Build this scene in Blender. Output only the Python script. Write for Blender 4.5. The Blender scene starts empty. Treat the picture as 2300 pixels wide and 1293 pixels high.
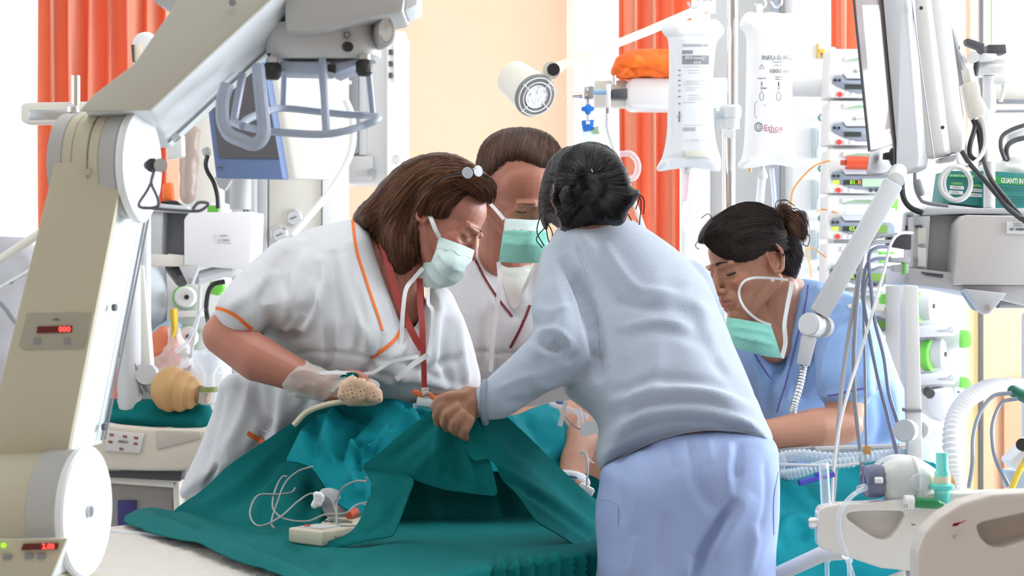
import bpy, bmesh, math, random
import numpy as np
from mathutils import Vector, Matrix, Quaternion, noise
from mathutils.bvhtree import BVHTree
from mathutils.geometry import delaunay_2d_cdt
PI = math.pi
scene = bpy.context.scene
COL = scene.collection
random.seed(7); rng = np.random.default_rng(7)

# ---------------------------------------------------------------- camera
FPX = 4344.4; CAMZ = 1.3; CX = 1150.0; CY = 646.5      # focal length in px of the 2300 px frame
cam_d = bpy.data.cameras.new('camera'); cam = bpy.data.objects.new('camera', cam_d); COL.objects.link(cam)
cam.location = (0, 0, CAMZ); cam.rotation_euler = (PI/2, 0, 0)
cam_d.sensor_width = 36.0; cam_d.lens = 68.0; cam_d.clip_end = 100
cam_d.dof.use_dof = True; cam_d.dof.focus_distance = 3.95; cam_d.dof.aperture_fstop = 10.0
scene.camera = cam
# ---------------------------------------------------------------- view, world, lights
vs = scene.view_settings
vs.view_transform = 'Standard'; vs.look = 'None'; vs.gamma = 1.0; vs.use_curve_mapping = False
vs.exposure = -0.08
world = bpy.data.worlds.new('world'); scene.world = world; world.use_nodes = True
bgn = world.node_tree.nodes['Background']
bgn.inputs[0].default_value = (0.93, 0.97, 1.0, 1); bgn.inputs[1].default_value = 2.2
def area(name, loc, target, sx, sy, power, color=(1,1,1)):
    l = bpy.data.lights.new(name, 'AREA'); l.shape = 'RECTANGLE'; l.size = sx; l.size_y = sy
    l.energy = power; l.color = color
    o = bpy.data.objects.new(name, l); COL.objects.link(o); o.location = loc
    o.rotation_euler = (Vector(target)-Vector(loc)).to_track_quat('-Z', 'Y').to_euler()
    return o
RX0, RX1, RY0, RY1, RZ = -3.6, 3.6, -2.2, 8.6, 3.1           # the ward
area('daylight_window_right', (RX1+.12, 5.2, 1.9), (0, 4.9, 1.3), 4.6, 1.9, 430, (.93,.97,1))
area('daylight_window_left', (RX0-.12, 3.2, 2.0), (0, 3.6, 1.2), 2.6, 1.7, 8, (.93,.97,1))
area('daylight_window_back', (0.2, RY1+.14, 2.0), (0.0, 4.0, 1.2), 6.4, 1.9, 100, (.95,.98,1))
area('added_ceiling_fill', (-0.3, 3.6, RZ-.03), (-.3, 3.6, 0), 1.2, 1.2, 17, (1,.98,.95))  # fill lamp added overhead, out of view
area('added_ceiling_fill', (0.2, 0.6, RZ-.03), (.2, .6, 0), 1.2, 0.6, 10, (1,.98,.95))  # second added fill, towards the camera side

# ---------------------------------------------------------------- projection of photo measurements into the room
def P(px, py, d): return Vector(((px-CX)*d/FPX, d, CAMZ-(py-CY)*d/FPX))
def U(px, d): return px*d/FPX
# ---------------------------------------------------------------- object bookkeeping
ORG = {}
def thing(name, label, cat, loc=(0,0,0), group=None):
    o = bpy.data.objects.new(name, None); COL.objects.link(o)
    o.location = loc; o.empty_display_size = .05
    o['label'] = label; o['category'] = cat
    if group: o['group'] = group
    ORG[o.name] = Vector(loc); return o
def tag(o, label=None, cat=None, group=None, kind=None):
    if label: o['label'] = label
    if cat: o['category'] = cat
    if group: o['group'] = group
    if kind: o['kind'] = kind
    return o
def link_mesh(name, me, mat, parent=None):
    o = bpy.data.objects.new(name, me); COL.objects.link(o)
    if mat is not None and len(me.materials) == 0: me.materials.append(mat)
    if parent is not None:
        org = ORG.get(parent.name, Vector((0,0,0)))
        me.transform(Matrix.Translation(-org)); o.parent = parent; ORG[o.name] = org
    return o
def copy_tree(o, parent=None):
    c = o.copy(); COL.objects.link(c)
    if parent: c.parent = parent
    for ch in list(o.children): copy_tree(ch, c)
    return c
# ---------------------------------------------------------------- materials
MATS = {}
def nd(nt, t, **kw):
    n = nt.nodes.new(t)
    for k, v in kw.items(): setattr(n, k, v)
    return n
def mat(name, col, rough=.5, metal=0, bump=0, bscale=60, var=0, vscale=8, spec=.5, alpha=1, emit=0, coat=0, sheen=0, trans=0, sss=0, attr=None, stretch=None, transl=0):
    if name in MATS: return MATS[name]
    m = bpy.data.materials.new(name); m.use_nodes = True; nt = m.node_tree
    b = nt.nodes['Principled BSDF']; b.inputs['Base Color'].default_value = (*col, 1)
    b.inputs['Roughness'].default_value = rough; b.inputs['Metallic'].default_value = metal
    b.inputs['Specular IOR Level'].default_value = spec
    b.inputs['Alpha'].default_value = alpha
    b.inputs['Coat Weight'].default_value = coat
    b.inputs['Sheen Weight'].default_value = sheen
    b.inputs['Transmission Weight'].default_value = trans
    b.inputs['Subsurface Weight'].default_value = sss
    if sss: b.inputs['Subsurface Radius'].default_value = (.02,.008,.004); b.inputs['Subsurface Scale'].default_value = .4
    if emit: b.inputs['Emission Color'].default_value = (*col, 1); b.inputs['Emission Strength'].default_value = emit
    tc = nd(nt, 'ShaderNodeTexCoord')
    src = tc.outputs['Object']
    if stretch:
        mp = nd(nt, 'ShaderNodeMapping'); mp.inputs['Scale'].default_value = stretch
        nt.links.new(src, mp.inputs['Vector']); src = mp.outputs['Vector']
    base = None
    if attr:
        at = nd(nt, 'ShaderNodeAttribute', attribute_name=attr); base = at.outputs['Color']
        nt.links.new(base, b.inputs['Base Color'])
    nz = nd(nt, 'ShaderNodeTexNoise'); nz.inputs['Scale'].default_value = vscale; nz.inputs['Detail'].default_value = 3
    nt.links.new(src, nz.inputs['Vector'])
    v = max(var, .02)
    mr = nd(nt, 'ShaderNodeMapRange'); mr.inputs['To Min'].default_value = 1-v; mr.inputs['To Max'].default_value = 1+v
    nt.links.new(nz.outputs['Fac'], mr.inputs['Value'])
    mx = nd(nt, 'ShaderNodeVectorMath', operation='SCALE')
    if base is not None: nt.links.new(base, mx.inputs[0])
    else: mx.inputs[0].default_value = col
    nt.links.new(mr.outputs['Result'], mx.inputs['Scale'])
    nt.links.new(mx.outputs['Vector'], b.inputs['Base Color'])
    if bump:
        n2 = nd(nt, 'ShaderNodeTexNoise'); n2.inputs['Scale'].default_value = bscale; n2.inputs['Detail'].default_value = 4
        nt.links.new(src, n2.inputs['Vector'])
        bp = nd(nt, 'ShaderNodeBump'); bp.inputs['Strength'].default_value = bump; bp.inputs['Distance'].default_value = .01
        nt.links.new(n2.outputs['Fac'], bp.inputs['Height']); nt.links.new(bp.outputs['Normal'], b.inputs['Normal'])
    if transl:
        out = nt.nodes['Material Output']; tr = nd(nt, 'ShaderNodeBsdfTranslucent'); tr.inputs[0].default_value = (*col, 1)
        ms = nd(nt, 'ShaderNodeMixShader'); ms.inputs[0].default_value = transl
        nt.links.new(b.outputs[0], ms.inputs[1]); nt.links.new(tr.outputs[0], ms.inputs[2]); nt.links.new(ms.outputs[0], out.inputs[0])
    MATS[name] = m; return m
def clear_mat(name, col, opacity=.3, rough=.1):
    """thin clear plastic: part transparent, part glossy/diffuse"""
    if name in MATS: return MATS[name]
    m = bpy.data.materials.new(name); m.use_nodes = True; nt = m.node_tree
    b = nt.nodes['Principled BSDF']; b.inputs['Base Color'].default_value = (*col, 1); b.inputs['Roughness'].default_value = rough
    out = nt.nodes['Material Output']; tr = nd(nt, 'ShaderNodeBsdfTransparent'); tr.inputs[0].default_value = (.97,.98,1,1)
    fr = nd(nt, 'ShaderNodeLayerWeight'); fr.inputs['Blend'].default_value = .35
    mr = nd(nt, 'ShaderNodeMapRange'); mr.inputs['To Min'].default_value = opacity; mr.inputs['To Max'].default_value = min(1, opacity+.45)
    ms = nd(nt, 'ShaderNodeMixShader')
    nt.links.new(fr.outputs['Facing'], mr.inputs['Value']); nt.links.new(mr.outputs['Result'], ms.inputs[0])
    nt.links.new(tr.outputs[0], ms.inputs[1]); nt.links.new(b.outputs[0], ms.inputs[2]); nt.links.new(ms.outputs[0], out.inputs[0])
    MATS[name] = m; return m
# ---------------------------------------------------------------- mesh builder
class MB:
    def __init__(s): s.bm = bmesh.new()
    def _join(s, b2, M=None):
        if M is not None: bmesh.ops.transform(b2, matrix=M, verts=b2.verts)
        me = bpy.data.meshes.new('t'); b2.to_mesh(me); b2.free(); s.bm.from_mesh(me); bpy.data.meshes.remove(me); return s
    def box(s, c, size, rot=(0,0,0), bev=0, seg=2, R=None):
        b = bmesh.new(); bmesh.ops.create_cube(b, size=1.0)
        bmesh.ops.scale(b, vec=size, verts=b.verts)
        if bev: bmesh.ops.bevel(b, geom=list(b.edges), offset=bev, segments=seg, affect='EDGES', profile=.5)
        from mathutils import Euler
        RM = R.to_4x4() if R is not None else Euler(rot).to_matrix().to_4x4()
        return s._join(b, Matrix.Translation(Vector(c)) @ RM)
    def poly3(s, loop0, loop1, bev=0, seg=2):
        """closed solid between two 3D loops"""
        b = bmesh.new(); n = len(loop0)
        v0 = [b.verts.new(p) for p in loop0]; v1 = [b.verts.new(p) for p in loop1]
        b.faces.new(v0); b.faces.new(list(reversed(v1)))
        for i in range(n): b.faces.new((v0[i], v1[i], v1[(i+1)%n], v0[(i+1)%n]))
        bmesh.ops.recalc_face_normals(b, faces=b.faces)
        if bev: bmesh.ops.bevel(b, geom=list(b.edges), offset=bev, segments=seg, affect='EDGES', profile=.5)
        return s._join(b)
    def prism(s, pts, d, thick, bev=0, seg=2, dx=0, dz=0):
        """front outline given by photo measurements at distance d, extruded straight back by thick (m)"""
        l0 = [P(x, y, d) for x, y in pts]; off = Vector((dx, thick, dz))
        return s.poly3(l0, [p+off for p in l0], bev, seg)
    def ell(s, c, r, R=None, u=24, v=14):
        b = bmesh.new(); bmesh.ops.create_uvsphere(b, u_segments=u, v_segments=v, radius=1)
        M = Matrix.Translation(Vector(c)) @ (R.to_4x4() if R is not None else Matrix.Identity(4)) @ Matrix.Diagonal((*r, 1))
        return s._join(b, M)
    def cyl(s, p0, p1, r0, r1=None, n=20, cap=True, bev=0):
        p0, p1 = Vector(p0), Vector(p1); r1 = r0 if r1 is None else r1
        b = bmesh.new(); L = (p1-p0).length
        bmesh.ops.create_cone(b, cap_ends=cap, segments=n, radius1=r0, radius2=r1, depth=L)
        if bev: bmesh.ops.bevel(b, geom=[e for e in b.edges if len(e.link_faces)==2 and any(len(f.verts)>4 for f in e.link_faces)], offset=bev, segments=2, affect='EDGES')
        q = (p1-p0).to_track_quat('Z', 'Y')
        return s._join(b, Matrix.Translation((p0+p1)/2) @ q.to_matrix().to_4x4())
    def tube(s, pts, r, n=8, closed=False):
        pts = [Vector(p) for p in pts]; m = len(pts); rs = r if hasattr(r, '__len__') else [r]*m
        b = bmesh.new(); rings = []; prev = None
        for i, p in enumerate(pts):
            if closed: t = pts[(i+1)%m]-pts[i-1]
            else: t = pts[min(i+1, m-1)]-pts[max(i-1, 0)]
            t = t.normalized() if t.length > 1e-9 else Vector((0,0,1))
            if prev is None:
                a = Vector((0,0,1)) if abs(t.z) < .9 else Vector((1,0,0)); x = t.cross(a).normalized()
            else:
                x = (prev - t*prev.dot(t)); x = x.normalized() if x.length > 1e-6 else prev
            prev = x; y = t.cross(x)
            rings.append([b.verts.new(p + (x*math.cos(2*PI*k/n)+y*math.sin(2*PI*k/n))*rs[i]) for k in range(n)])
        M = m if closed else m-1
        for i in range(M):
            a, c = rings[i], rings[(i+1)%m]
            for k in range(n): b.faces.new((a[k], a[(k+1)%n], c[(k+1)%n], c[k]))
        if not closed: b.faces.new(list(reversed(rings[0]))); b.faces.new(rings[-1])
        return s._join(b)
    def lathe(s, prof, o, axis=(0,0,1), n=32):
        """prof: list of (r, h) along axis"""
        b = bmesh.new(); rings = []
        for r, h in prof: rings.append([b.verts.new((max(r,1e-5)*math.cos(2*PI*k/n), max(r,1e-5)*math.sin(2*PI*k/n), h)) for k in range(n)])
        for a, c in zip(rings, rings[1:]):
            for k in range(n): b.faces.new((a[k], a[(k+1)%n], c[(k+1)%n], c[k]))
        b.faces.new(list(reversed(rings[0]))); b.faces.new(rings[-1])
        bmesh.ops.recalc_face_normals(b, faces=b.faces)
        q = Vector(axis).to_track_quat('Z', 'Y')
        return s._join(b, Matrix.Translation(Vector(o)) @ q.to_matrix().to_4x4())
    def raw(s, verts, faces):
        b = bmesh.new(); vs_ = [b.verts.new(v) for v in verts]
        for f in faces:
            try: b.faces.new([vs_[i] for i in f])
            except ValueError: pass
        return s._join(b)
    def mesh(s, ang=35):
        me = bpy.data.meshes.new('m'); s.bm.to_mesh(me); s.bm.free()
        if len(me.polygons):
            me.polygons.foreach_set('use_smooth', [True]*len(me.polygons)); me.set_sharp_from_angle(angle=math.radians(ang))
        return me
    def build(s, name, m, parent=None, ang=35):
        return link_mesh(name, s.mesh(ang), m, parent)
def spline(pts, n=8, closed=False):
    pts = [Vector(p) for p in pts]; out = []; m = len(pts)
    rng_ = range(m if closed else m-1)
    for i in rng_:
        p0 = pts[i-1] if (closed or i > 0) else pts[i]*2-pts[i+1]
        p1, p2 = pts[i], pts[(i+1)%m]
        p3 = pts[(i+2)%m] if (closed or i+2 < m) else p2*2-p1
        for k in range(n):
            t = k/n
            out.append(.5*((2*p1)+(p2-p0)*t+(2*p0-5*p1+4*p2-p3)*t*t+(3*p1-p0-3*p2+p3)*t**3))
    if not closed: out.append(pts[-1].copy())
    return out
def cable(name, pts, r, m, parent=None, n=8, seg=8, px=True):
    q = [P(*p) for p in pts] if px else [Vector(p) for p in pts]
    return MB().tube(spline(q, seg), r, n).build(name, m, parent)
# ---------------------------------------------------------------- soft shapes
def smooth_poly(pts, step=10, closed=True):
    v = spline([Vector((x, y, 0)) for x, y in pts], 6, closed)
    a = np.array([(p.x, p.y) for p in v])
    if closed: a = np.vstack([a, a[:1]])
    L = np.r_[0, np.cumsum(np.hypot(*np.diff(a, axis=0).T))]; n = max(8, int(L[-1]/step))
    t = np.linspace(0, L[-1], n, endpoint=not closed)
    return np.c_[np.interp(t, L, a[:,0]), np.interp(t, L, a[:,1])]
def line_dist(q, poly, closed=False):
    """distance of q (n,2) to polyline and arc parameter"""
    a = np.asarray(poly, float); b = np.roll(a, -1, 0) if closed else a[1:]; a = a if closed else a[:-1]
    best = np.full(len(q), 1e9); par = np.zeros(len(q)); side = np.zeros(len(q)); n = len(a)
    for i in range(n):
        ab = b[i]-a[i]; l2 = max(ab@ab, 1e-9); t = np.clip(((q-a[i])@ab)/l2, 0, 1)
        dv = q-a[i]-t[:,None]*ab; d = np.hypot(dv[:,0], dv[:,1]); m = d < best
        best[m] = d[m]; par[m] = ((i+t)/n)[m]; side[m] = np.sign(ab[0]*dv[:,1]-ab[1]*dv[:,0])[m]
    return best, par, side
def inside(q, poly):
    x, y = q[:,0], q[:,1]; r = np.zeros(len(q), bool); n = len(poly)
    for i in range(n):
        x0, y0 = poly[i]; x1, y1 = poly[(i+1)%n]
        if y0 == y1: continue
        c = ((y0 > y) != (y1 > y)) & (x < (x1-x0)*(y-y0)/(y1-y0)+x0); r ^= c
    return r
def tps(ctrl, reg=1e-6):
    """smooth interpolation of 1/d over the picture plane; planes stay planes"""
    c = np.array(ctrl, float); X = c[:,:2]/1000; v = 1/c[:,2]; n = len(c)
    if n == 1: return lambda q: np.full(len(q), c[0,2])
    if n == 2:
        ax = X[1]-X[0]; l2 = ax@ax
        return lambda q: 1/(v[0]+(v[1]-v[0])*((q/1000-X[0])@ax)/l2)
    def K(r): return np.where(r > 1e-9, r*r*np.log(np.maximum(r, 1e-9)), 0)
    D = np.hypot(X[:,None,0]-X[None,:,0], X[:,None,1]-X[None,:,1])
    A = np.zeros((n+3, n+3)); A[:n,:n] = K(D)+np.eye(n)*reg; A[:n,n] = 1; A[:n,n+1:] = X; A[n,:n] = 1; A[n+1:,:n] = X.T
    w = np.linalg.lstsq(A, np.r_[v, 0, 0, 0], rcond=None)[0]
    def f(q):
        q = q/1000; D = np.hypot(q[:,None,0]-X[None,:,0], q[:,None,1]-X[None,:,1])
        return 1/np.clip(K(D)@w[:n]+w[n]+q@w[n+1:], .05, 5)
    return f
def tri2d(poly, step, rings=()):
    poly = np.asarray(poly, float)
    x0, y0 = poly.min(0); x1, y1 = poly.max(0)
    gx, gy = np.meshgrid(np.arange(x0, x1, step), np.arange(y0, y1, step*.87)); gx[1::2] += step/2
    g = np.c_[gx.ravel(), gy.ravel()]; g = g[inside(g, poly)]
    d = line_dist(g, poly, True)[0]; lim = (max(rings) if rings else 0)+step*.55; g = g[d > lim]
    ex = []
    if rings:
        t = np.roll(poly, -1, 0)-np.roll(poly, 1, 0); nn = np.c_[-t[:,1], t[:,0]]/np.maximum(np.hypot(*t.T), 1e-9)[:,None]
        for r in rings:
            for s in (1, -1):
                c = poly+nn*r*s; c = c[inside(c, poly)]
                if len(c): dd = line_dist(c, poly, True)[0]; ex.append(c[dd > r*.8])
    pts = np.vstack([poly]+ex+[g]) if ex else np.vstack([poly, g])
    res = delaunay_2d_cdt([Vector(p) for p in pts], [], [list(range(len(poly)))], 1, 1e-4)
    v = np.array([(p.x, p.y) for p in res[0]]); f = [t for t in res[2]]
    return v, f
def proj(p, d):
    return np.c_[(p[:,0]-CX)*d/FPX, d, CAMZ-(p[:,1]-CY)*d/FPX]
def inflate(poly, ctrl, T, E, step=12, sm=True, power=.5, back=1.0, over=None, lift=.006):
    """closed rounded body whose rim is the outline; ctrl gives the distance of its middle plane"""
    if sm: poly = smooth_poly(poly, step)
    v, f = tri2d(poly, step, (step*.25, step*.6))
    e = line_dist(v, poly, True)[0]; k = np.clip(e/E, 0, 1); t = T*np.power(np.maximum(1-(1-k)**2, 0), power)
    dc = ctrl(v) if callable(ctrl) else tps(ctrl)(v)
    rim = e < 1e-3*step; df, db = dc-t, dc+t*back
    if over is not None:                    # lie over what is underneath
        for i, (x, y) in enumerate(v):
            best = None
            for b in over:
                h, _ = hit(b, x, y)
                if h is not None and (best is None or h.y < best): best = h.y
            if best is not None:
                f_ = best-.0008-lift*min(1, e[i]/18)**.6
                if rim[i]: df[i] = min(df[i], best-.0005)
                elif f_ < df[i]: df[i] = f_
                db[i] = max(db[i], df[i]+.012)
    A = proj(v, df); B = proj(v, db); n = len(v)
    idx = np.where(rim, np.arange(n), np.arange(n)+n)
    verts = np.vstack([A, B]); faces = [tuple(x) for x in f]+[tuple(idx[i] for i in reversed(x)) for x in f]
    return verts, faces
def capsule(p0, r0, p1, r1, n=18, sq=1.0):
    """tapered capsule shell"""
    m = MB(); p0, p1 = Vector(p0), Vector(p1); ax = p1-p0; L = ax.length
    prof = [(r0*math.cos(a), r0*math.sin(a)) for a in np.linspace(-PI/2, 0, 6)]
    prof += [(r1*math.cos(a), L+r1*math.sin(a)) for a in np.linspace(0, PI/2, 6)]
    return m.lathe(prof, p0, ax if L > 1e-6 else (0,0,1), n)
def fuse(pieces, vox=.006, sm=4, fac=.5):
    """one continuous surface from overlapping closed shells"""
    bm = bmesh.new()
    for p in pieces:
        if isinstance(p, MB): me = p.mesh()
        else:
            me = bpy.data.meshes.new('t'); me.from_pydata([tuple(map(float, v)) for v in p[0]], [], [tuple(map(int, f)) for f in p[1]])
        bm.from_mesh(me); bpy.data.meshes.remove(me)
    bmesh.ops.remove_doubles(bm, verts=bm.verts, dist=1e-5)
    me = bpy.data.meshes.new('t'); bm.to_mesh(me); bm.free()
    o = bpy.data.objects.new('tmp', me); COL.objects.link(o)
    r = o.modifiers.new('r', 'REMESH'); r.mode = 'VOXEL'; r.voxel_size = vox; r.use_smooth_shade = True
    if sm: s = o.modifiers.new('s', 'SMOOTH'); s.iterations = sm; s.factor = fac
    bpy.context.view_layer.update()
    dg = bpy.context.evaluated_depsgraph_get(); dg.update()
    out = bpy.data.meshes.new_from_object(o.evaluated_get(dg))
    bpy.data.objects.remove(o); bpy.data.meshes.remove(me)
    out.polygons.foreach_set('use_smooth', [True]*len(out.polygons))
    return out
def co_of(me):
    a = np.empty(len(me.vertices)*3); me.vertices.foreach_get('co', a); return a.reshape(-1, 3)
def no_of(me):
    a = np.empty(len(me.vertices)*3); me.vertex_normals.foreach_get('vector', a); return a.reshape(-1, 3)
def set_co(me, c): me.vertices.foreach_set('co', c.ravel()); me.update()
def topx(c): return np.c_[CX+c[:,0]*FPX/c[:,1], CY-(c[:,2]-CAMZ)*FPX/c[:,1]]
def crease(me, strokes, facing=True):
    """strokes: (points, width px, height m[, sharp]) raised (+) or sunk (-) folds on the side the points are measured on"""
    c = co_of(me); n = no_of(me); q = topx(c); dsp = np.zeros(len(c))
    f = np.clip(-n[:,1]*2.5+.3, 0, 1) if facing else 1
    for st in strokes:
        pts, w, h = st[:3]; pp = smooth_poly(pts, 8, False) if len(pts) > 2 else np.array(pts, float)
        lo = pp.min(0)-3*w; hi = pp.max(0)+3*w; m = np.where(((q > lo)&(q < hi)).all(1))[0]
        if not len(m): continue
        d, t, sd = line_dist(q[m], pp); taper = np.clip(np.minimum(t, 1-t)*5, 0, 1)**.6
        k = st[3] if len(st) > 3 else 0
        if k: prof = np.where(sd*k > 0, np.exp(-(d/(w*.4))**2), np.exp(-(d/(w*1.3))**2))
        else: prof = np.exp(-(d/w)**2)
        dsp[m] += h*prof*taper
    set_co(me, c+n*(dsp*f)[:,None]); return me
def wrinkle(me, amp=.003, scale=9, seed=0, ridged=True, stretch=(1,1,1)):
    c = co_of(me); n = no_of(me); s = Vector(stretch)
    o = Vector((seed*3.1, seed*1.7, seed*.9)); d = np.empty(len(c))
    for i, p in enumerate(c):
        v = Vector((p[0]*s.x, p[1]*s.y, p[2]*s.z))*scale+o
        a = noise.noise(v); 
        if ridged: a = (1-abs(a)*2.2)**2*.6-.3+noise.noise(v*2.1)*.25
        d[i] = a*amp
    set_co(me, c+n*d[:,None]); return me
def sheet(poly, ctrl, strokes=(), step=9, thick=.0022, sm=True, wr=0, wscale=12, seed=0):
    """cloth over a measured outline; returns mesh of a thin solid"""
    if sm: poly = smooth_poly(poly, step)
    v, f = tri2d(poly, step)
    dc = ctrl(v) if callable(ctrl) else tps(ctrl)(v)
    me = bpy.data.meshes.new('s'); me.from_pydata([tuple(x) for x in proj(v, dc)], [], [tuple(x) for x in f])
    bm = bmesh.new(); bm.from_mesh(me); bmesh.ops.recalc_face_normals(bm, faces=bm.faces)
    bm.normal_update()
    if sum(fc.normal.y*fc.calc_area() for fc in bm.faces) > 0:
        for fc in bm.faces: fc.normal_flip()
    bm.to_mesh(me); bm.free()
    me.update()
    if strokes: crease(me, strokes, False)
    if wr: wrinkle(me, wr, wscale, seed)
    c = co_of(me); n = no_of(me); N = len(c)
    bd = {}
    for p in me.polygons:
        vs_ = list(p.vertices)
        for a, b in zip(vs_, vs_[1:]+vs_[:1]):
            bd[(a, b)] = 1
    F_ = [tuple(p.vertices) for p in me.polygons]
    F2 = F_+[tuple(i+N for i in reversed(x)) for x in F_]+[(b, a, a+N, b+N) for (a, b) in bd if (b, a) not in bd]
    bpy.data.meshes.remove(me)
    out = bpy.data.meshes.new('s'); out.from_pydata([tuple(x) for x in np.vstack([c, c-n*thick])], [], F2)
    out.polygons.foreach_set('use_smooth', [True]*len(out.polygons)); out.set_sharp_from_angle(angle=math.radians(60))
    return out
def bvh_of(*mes):
    vs_, fs = [], []
    for me in mes:
        k = len(vs_); vs_ += [v.co.copy() for v in me.vertices]; fs += [tuple(i+k for i in p.vertices) for p in me.polygons]
    return BVHTree.FromPolygons(vs_, fs)
CAMP = Vector((0, 0, CAMZ))
def hit(bvh, px, py):
    r = bvh.ray_cast(CAMP, (P(px, py, 1)-CAMP).normalized())
    return (r[0], r[1]) if r[0] is not None else (None, None)
def ribbon(bvh, pts, wpx, lift=.0012, thick=.001, d0=4.0, step=7):
    """flat band lying on a surface"""
    q = smooth_poly(pts, step, False); rows = []; last = None
    for x, y in q:
        h, n = hit(bvh, x, y)
        if h is None:
            if last is None: continue
            h = P(x, y, last[0].y); n = last[1]
        if n.y > 0: n = -n
        last = (h, n); rows.append((h, n))
    if len(rows) < 2: return MB()
    pts3 = [r[0] for r in rows]
    for _ in range(2): pts3 = [pts3[0]]+[(pts3[i-1]+pts3[i]*2+pts3[i+1])/4 for i in range(1, len(pts3)-1)]+[pts3[-1]]
    V, F_ = [], []; m = len(rows)
    for i in range(m):
        t = (pts3[min(i+1, m-1)]-pts3[max(i-1, 0)]).normalized(); n = rows[i][1]
        a = t.cross(n); a = a.normalized() if a.length > 1e-5 else Vector((1,0,0))
        w = U(wpx, pts3[i].y)/2; o = pts3[i]+n*lift
        V += [o-a*w, o+a*w, o+a*w+n*thick, o-a*w+n*thick]
    for i in range(m-1):
        for k in range(4): F_.append((i*4+k, i*4+(k+1)%4, i*4+4+(k+1)%4, i*4+4+k))
    F_ += [(3,2,1,0), tuple(4*(m-1)+k for k in range(4))]
    return MB().raw(V, F_)
def text_mesh(s, size, ext=.0004, align='CENTER', bold=False):
    cu = bpy.data.curves.new('txt', 'FONT'); cu.body = s; cu.size = size; cu.extrude = ext; cu.align_x = align; cu.align_y = 'CENTER'
    cu.resolution_u = 2
    if bold: cu.offset = size*.02
    o = bpy.data.objects.new('txt', cu); COL.objects.link(o); bpy.context.view_layer.update()
    me = bpy.data.meshes.new_from_object(o.evaluated_get(bpy.context.evaluated_depsgraph_get()))
    bpy.data.objects.remove(o); bpy.data.curves.remove(cu); return me
def text(name, s, px, py, d, hpx, m, parent, yaw=0, align='CENTER', bold=False, squeeze=1, roll=0, mirror=False, tilt=0):
    me = text_mesh(s, U(hpx, d)*1.35, U(.4, d), align, bold)
    M = Matrix.Translation(P(px, py, d)) @ Matrix.Rotation(yaw, 4, 'Z') @ Matrix.Rotation(roll, 4, 'Y') @ Matrix.Rotation(PI/2+tilt, 4, 'X') @ Matrix.Diagonal((-squeeze if mirror else squeeze, 1, 1, 1))
    me.transform(M); return link_mesh(name, me, m, parent)
def struct(o): o['kind'] = 'structure'; return o
# ---------------------------------------------------------------- materials used throughout
M_peach = mat('peach_wall_paint', (.90,.50,.30), .8, bump=.1, bscale=220, var=.03)
M_peachlite = mat('pale_peach_wall_panel', (.80,.58,.41), .8, bump=.05, bscale=200, var=.03)
M_yellow = mat('yellow_wall_strip', (.95,.80,.42), .7)
M_white = mat('white_paint', (.88,.88,.88), .5)
M_ceil = mat('ceiling_tile_white', (.85,.85,.83), .9, bump=.2, bscale=150)
M_floor = mat('pale_vinyl_floor', (.68,.70,.70), .35, var=.05)
M_curtain = mat('orange_curtain_cloth', (.93,.46,.31), .8, bump=.1, bscale=300, var=.06, transl=.38)
M_dark = mat('black_plastic', (.015,.015,.017), .45)
M_dgrey = mat('dark_grey_plastic', (.07,.07,.08), .5)
M_grey = mat('mid_grey_plastic', (.27,.28,.30), .5)
M_lgrey = mat('light_grey_plastic', (.55,.56,.58), .5)
M_wplast = mat('white_moulded_plastic', (.78,.78,.78), .38)
M_cream = mat('cream_plastic', (.74,.71,.64), .4)
M_beige = mat('beige_enamel', (.58,.54,.41), .5, var=.03, vscale=5)
M_greyenamel = mat('grey_enamel', (.50,.50,.49), .5)
M_whiteenamel = mat('white_enamel', (.88,.91,.94), .4)
M_chrome = mat('chrome', (.75,.76,.78), .12, metal=1)
M_steel = mat('brushed_steel', (.55,.56,.58), .32, metal=1)
M_bluegrey = mat('blue_grey_enamel', (.37,.42,.53), .35)
M_blueplast = mat('slate_blue_plastic', (.13,.19,.36), .5)
M_screen = mat('grey_screen_glass', (.10,.10,.11), .22)
M_green = mat('lime_green_plastic', (.18,.62,.08), .45)
M_red = mat('red_plastic', (.7,.06,.04), .45)
M_orangeband = mat('orange_piping', (.85,.18,.03), .7)
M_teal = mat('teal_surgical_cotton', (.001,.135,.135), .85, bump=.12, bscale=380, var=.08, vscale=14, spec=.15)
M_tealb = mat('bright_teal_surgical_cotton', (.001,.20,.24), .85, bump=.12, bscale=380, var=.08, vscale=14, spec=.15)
M_tunic = mat('white_uniform_cotton', (.62,.63,.66), .85, bump=.10, bscale=300, var=.02)
M_fleece = mat('pale_blue_fleece', (.35,.41,.505), .95, bump=.35, bscale=420, var=.05, sheen=.5)
M_trouser = mat('lavender_blue_cotton', (.29,.37,.61), .85, bump=.1, bscale=300, var=.03)
M_scrub = mat('light_blue_scrub_cotton', (.30,.47,.80), .85, bump=.1, bscale=300, var=.03)
M_skin = mat('skin', (.50,.25,.17), .45, bump=.06, bscale=260, var=.08, vscale=30, attr='Col', sss=.08)
M_mask = mat('mint_mask_paper', (.26,.66,.56), .75, bump=.08, bscale=200, var=.05)
M_maskw = mat('pale_mask_paper', (.62,.76,.74), .75, bump=.08, bscale=200)
M_strap = mat('white_strap_cloth', (.80,.82,.84), .8)
M_hair = mat('hair_strands', (.06,.03,.02), .5, attr='Col', spec=.3, var=.1, vscale=30)
M_lanyard = mat('dark_red_lanyard', (.32,.025,.02), .6)
M_glove = clear_mat('clear_vinyl_glove', (.85,.83,.80), .32, .3)
M_mattress = mat('white_quilted_mattress', (.66,.61,.56), .85, bump=.9, bscale=26, var=.04)
M_cable = mat('grey_cable', (.22,.23,.26), .5)
M_cablew = mat('white_cable', (.72,.72,.72), .5)
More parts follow.
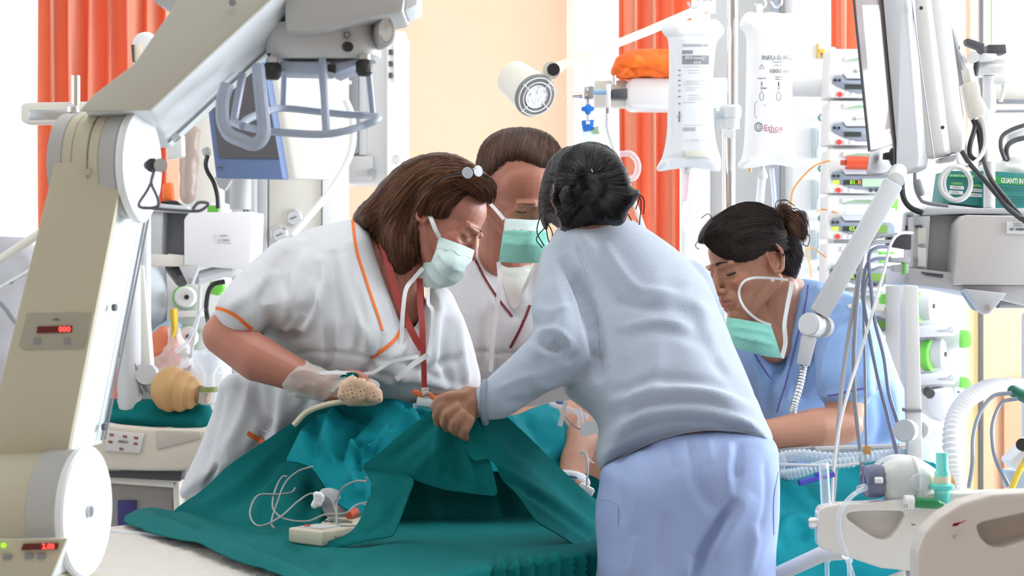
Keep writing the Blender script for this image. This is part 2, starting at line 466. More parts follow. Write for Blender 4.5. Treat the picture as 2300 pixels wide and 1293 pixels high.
M_clear = clear_mat('clear_plastic', (.85,.9,.95), .25, .08)
M_bag = mat('translucent_bag_vinyl', (.86,.88,.9), .35, transl=.35)
M_ink = mat('printed_ink', (.03,.03,.035), .6)
M_inkg = mat('grey_printed_ink', (.30,.31,.33), .6)
M_inkr = mat('red_printed_ink', (.5,.03,.08), .6)
M_orangecloth = mat('orange_blanket', (.95,.16,.01), .8, bump=.15, bscale=90, var=.05)
M_paper = mat('white_paper', (.85,.85,.85), .8)
M_led = mat('red_led', (1,.06,.05), .5, emit=3)
M_ledg = mat('green_led', (.45,.9,.02), .5, emit=.7)
M_ledo = mat('orange_led', (1,.3,.02), .5, emit=.8)
M_lcd = mat('olive_lcd', (.16,.30,.06), .4)
M_lcdpale = mat('pale_lcd', (.42,.58,.42), .4)
M_redwin = mat('dark_red_display_window', (.13,.01,.012), .25)
M_ochre = mat('tan_rubber', (.52,.30,.12), .5, var=.05)
M_glass = clear_mat('window_glass', (.9,.95,1), .04, .02)
# ---------------------------------------------------------------- the ward
def wallbox(name, x0, x1, y0, y1, z0, z1, m):
    return struct(MB().box(((x0+x1)/2, (y0+y1)/2, (z0+z1)/2), (x1-x0, y1-y0, z1-z0)).build(name, m))
wallbox('floor', RX0-.2, RX1+.2, RY0-.2, RY1+.3, -.1, 0, M_floor)
wallbox('ceiling', RX0-.2, RX1+.2, RY0-.2, RY1+.3, RZ, RZ+.1, M_ceil)
def wall_with_windows(name, axis, fixed, a0, a1, wins, z0, z1, m, thick=.2, sgn=1):
    """wall along an axis with rectangular window openings"""
    b = MB(); wins = sorted(wins); cur = a0
    def bx(u0, u1, h0, h1):
        if u1-u0 < 1e-3 or h1-h0 < 1e-3: return
        c = ((u0+u1)/2, fixed+sgn*thick/2, (h0+h1)/2); s = (u1-u0, thick, h1-h0)
        if axis == 'y': c = (c[1], c[0], c[2]); s = (s[1], s[0], s[2])
        b.box(c, s)
    for w0, w1, wz0, wz1 in wins:
        bx(cur, w0, z0, z1); bx(w0, w1, z0, wz0); bx(w0, w1, wz1, z1); cur = w1
    bx(cur, a1, z0, z1)
    return struct(b.build(name, m))
def X(px, d): return (px-CX)*d/FPX
YB = RY1
wb = [(-3.4, X(880,YB), .55, 2.9), (X(1268,YB), X(2180,YB)-.0, .55, 2.9), ]
wall_with_windows('wall_back', 'x', YB, RX0, RX1, wb, 0, RZ, M_peachlite)
wall_with_windows('wall_right', 'y', RX1, RY0, RY1, [(3.0, 7.4, .9, 2.85)], 0, RZ, M_white)
wall_with_windows('wall_left', 'y', RX0, RY0, RY1, [(2.0, 4.6, .9, 2.85)], 0, RZ, M_white, sgn=-1)
wall_with_windows('wall_front', 'x', RY0, RX0, RX1, [], 0, RZ, M_peachlite, sgn=-1)
def window_unit(name, axis, fixed, u0, u1, z0, z1, nm):
    b = MB(); w = .05
    def bx(a, c, h0, h1, t=.06, off=0):
        cc = ((a+c)/2, fixed+off, (h0+h1)/2); s = (c-a, t, h1-h0)
        if axis == 'y': cc = (cc[1], cc[0], cc[2]); s = (s[1], s[0], s[2])
        return cc, s
    for r in ((u0, u0+w, z0, z1), (u1-w, u1, z0, z1), (u0+w, u1-w, z0, z0+w), (u0+w, u1-w, z1-w, z1)): b.box(*bx(*r))
    for k in range(1, nm): u = u0+(u1-u0)*k/nm; b.box(*bx(u-w/2, u+w/2, z0+w, z1-w))
    o = struct(b.build(name, M_white))
    g = MB().box(*bx(u0+w*.5, u1-w*.5, z0+w*.5, z1-w*.5, .006)); g.build('window_pane', M_glass, o)
    return o
window_unit('window_1', 'x', YB+.1, wb[0][0], wb[0][1], .55, 2.9, 3)
window_unit('window_2', 'x', YB+.1, wb[1][0], wb[1][1], .55, 2.9, 3)
window_unit('window_3', 'y', RX1+.1-.02, 3.0, 7.4, .9, 2.85, 3)
window_unit('window_4', 'y', RX0-.1+.02, 2.0, 4.6, .9, 2.85, 2)
# peach painted pier seen between the windows, darker peach lower band, yellow jamb and gap
struct(MB().box(((X(770,YB-.02)+X(1272,YB-.02))/2, YB-.012, 1.45), (X(1272,YB)-X(770,YB), .02, 2.9)).build('trim_1', M_peachlite))
struct(MB().box((X(2290,YB), YB-.012, .4), (X(2300,YB)-X(2180,YB)+.3, .02, 2.2)).build('trim_2', mat('warm_peach_door', (.66,.42,.27), .7)))
struct(MB().box((X(2172,YB), YB-.03, .45), (U(58,YB), .02, 1.8)).build('trim_3', M_yellow))
# frames round the fill lamps added on the unseen ceiling
for k, (x, y, sx, sy) in enumerate(((-.3,3.6,1.3,1.3), (.2,.6,1.3,.7))):
    t = thing('added_fill_fixture', 'added white frame of the overhead fill lamp '+('over the patient bed' if k == 0 else 'over the front of the ward'), 'ceiling light', (x, y, RZ))
    b = MB()
    for c, s in (((x-sx/2, y, RZ-.02), (.04, sy, .04)), ((x+sx/2, y, RZ-.02), (.04, sy, .04)), ((x, y-sy/2, RZ-.02), (sx, .04, .04)), ((x, y+sy/2, RZ-.02), (sx, .04, .04))): b.box(c, s)
    b.build('frame', M_white, t)
# curtains: pleated cloth, real folds
def curtain(px0, px1, d, z0, z1, label, nf, amp=.075, seed=1):
    x0, x1 = X(px0, d), X(px1, d); n = nf*14; V, F_ = [], []; r = random.Random(seed)
    ph = [r.uniform(-.6, .6) for _ in range(nf+2)]
    zs = np.linspace(z0, z1, 14)
    for j, z in enumerate(zs):
        for i in range(n+1):
            u = i/n; k = u*nf; a = ph[int(k)]*(1-(k%1))+ph[int(k)+1]*(k%1)
            y = d+amp*math.sin(2*PI*k+a*1.5)*(1+.3*a)+.012*math.sin(3*z+k*2)
            V.append((x0+(x1-x0)*u+.012*math.sin(2*PI*k*2+a)+.006*math.sin(z*2+i), y, z))
    for j in range(len(zs)-1):
        for i in range(n):
            a = j*(n+1)+i; F_.append((a, a+1, a+n+2, a+n+1))
    N = len(V); V += [(x, y+.003, z) for x, y, z in V]; F_ += [tuple(i+N for i in reversed(f)) for f in F_[:]]
    o = MB().raw(V, F_).build('curtain', M_curtain, None, 80)
    return tag(o, label, 'curtain')
curtain(92, 392, YB-.25, .3, 2.95, 'wide orange curtain beside the bright left window', 7, seed=3)
curtain(1392, 1562, YB-.25, .3, 2.95, 'orange curtain hanging behind the infusion bags', 4, seed=5)
curtain(1866, 1930, YB-.25, .3, 2.95, 'narrow orange curtain above the syringe pump tower', 2, seed=8)
# ---------------------------------------------------------------- people
def basis(f, u):
    f = Vector(f).normalized(); u = Vector(u); u = (u-f*u.dot(f)).normalized(); l = u.cross(f)
    return Matrix((f, l, u)).transposed()          # columns: forward, left, up
def head_pieces(c, R, s=1.0, nose=1.0, jaw=1.0, down=True):
    c = Vector(c)
    def L(x, y, z): return c+R @ (Vector((x, y, z))*s)
    pcs = []
    def E(x, y, z, a, b, d, rot=None):
        m = MB(); RR = R if rot is None else R @ rot
        m.ell(L(x,y,z), (a*s, b*s, d*s), RR); pcs.append(m)
    def C(p0, r0, p1, r1): pcs.append(capsule(L(*p0), r0*s, L(*p1), r1*s, 12))
    E(-.012,0,.035, .096,.076,.086); E(.035,0,-.005, .060,.062,.085); E(.012,0,-.02,.075,.064,.07)
    E(.036,0,.038, .052,.068,.060)
    for y in (-1, 1):
        C((-.005, y*.058, -.04), .018, (.055, y*.020*jaw, -.092), .017)
        E(.062, y*.036, -.022, .026, .023, .024); C((.083, y*.046, .019), .007, (.094, y*.014, .017), .009)
        E(.101, y*.0125, -.036, .0095, .007, .0075)
        E(.072, y*.032, .001, .0165, .0165, .0145)          # lids over the eye
        C((.070, y*.022, -.075), .016, (.060, y*.03, -.055), .018)
    E(.062,0,-.092, .030,.028,.022)
    C((.088,0,.012), .0085, (.112*nose,0,-.028), .0105); E(.108*nose,0,-.030,.010,.010,.009)
    E(.080,0,-.055,.020,.030,.026)
    C((.094,-.017,-.0555),.0055,(.0975,0,-.0535),.0068); C((.094,.017,-.0555),.0055,(.0975,0,-.0535),.0068)
    C((.092,-.014,-.0655),.0060,(.0965,0,-.0665),.0078); C((.092,.014,-.0655),.0060,(.0965,0,-.0665),.0078)
    for y in (-1, 1):
        rt = Matrix.Rotation(y*math.radians(-18), 3, 'Z') @ Matrix.Rotation(math.radians(-12), 3, 'Y')
        pts = [(-.006+.017*math.cos(a)*(1.05 if math.sin(a) > 0 else .75), y*(.074+.010*(math.cos(a) < 0)), .002+.030*math.sin(a)) for a in np.linspace(0, 2*PI, 13)]
        pcs.append(MB().tube([L(*p) for p in pts], .0048*s, 8)); E(-.004, y*.072, -.001, .013,.006,.023, None)
        E(-.001, y*.075, -.026, .008,.005,.008)
    return pcs
def head_shape(me, c, R, s, skin, lip, cheek=None):
    """eye hollows, mouth line and skin tones, in the head's own axes"""
    co = co_of(me); n = no_of(me); Rn = np.array(R); l = (co-np.array(c))@Rn/s
    d = np.zeros(len(co))
    for y in (-1, 1):
        g = lambda x0, y0, z0, sx, sy, sz: np.exp(-((l[:,0]-x0)/sx)**2-((l[:,1]-y*y0)/sy)**2-((l[:,2]-z0)/sz)**2)
        d -= .005*g(.088,.014,.006,.016,.008,.009); d -= .004*g(.08,.036,-.014,.02,.014,.004)
        d -= .0022*g(.088,.032,-.0035,.02,.014,.0016); d -= .0025*g(.083,.033,.0125,.02,.015,.003)
        d -= .006*g(-.002,.08,.003,.009,.02,.016)
        d -= .003*g(.106,.0125,-.043,.006,.004,.004)
    d -= .0035*np.exp(-((l[:,0]-.1)/.02)**2-(l[:,1]/.019)**2-((l[:,2]+.0605)/.0018)**2)
    set_co(me, co+n*(d*s)[:,None])
    col = np.ones((len(co), 4)); col[:,:3] = skin
    def blend(w, c2): w = np.clip(w, 0, 1)[:,None]; col[:,:3] = col[:,:3]*(1-w)+np.array(c2)*w
    lw = np.exp(-((l[:,1])/.02)**4-((l[:,2]+.0608)/.0095)**4)*(l[:,0] > .083)*(l[:,0] < .13); blend(lw*.8, lip)
    red = (skin[0]*1.05, skin[1]*.72, skin[2]*.68)
    for y in (-1, 1): blend(.45*np.exp(-((l[:,0]-.075)/.03)**2-((l[:,1]-y*.042)/.022)**2-((l[:,2]+.028)/.02)**2), red)
    blend(.4*np.exp(-((l[:,0]-.112)/.014)**2-((l[:,1])/.014)**2-((l[:,2]+.032)/.014)**2), red)
    for y in (-1, 1): blend(.45*np.exp(-((l[:,0]+.004)/.02)**2-((l[:,1]-y*.08)/.014)**2-((l[:,2])/.035)**2), red)
    far = np.linalg.norm(l, axis=1) > .3; col[far,:3] = skin
    a = me.color_attributes.new('Col', 'FLOAT_COLOR', 'POINT'); a.data.foreach_set('color', col.ravel())
    return me
def flatcol(me, col):
    n = len(me.vertices); a = me.color_attributes.new('Col', 'FLOAT_COLOR', 'POINT')
    a.data.foreach_set('color', np.tile([*col, 1.], n)); return me
def hair_cap(c, R, s=1.0, z=.058):
    """hair over the crown and the back of the skull"""
    c = Vector(c); L = lambda x, y, z_: c+R @ (Vector((x, y, z_))*s)
    return [MB().ell(L(-.022,0,z), (.092*s,.082*s,.070*s), R), MB().ell(L(-.058,0,.0), (.054*s,.072*s,.075*s), R)]
def lashes_brow(c, R, s, col_m, root, sides=(-1, 1), lash=True, thick=.0026, lt=.0011):
    c = Vector(c); b = MB()
    def L(x, y, z): return c+R @ (Vector((x, y, z))*s)
    for y in sides:
        pts = [L(.105-.0009*(abs(k-1.2)**2)*3.6, y*(.014+.0085*k), .0225+.0045*math.sin(k/3.6*PI*.8)-.0010*k) for k in range(5)]
        b.tube(spline(pts, 4), [thick*s*(.6+.4*math.sin(PI*min(1,(i+2)/15)))*(1-i/22) for i in range(17)], 6)
    b.build('eyebrow', col_m, root)
    if lash:
        b = MB()
        for y in sides:
            pts = [L(.0885-.0032*abs(k-1.6)**1.7*.6+.0006, y*(.019+.0068*k), -.0035-.0018*math.sin(k/4*PI)) for k in range(5)]
            b.tube(spline(pts, 4), lt*s, 5)
        b.build('eyelashes', col_m, root)
def hair_strands(bvh, guides, count, cols, wid=.0011, lift=(.0008, .004), jit=3, name='hair_strands', parent=None, seg=12, fly=0):
    """strands combed along measured flow lines over the head's hair surface"""
    r = np.random.default_rng(count); V, F_, C_ = [], [], []
    G = []
    for g in guides:
        row = []
        for line in g:
            a = smooth_poly(line, 4, False); t = np.linspace(0, 1, seg); k = np.linspace(0, 1, len(a))
            row.append(np.c_[np.interp(t, k, a[:,0]), np.interp(t, k, a[:,1])])
        G.append(row)
    wts = np.array([g_w for g_w in [sum(np.linalg.norm(a[0]-b[0])+np.linalg.norm(a[-1]-b[-1]) for a, b in zip(row, row[1:])) for row in G]]); wts = wts/wts.sum()
    for _ in range(count):
        row = G[r.choice(len(G), p=wts)]; u = r.uniform(0, len(row)-1-1e-6); i = int(u); f = u-i
        ln = row[i]*(1-f)+row[i+1]*f+r.normal(0, jit, 2)+np.cumsum(r.normal(0, .5, (seg, 2)), 0)
        t0 = r.uniform(0, .35); t1 = r.uniform(.7, 1.03)
        tt = np.clip(np.linspace(t0, t1, seg), 0, 1.0); kk = np.linspace(0, 1, seg)
        ln = np.c_[np.interp(tt, kk, ln[:,0]), np.interp(tt, kk, ln[:,1])]
        lf = r.uniform(*lift); pts = []; last = None
        for x, y in ln:
            h, n = hit(bvh, x, y)
            if h is None:
                if last is None: continue
                p = P(x, y, last.y)
                if (p-last).length > .03: break
            else:
                if last is not None and abs(h.y-last.y) > .035: break
                if n.y > 0: n = -n
                p = h+n*lf; last = h
            pts.append(p); last = last or p
        if len(pts) < 4: continue
        m = len(pts)
        for _s in range(2): pts = [pts[0]]+[(pts[k-1]+pts[k]*2+pts[k+1])/4 for k in range(1, m-1)]+[pts[-1]]
        col = np.array(cols[r.integers(len(cols))])*r.uniform(.7, 1.3); base = len(V); w = wid*r.uniform(.6, 1.3)
        for k, p in enumerate(pts):
            t = (pts[min(k+1, m-1)]-pts[max(k-1, 0)]).normalized(); a = t.cross(Vector((0,-1,0)))
            a = a.normalized() if a.length > 1e-5 else Vector((1,0,0)); b_ = a.cross(t); ww = w*math.sqrt(max(.03, math.sin(PI*min(1, (k+.6)/(m+.2)))))
            for q in (a*ww, (-a*.5+b_*.87)*ww, (-a*.5-b_*.87)*ww): V.append(p+q); C_.append(col)
        for k in range(m-1):
            for j in range(3): F_.append((base+k*3+j, base+k*3+(j+1)%3, base+k*3+3+(j+1)%3, base+k*3+3+j))
    me = bpy.data.meshes.new(name); me.from_pydata([tuple(v) for v in V], [], F_)
    me.polygons.foreach_set('use_smooth', [True]*len(me.polygons))
    a = me.color_attributes.new('Col', 'FLOAT_COLOR', 'POINT'); cc = np.ones((len(V), 4)); cc[:,:3] = np.array(C_); a.data.foreach_set('color', cc.ravel())
    return me
def join_into(me_a, me_b):
    bm = bmesh.new(); bm.from_mesh(me_a); bm.from_mesh(me_b); out = bpy.data.meshes.new('j'); bm.to_mesh(out); bm.free(); return out
def limb(pts, rs):
    """tapered limb through joints"""
    return [capsule(a, ra, b, rb, 20) for a, b, ra, rb in zip(pts, pts[1:], rs, rs[1:])]
def legs(root, hip, foot_y, x0, x1, m, r=.085, skin=(.5,.25,.17), stance=.0, feet=M_white):
    """two legs under the trousers, to shoes on the floor"""
    b = []
    for x in (x0, x1):
        b += limb([Vector((x, hip.y, hip.z-.05)), Vector((x, hip.y-.01, .5)), Vector((x, foot_y, .1))], [r, r*.72, r*.6])
    return b
def shoes(root, xs, y, ydir=1):
    for x in xs:
        m = fuse([capsule((x, y-.05*ydir, .045), .042, (x, y+.12*ydir, .035), .034), MB().box((x, y+.03*ydir, .012), (.08, .27, .022), bev=.008)], .007, 3)
        link_mesh('shoe', m, M_white, root)
def hand(palm, fingers, thumb, rp=.014, rf=.0085, vox=.0026, wrist=None, rw=.026):
    """palm: outline of points across the palm (wrist to knuckles); fingers: lists of joints"""
    p = []
    for a, b, ra, rb in palm: p.append(capsule(a, ra, b, rb, 14))
    for f in fingers+[thumb]:
        k = f[0] if isinstance(f[0], float) else rf; j = [x for x in f if not isinstance(x, float)]
        n = len(j)
        for i in range(n-1): p.append(capsule(j[i], k*(1.05-.12*i), j[i+1], k*(1.05-.12*(i+1)), 12))
    if wrist: p.append(capsule(wrist[0], rw, wrist[1], rw*1.05, 16))
    return p

# ================================================================ nurse seen from behind, pale blue fleece
N3 = thing('person', 'nurse with dark pinned-up hair seen from behind in pale blue fleece, lifting the drape', 'person', (.33, 3.42, 0))
skin3 = (.31,.145,.085)
hc = P(1320, 452, 3.80); R3 = basis((-.12, .80, -.62), (.05, .55, .8))
torso3 = [(1256,508),(1318,484),(1388,480),(1444,506),(1500,545),(1552,590),(1590,638),(1618,700),(1645,765),(1672,825),(1698,890),(1718,940),(1738,985),(1728,1004),(1690,985),(1640,974),(1585,972),(1530,980),(1480,995),(1430,1015),(1385,1036),(1350,1058),(1337,1020),(1343,960),(1318,925),(1290,905),(1262,872),(1270,800),(1255,700),(1225,620),(1226,560)]
d3 = [(1350,500,3.80),(1250,560,3.76),(1540,600,3.72),(1400,700,3.66),(1630,780,3.60),(1300,800,3.62),(1430,900,3.52),(1690,930,3.50),(1400,1040,3.46),(1600,980,3.44),(1720,990,3.46)]
pcs = [inflate(torso3, d3, .125, 120, 10)]
fa = [P(1262,585,3.70), P(1258,690,3.60), P(1272,775,3.52)]
pcs += limb(fa, [U(50,3.7), U(66,3.6), U(72,3.52)])
pcs += limb([P(1272,780,3.52), P(1190,838,3.50), P(1118,893,3.48), P(1098,902,3.475)], [U(74,3.52), U(58,3.5), U(50,3.48), U(43,3.48)])
pcs += limb([P(1545,640,3.74), P(1578,740,3.86), P(1530,830,3.95)], [.05,.05,.045])      # far arm reaching forward
me = fuse(pcs, .0062, 7)
crease(me, [
 ([(1262,575),(1300,640),(1330,720),(1344,800),(1345,860)], 13, -.017),     # arm against the back
 ([(1278,560),(1318,640),(1352,740),(1362,830)], 16, .008),
 ([(1352,545),(1420,640),(1470,655),(1560,660)], 12, .006), ([(1380,668),(1450,690),(1560,688)], 12, -.005),
 ([(1290,520),(1360,600),(1385,650)], 14, .006), ([(1340,560),(1370,640),(1400,700)], 15, -.006),
 ([(1430,680),(1520,668),(1610,720)], 14, .005),([(1400,760),(1480,740),(1600,770)], 16, -.005),([(1390,740),(1470,722),(1560,735)], 12, .006),
 ([(1370,880),(1480,850),(1600,860),(1700,900)], 12, -.007,), ([(1360,905),(1480,878),(1600,882),(1705,925)], 11, .008),
 ([(1360,940),(1480,905),(1600,905),(1712,945)], 9, -.006), ([(1355,985),(1440,935),(1560,922),(1700,948)], 9, .005),
 ([(1352,1010),(1440,965),(1560,945),(1715,970)], 7, -.004),
 ([(1350,1045),(1430,1003),(1530,968),(1600,960),(1690,974),(1732,992)], 5, .004),
 ([(1440,980),(1410,900),(1400,800)], 16, -.005), ([(1480,760),(1470,860),(1450,920)], 20, .005),
 ([(1195,755),(1235,782),(1262,785),(1238,765)], 7, -.011), ([(1205,745),(1250,745),(1285,775)], 10, .010), ([(1210,800),(1262,812),(1300,790)], 9, -.007),
 ([(1192,770),(1220,800),(1280,820)], 8, .006), ([(1180,720),(1220,730),(1250,715)], 9, -.005), ([(1195,690),(1240,700),(1290,690)], 10, .005),
 ([(1190,858),(1240,868),(1310,845)], 11, .006), ([(1130,905),(1200,895),(1290,860)], 9, -.006), ([(1110,880),(1170,850),(1240,838)], 9, .004),
 ([(1240,620),(1262,690),(1268,760)], 14, .004), ([(1296,610),(1312,700),(1318,770)], 8, -.004), ([(1270,640),(1296,720),(1300,790)],9,-.003),
 ([(1500,590),(1530,680),(1590,760),(1640,850)], 24, -.005), ([(1560,660),(1600,760),(1650,860)], 14, .005),
 ([(1600,800),(1640,850),(1690,900)], 12, -.005),
])
wrinkle(me, .0022, 7, 3)
fl = link_mesh('fleece_jacket', me, M_fleece, N3); bv3 = bvh_of(me)
# seam lines, hem and cuff on the fleece
o3 = ORG[N3.name]
def shift_bvh(me, off): return BVHTree.FromPolygons([v.co+off for v in me.vertices], [tuple(p.vertices) for p in me.polygons])
bv3 = shift_bvh(fl.data, o3)
ribbon(bv3, [(1350,1052),(1400,1022),(1480,986),(1560,966),(1640,964),(1700,978),(1734,996)], 5, .0005, .0016).build('hem', M_fleece, N3)
ribbon(bv3, [(1290,545),(1320,620),(1340,700),(1346,780)], 3, .0005, .0012).build('sleeve_seam', M_fleece, N3)
M_cuff = mat('grey_blue_cuff_binding', (.22,.27,.34), .9, bump=.2, bscale=300)
cuffc = [P(1083,905,3.478)]
MB().tube([P(1084+15*math.sin(a)*.35+6, 903+46*math.cos(a), 3.478+.034*math.sin(a)) for a in np.linspace(0, 2*PI, 25)[:-1]], .0062, 8, True).build('cuff', M_cuff, N3)
# trousers
tr = [(1352,1050),(1400,1018),(1470,985),(1540,965),(1640,965),(1736,985),(1752,1060),(1752,1150),(1744,1240),(1738,1330),(1700,1420),(1400,1420),(1345,1330),(1340,1240),(1336,1150),(1344,1090)]
d3t = [(1500,1000,3.45),(1500,1400,3.40),(1700,1100,3.44)]
pcs = [inflate(tr, d3t, .130, 130, 12)]
for px in (1442, 1638):
    p0 = P(px, 1330, 3.40); pcs += limb([p0, Vector((p0.x, 3.39, .5)), Vector((p0.x, 3.40, .06))], [.088, .075, .075])
me = fuse(pcs, .0065, 6)
crease(me, [([(1650,1120),(1615,1180),(1580,1240),(1555,1310)], 13, -0.0234), ([(1560,1000),(1570,1080),(1610,1150)], 14, -0.0091), ([(1690,1110),(1650,1160),(1600,1250)], 20, 0.0078),
 ([(1640,990),(1632,1060),(1640,1120)], 9, 0.0065), ([(1660,990),(1655,1080)], 8, -0.0065), ([(1440,1010),(1430,1100),(1420,1200)], 16, 0.0052),
 ([(1400,1030),(1392,1100),(1400,1180)], 9, -0.0052), ([(1500,1150),(1480,1220),(1490,1290)], 18, -0.0052), ([(1430,1200),(1420,1293)], 12, 0.0052),
 ([(1700,1180),(1680,1293)], 12, 0.0065), ([(1720,1030),(1722,1130),(1700,1210)], 8, -0.0052), ([(1560,1250),(1540,1293)], 18, 0.0078),
 ([(1380,1040),(1420,1012),(1470,996)], 5, -0.0065), ([(1500,990),(1520,1060)], 7, -0.0039), ([(1590,985),(1600,1040)], 6, 0.0039), ([(1550,985),(1548,1030)], 5, -0.0039)])
wrinkle(me, .0025, 8, 5)
tro = link_mesh('trousers', me, M_trouser, N3); bvt = shift_bvh(tro.data, o3)
ribbon(bvt, [(1344,1120),(1384,1128),(1388,1180)], 3, .0004).build('pocket_edge', M_trouser, N3)
ribbon(bvt, [(1748,1060),(1738,1120),(1738,1200)], 4, .0004).build('side_seam', M_trouser, N3)
shoes(N3, (P(1442,1330,3.4).x, P(1638,1330,3.4).x), 3.40, 1)
# body: head, neck, trunk, arms and the hand holding the drape
def bpts(*a): return [P(*x) for x in a]
hand3 = [capsule(P(1050,893,3.478), U(25,3.48), P(1095,897,3.48), U(28,3.48), 16)]
hand3 += [capsule(*x, 14) for x in (
  (P(1050,890,3.47), U(24,3.47), P(1018,905,3.465), U(20,3.47)), (P(1060,905,3.465), U(24,3.47), P(1028,930,3.46), U(19,3.46)),
  (P(1052,915,3.465), U(24,3.47), P(1045,945,3.46), U(17,3.46)), (P(1060,900,3.47), U(26,3.47), P(1055,930,3.462), U(20,3.46)))]
for fpts in ( [(1020,898,3.455),(992,912,3.45),(980,932,3.462),(984,950,3.474)],
              [(1028,915,3.445),(1004,930,3.44),(997,950,3.452),(1006,962,3.468)],
              [(1040,930,3.440),(1022,948,3.436),(1018,964,3.446),(1026,972,3.463)],
              [(1056,942,3.442),(1046,962,3.438),(1040,976,3.448),(1046,982,3.462)] ):
    j = bpts(*fpts); rr = [.0100, .0094, .0086, .0080]
    hand3 += [capsule(j[i], rr[i], j[i+1], rr[i+1], 12) for i in range(3)]
j = bpts((1040,888,3.46),(1010,890,3.452),(984,900,3.456),(976,912,3.46)); hand3 += [capsule(j[i], .0115-.001*i, j[i+1], .0105-.001*i, 12) for i in range(3)]
neck3 = P(1355, 520, 3.79)
body = head_pieces(hc, R3, .84)+[capsule(hc+R3@Vector((-.03,0,-.05)), .052, neck3, .058)]
body += limb([neck3, P(1410,640,3.72), P(1430,720,3.70), P(1540,930,3.50), P(1545,1060,3.46)], [.055,.06,.075,.075,.08])
body += limb([P(1290,600,3.71), P(1272,770,3.53), P(1120,888,3.48), P(1090,897,3.48)], [.032,.034,.03,.027])
me = fuse(body, .0035, 4)
m2 = fuse(hand3, .0024, 4)
me = join_into(me, m2); me.polygons.foreach_set('use_smooth', [True]*len(me.polygons))
me = fuse([([v.co for v in me.vertices], [tuple(p.vertices) for p in me.polygons])], .0026, 1)
head_shape(me, hc, R3, .84, skin3, (.4,.12,.1))
bdo = link_mesh('body', me, M_skin, N3); bsk3 = shift_bvh(me, o3)
# hair: cap, twisted knot and loose ends
h3 = [(1208,470),(1212,430),(1222,385),(1240,350),(1270,330),(1310,322),(1350,328),(1385,348),(1408,380),(1420,420),(1440,430),(1425,455),(1410,480),(1398,506),(1365,506),(1330,508),(1290,514),(1270,522),(1255,516),(1235,500),(1228,520),(1215,500)]
pcs = [inflate(h3, [(1310,420,3.79),(1310,330,3.80),(1310,500,3.79)], .100, 80, 7, back=.8, over=[bsk3, bv3], lift=.008)]
pcs += hair_cap(hc, R3, .85)+[MB().ell(P(1322,412,3.705), (.036,.022,.042)), MB().ell(P(1308,440,3.71), (.045,.025,.030)), MB().ell(P(1345,402,3.712),(.026,.02,.036))]
me = fuse(pcs, .0034, 3)
crease(me, [([(1318,345),(1322,380),(1322,400)], 9, -.006), ([(1260,380),(1295,390),(1318,398)], 7, -.006), ([(1385,380),(1355,385),(1335,392)], 7, -.006),
            ([(1290,400),(1285,430),(1300,460)], 7, -.008), ([(1350,400),(1362,425),(1350,455)], 7, -.008), ([(1318,400),(1322,430),(1330,450)], 5, -.007)], False)
wrinkle(me, .003, 40, 2)
bvh3 = bvh_of(me)
dk = [(.005,.004,.005),(.008,.006,.006),(.02,.013,.011),(.004,.0035,.004)]
g3 = [
 [[(1240,360),(1275,385),(1312,398)], [(1222,410),(1262,410),(1305,405)], [(1213,455),(1250,445),(1298,425)], [(1230,495),(1262,475),(1305,440)], [(1275,512),(1290,480),(1315,450)]],
 [[(1240,355),(1275,372),(1312,392)], [(1270,332),(1295,360),(1318,390)], [(1315,324),(1320,355),(1325,388)], [(1360,334),(1345,362),(1332,390)], [(1395,362),(1370,378),(1342,396)], [(1415,405),(1385,408),(1350,405)], [(1425,450),(1390,440),(1355,420)], [(1395,495),(1370,465),(1345,435)], [(1340,495),(1335,470),(1328,445)]],
 [[(1295,395),(1320,385),(1350,400),(1362,430)], [(1300,410),(1322,400),(1345,415),(1350,445)], [(1300,430),(1318,418),(1332,430),(1338,455)]],
 [[(1370,400),(1350,440),(1310,460),(1280,430)], [(1355,400),(1340,430),(1310,445),(1290,415)]],
]
sm_ = hair_strands(bvh3, g3, 1900, dk, .0010, (.0004,.0035), 2.5)
flatcol(me, (.005,.004,.005)); me = join_into(me, sm_)
# loose wisps
wb_ = MB()
for (a, b, c_) in (((1425,425),(1436,440),(1428,470)),((1418,430),(1445,445),(1446,480)),((1215,480),(1206,520),(1222,552)),((1225,500),(1232,540),(1245,560)),((1230,505),(1205,535),(1218,556)),((1410,480),(1420,500),(1416,520)),((1430,430),(1440,455),(1436,505)),((1222,490),(1240,520),(1238,545))):
    wb_.tube(spline([P(*a,3.78), P(*b,3.775), P(*c_,3.77)], 6), .0012, 5)
wm = wb_.mesh(); flatcol(wm, (.012,.010,.010)); me = join_into(me, wm)
hobj = link_mesh('hair', me, M_hair, N3)
MB().tube(spline([P(1330,380,3.665), P(1337,398,3.655), P(1337,425,3.655), P(1331,442,3.662)], 6), .0024, 8).build('hair_clip', M_chrome, hobj)

# ================================================================ nurse on the left, white tunic with orange piping
N1 = thing('person', 'auburn-haired nurse in white tunic with orange piping, masked, bending over the patient', 'person', (-.45, 4.35, 0))
skin1 = (.45,.18,.125)
hc1 = P(985, 492, 4.10); R1 = basis((.80,-.30,-.50), (.50,.05,.85))
tun = [(792,492),(745,500),(690,515),(645,540),(610,580),(570,625),(530,660),(495,685),(468,715),(510,742),(555,758),(592,752),(596,790),(560,835),(515,838),(490,870),(470,940),(445,1005),(415,1070),(402,1105),(412,1122),(440,1112),(520,1110),(640,1060),(760,1000),(900,960),(1010,930),(1078,872),(1070,800),(1052,740),(1030,690),(1010,650),(985,640),(962,640),(950,690),(925,740),(898,720),(868,640),(845,570),(832,520)]
d1 = [(800,500,4.16),(640,560,4.17),(500,710,4.06),(600,740,4.12),(560,860,4.28),(430,1100,4.32),(700,650,4.12),(850,760,4.05),(1000,700,4.13),(1050,850,4.18),(760,950,4.20),(640,1050,4.28)]
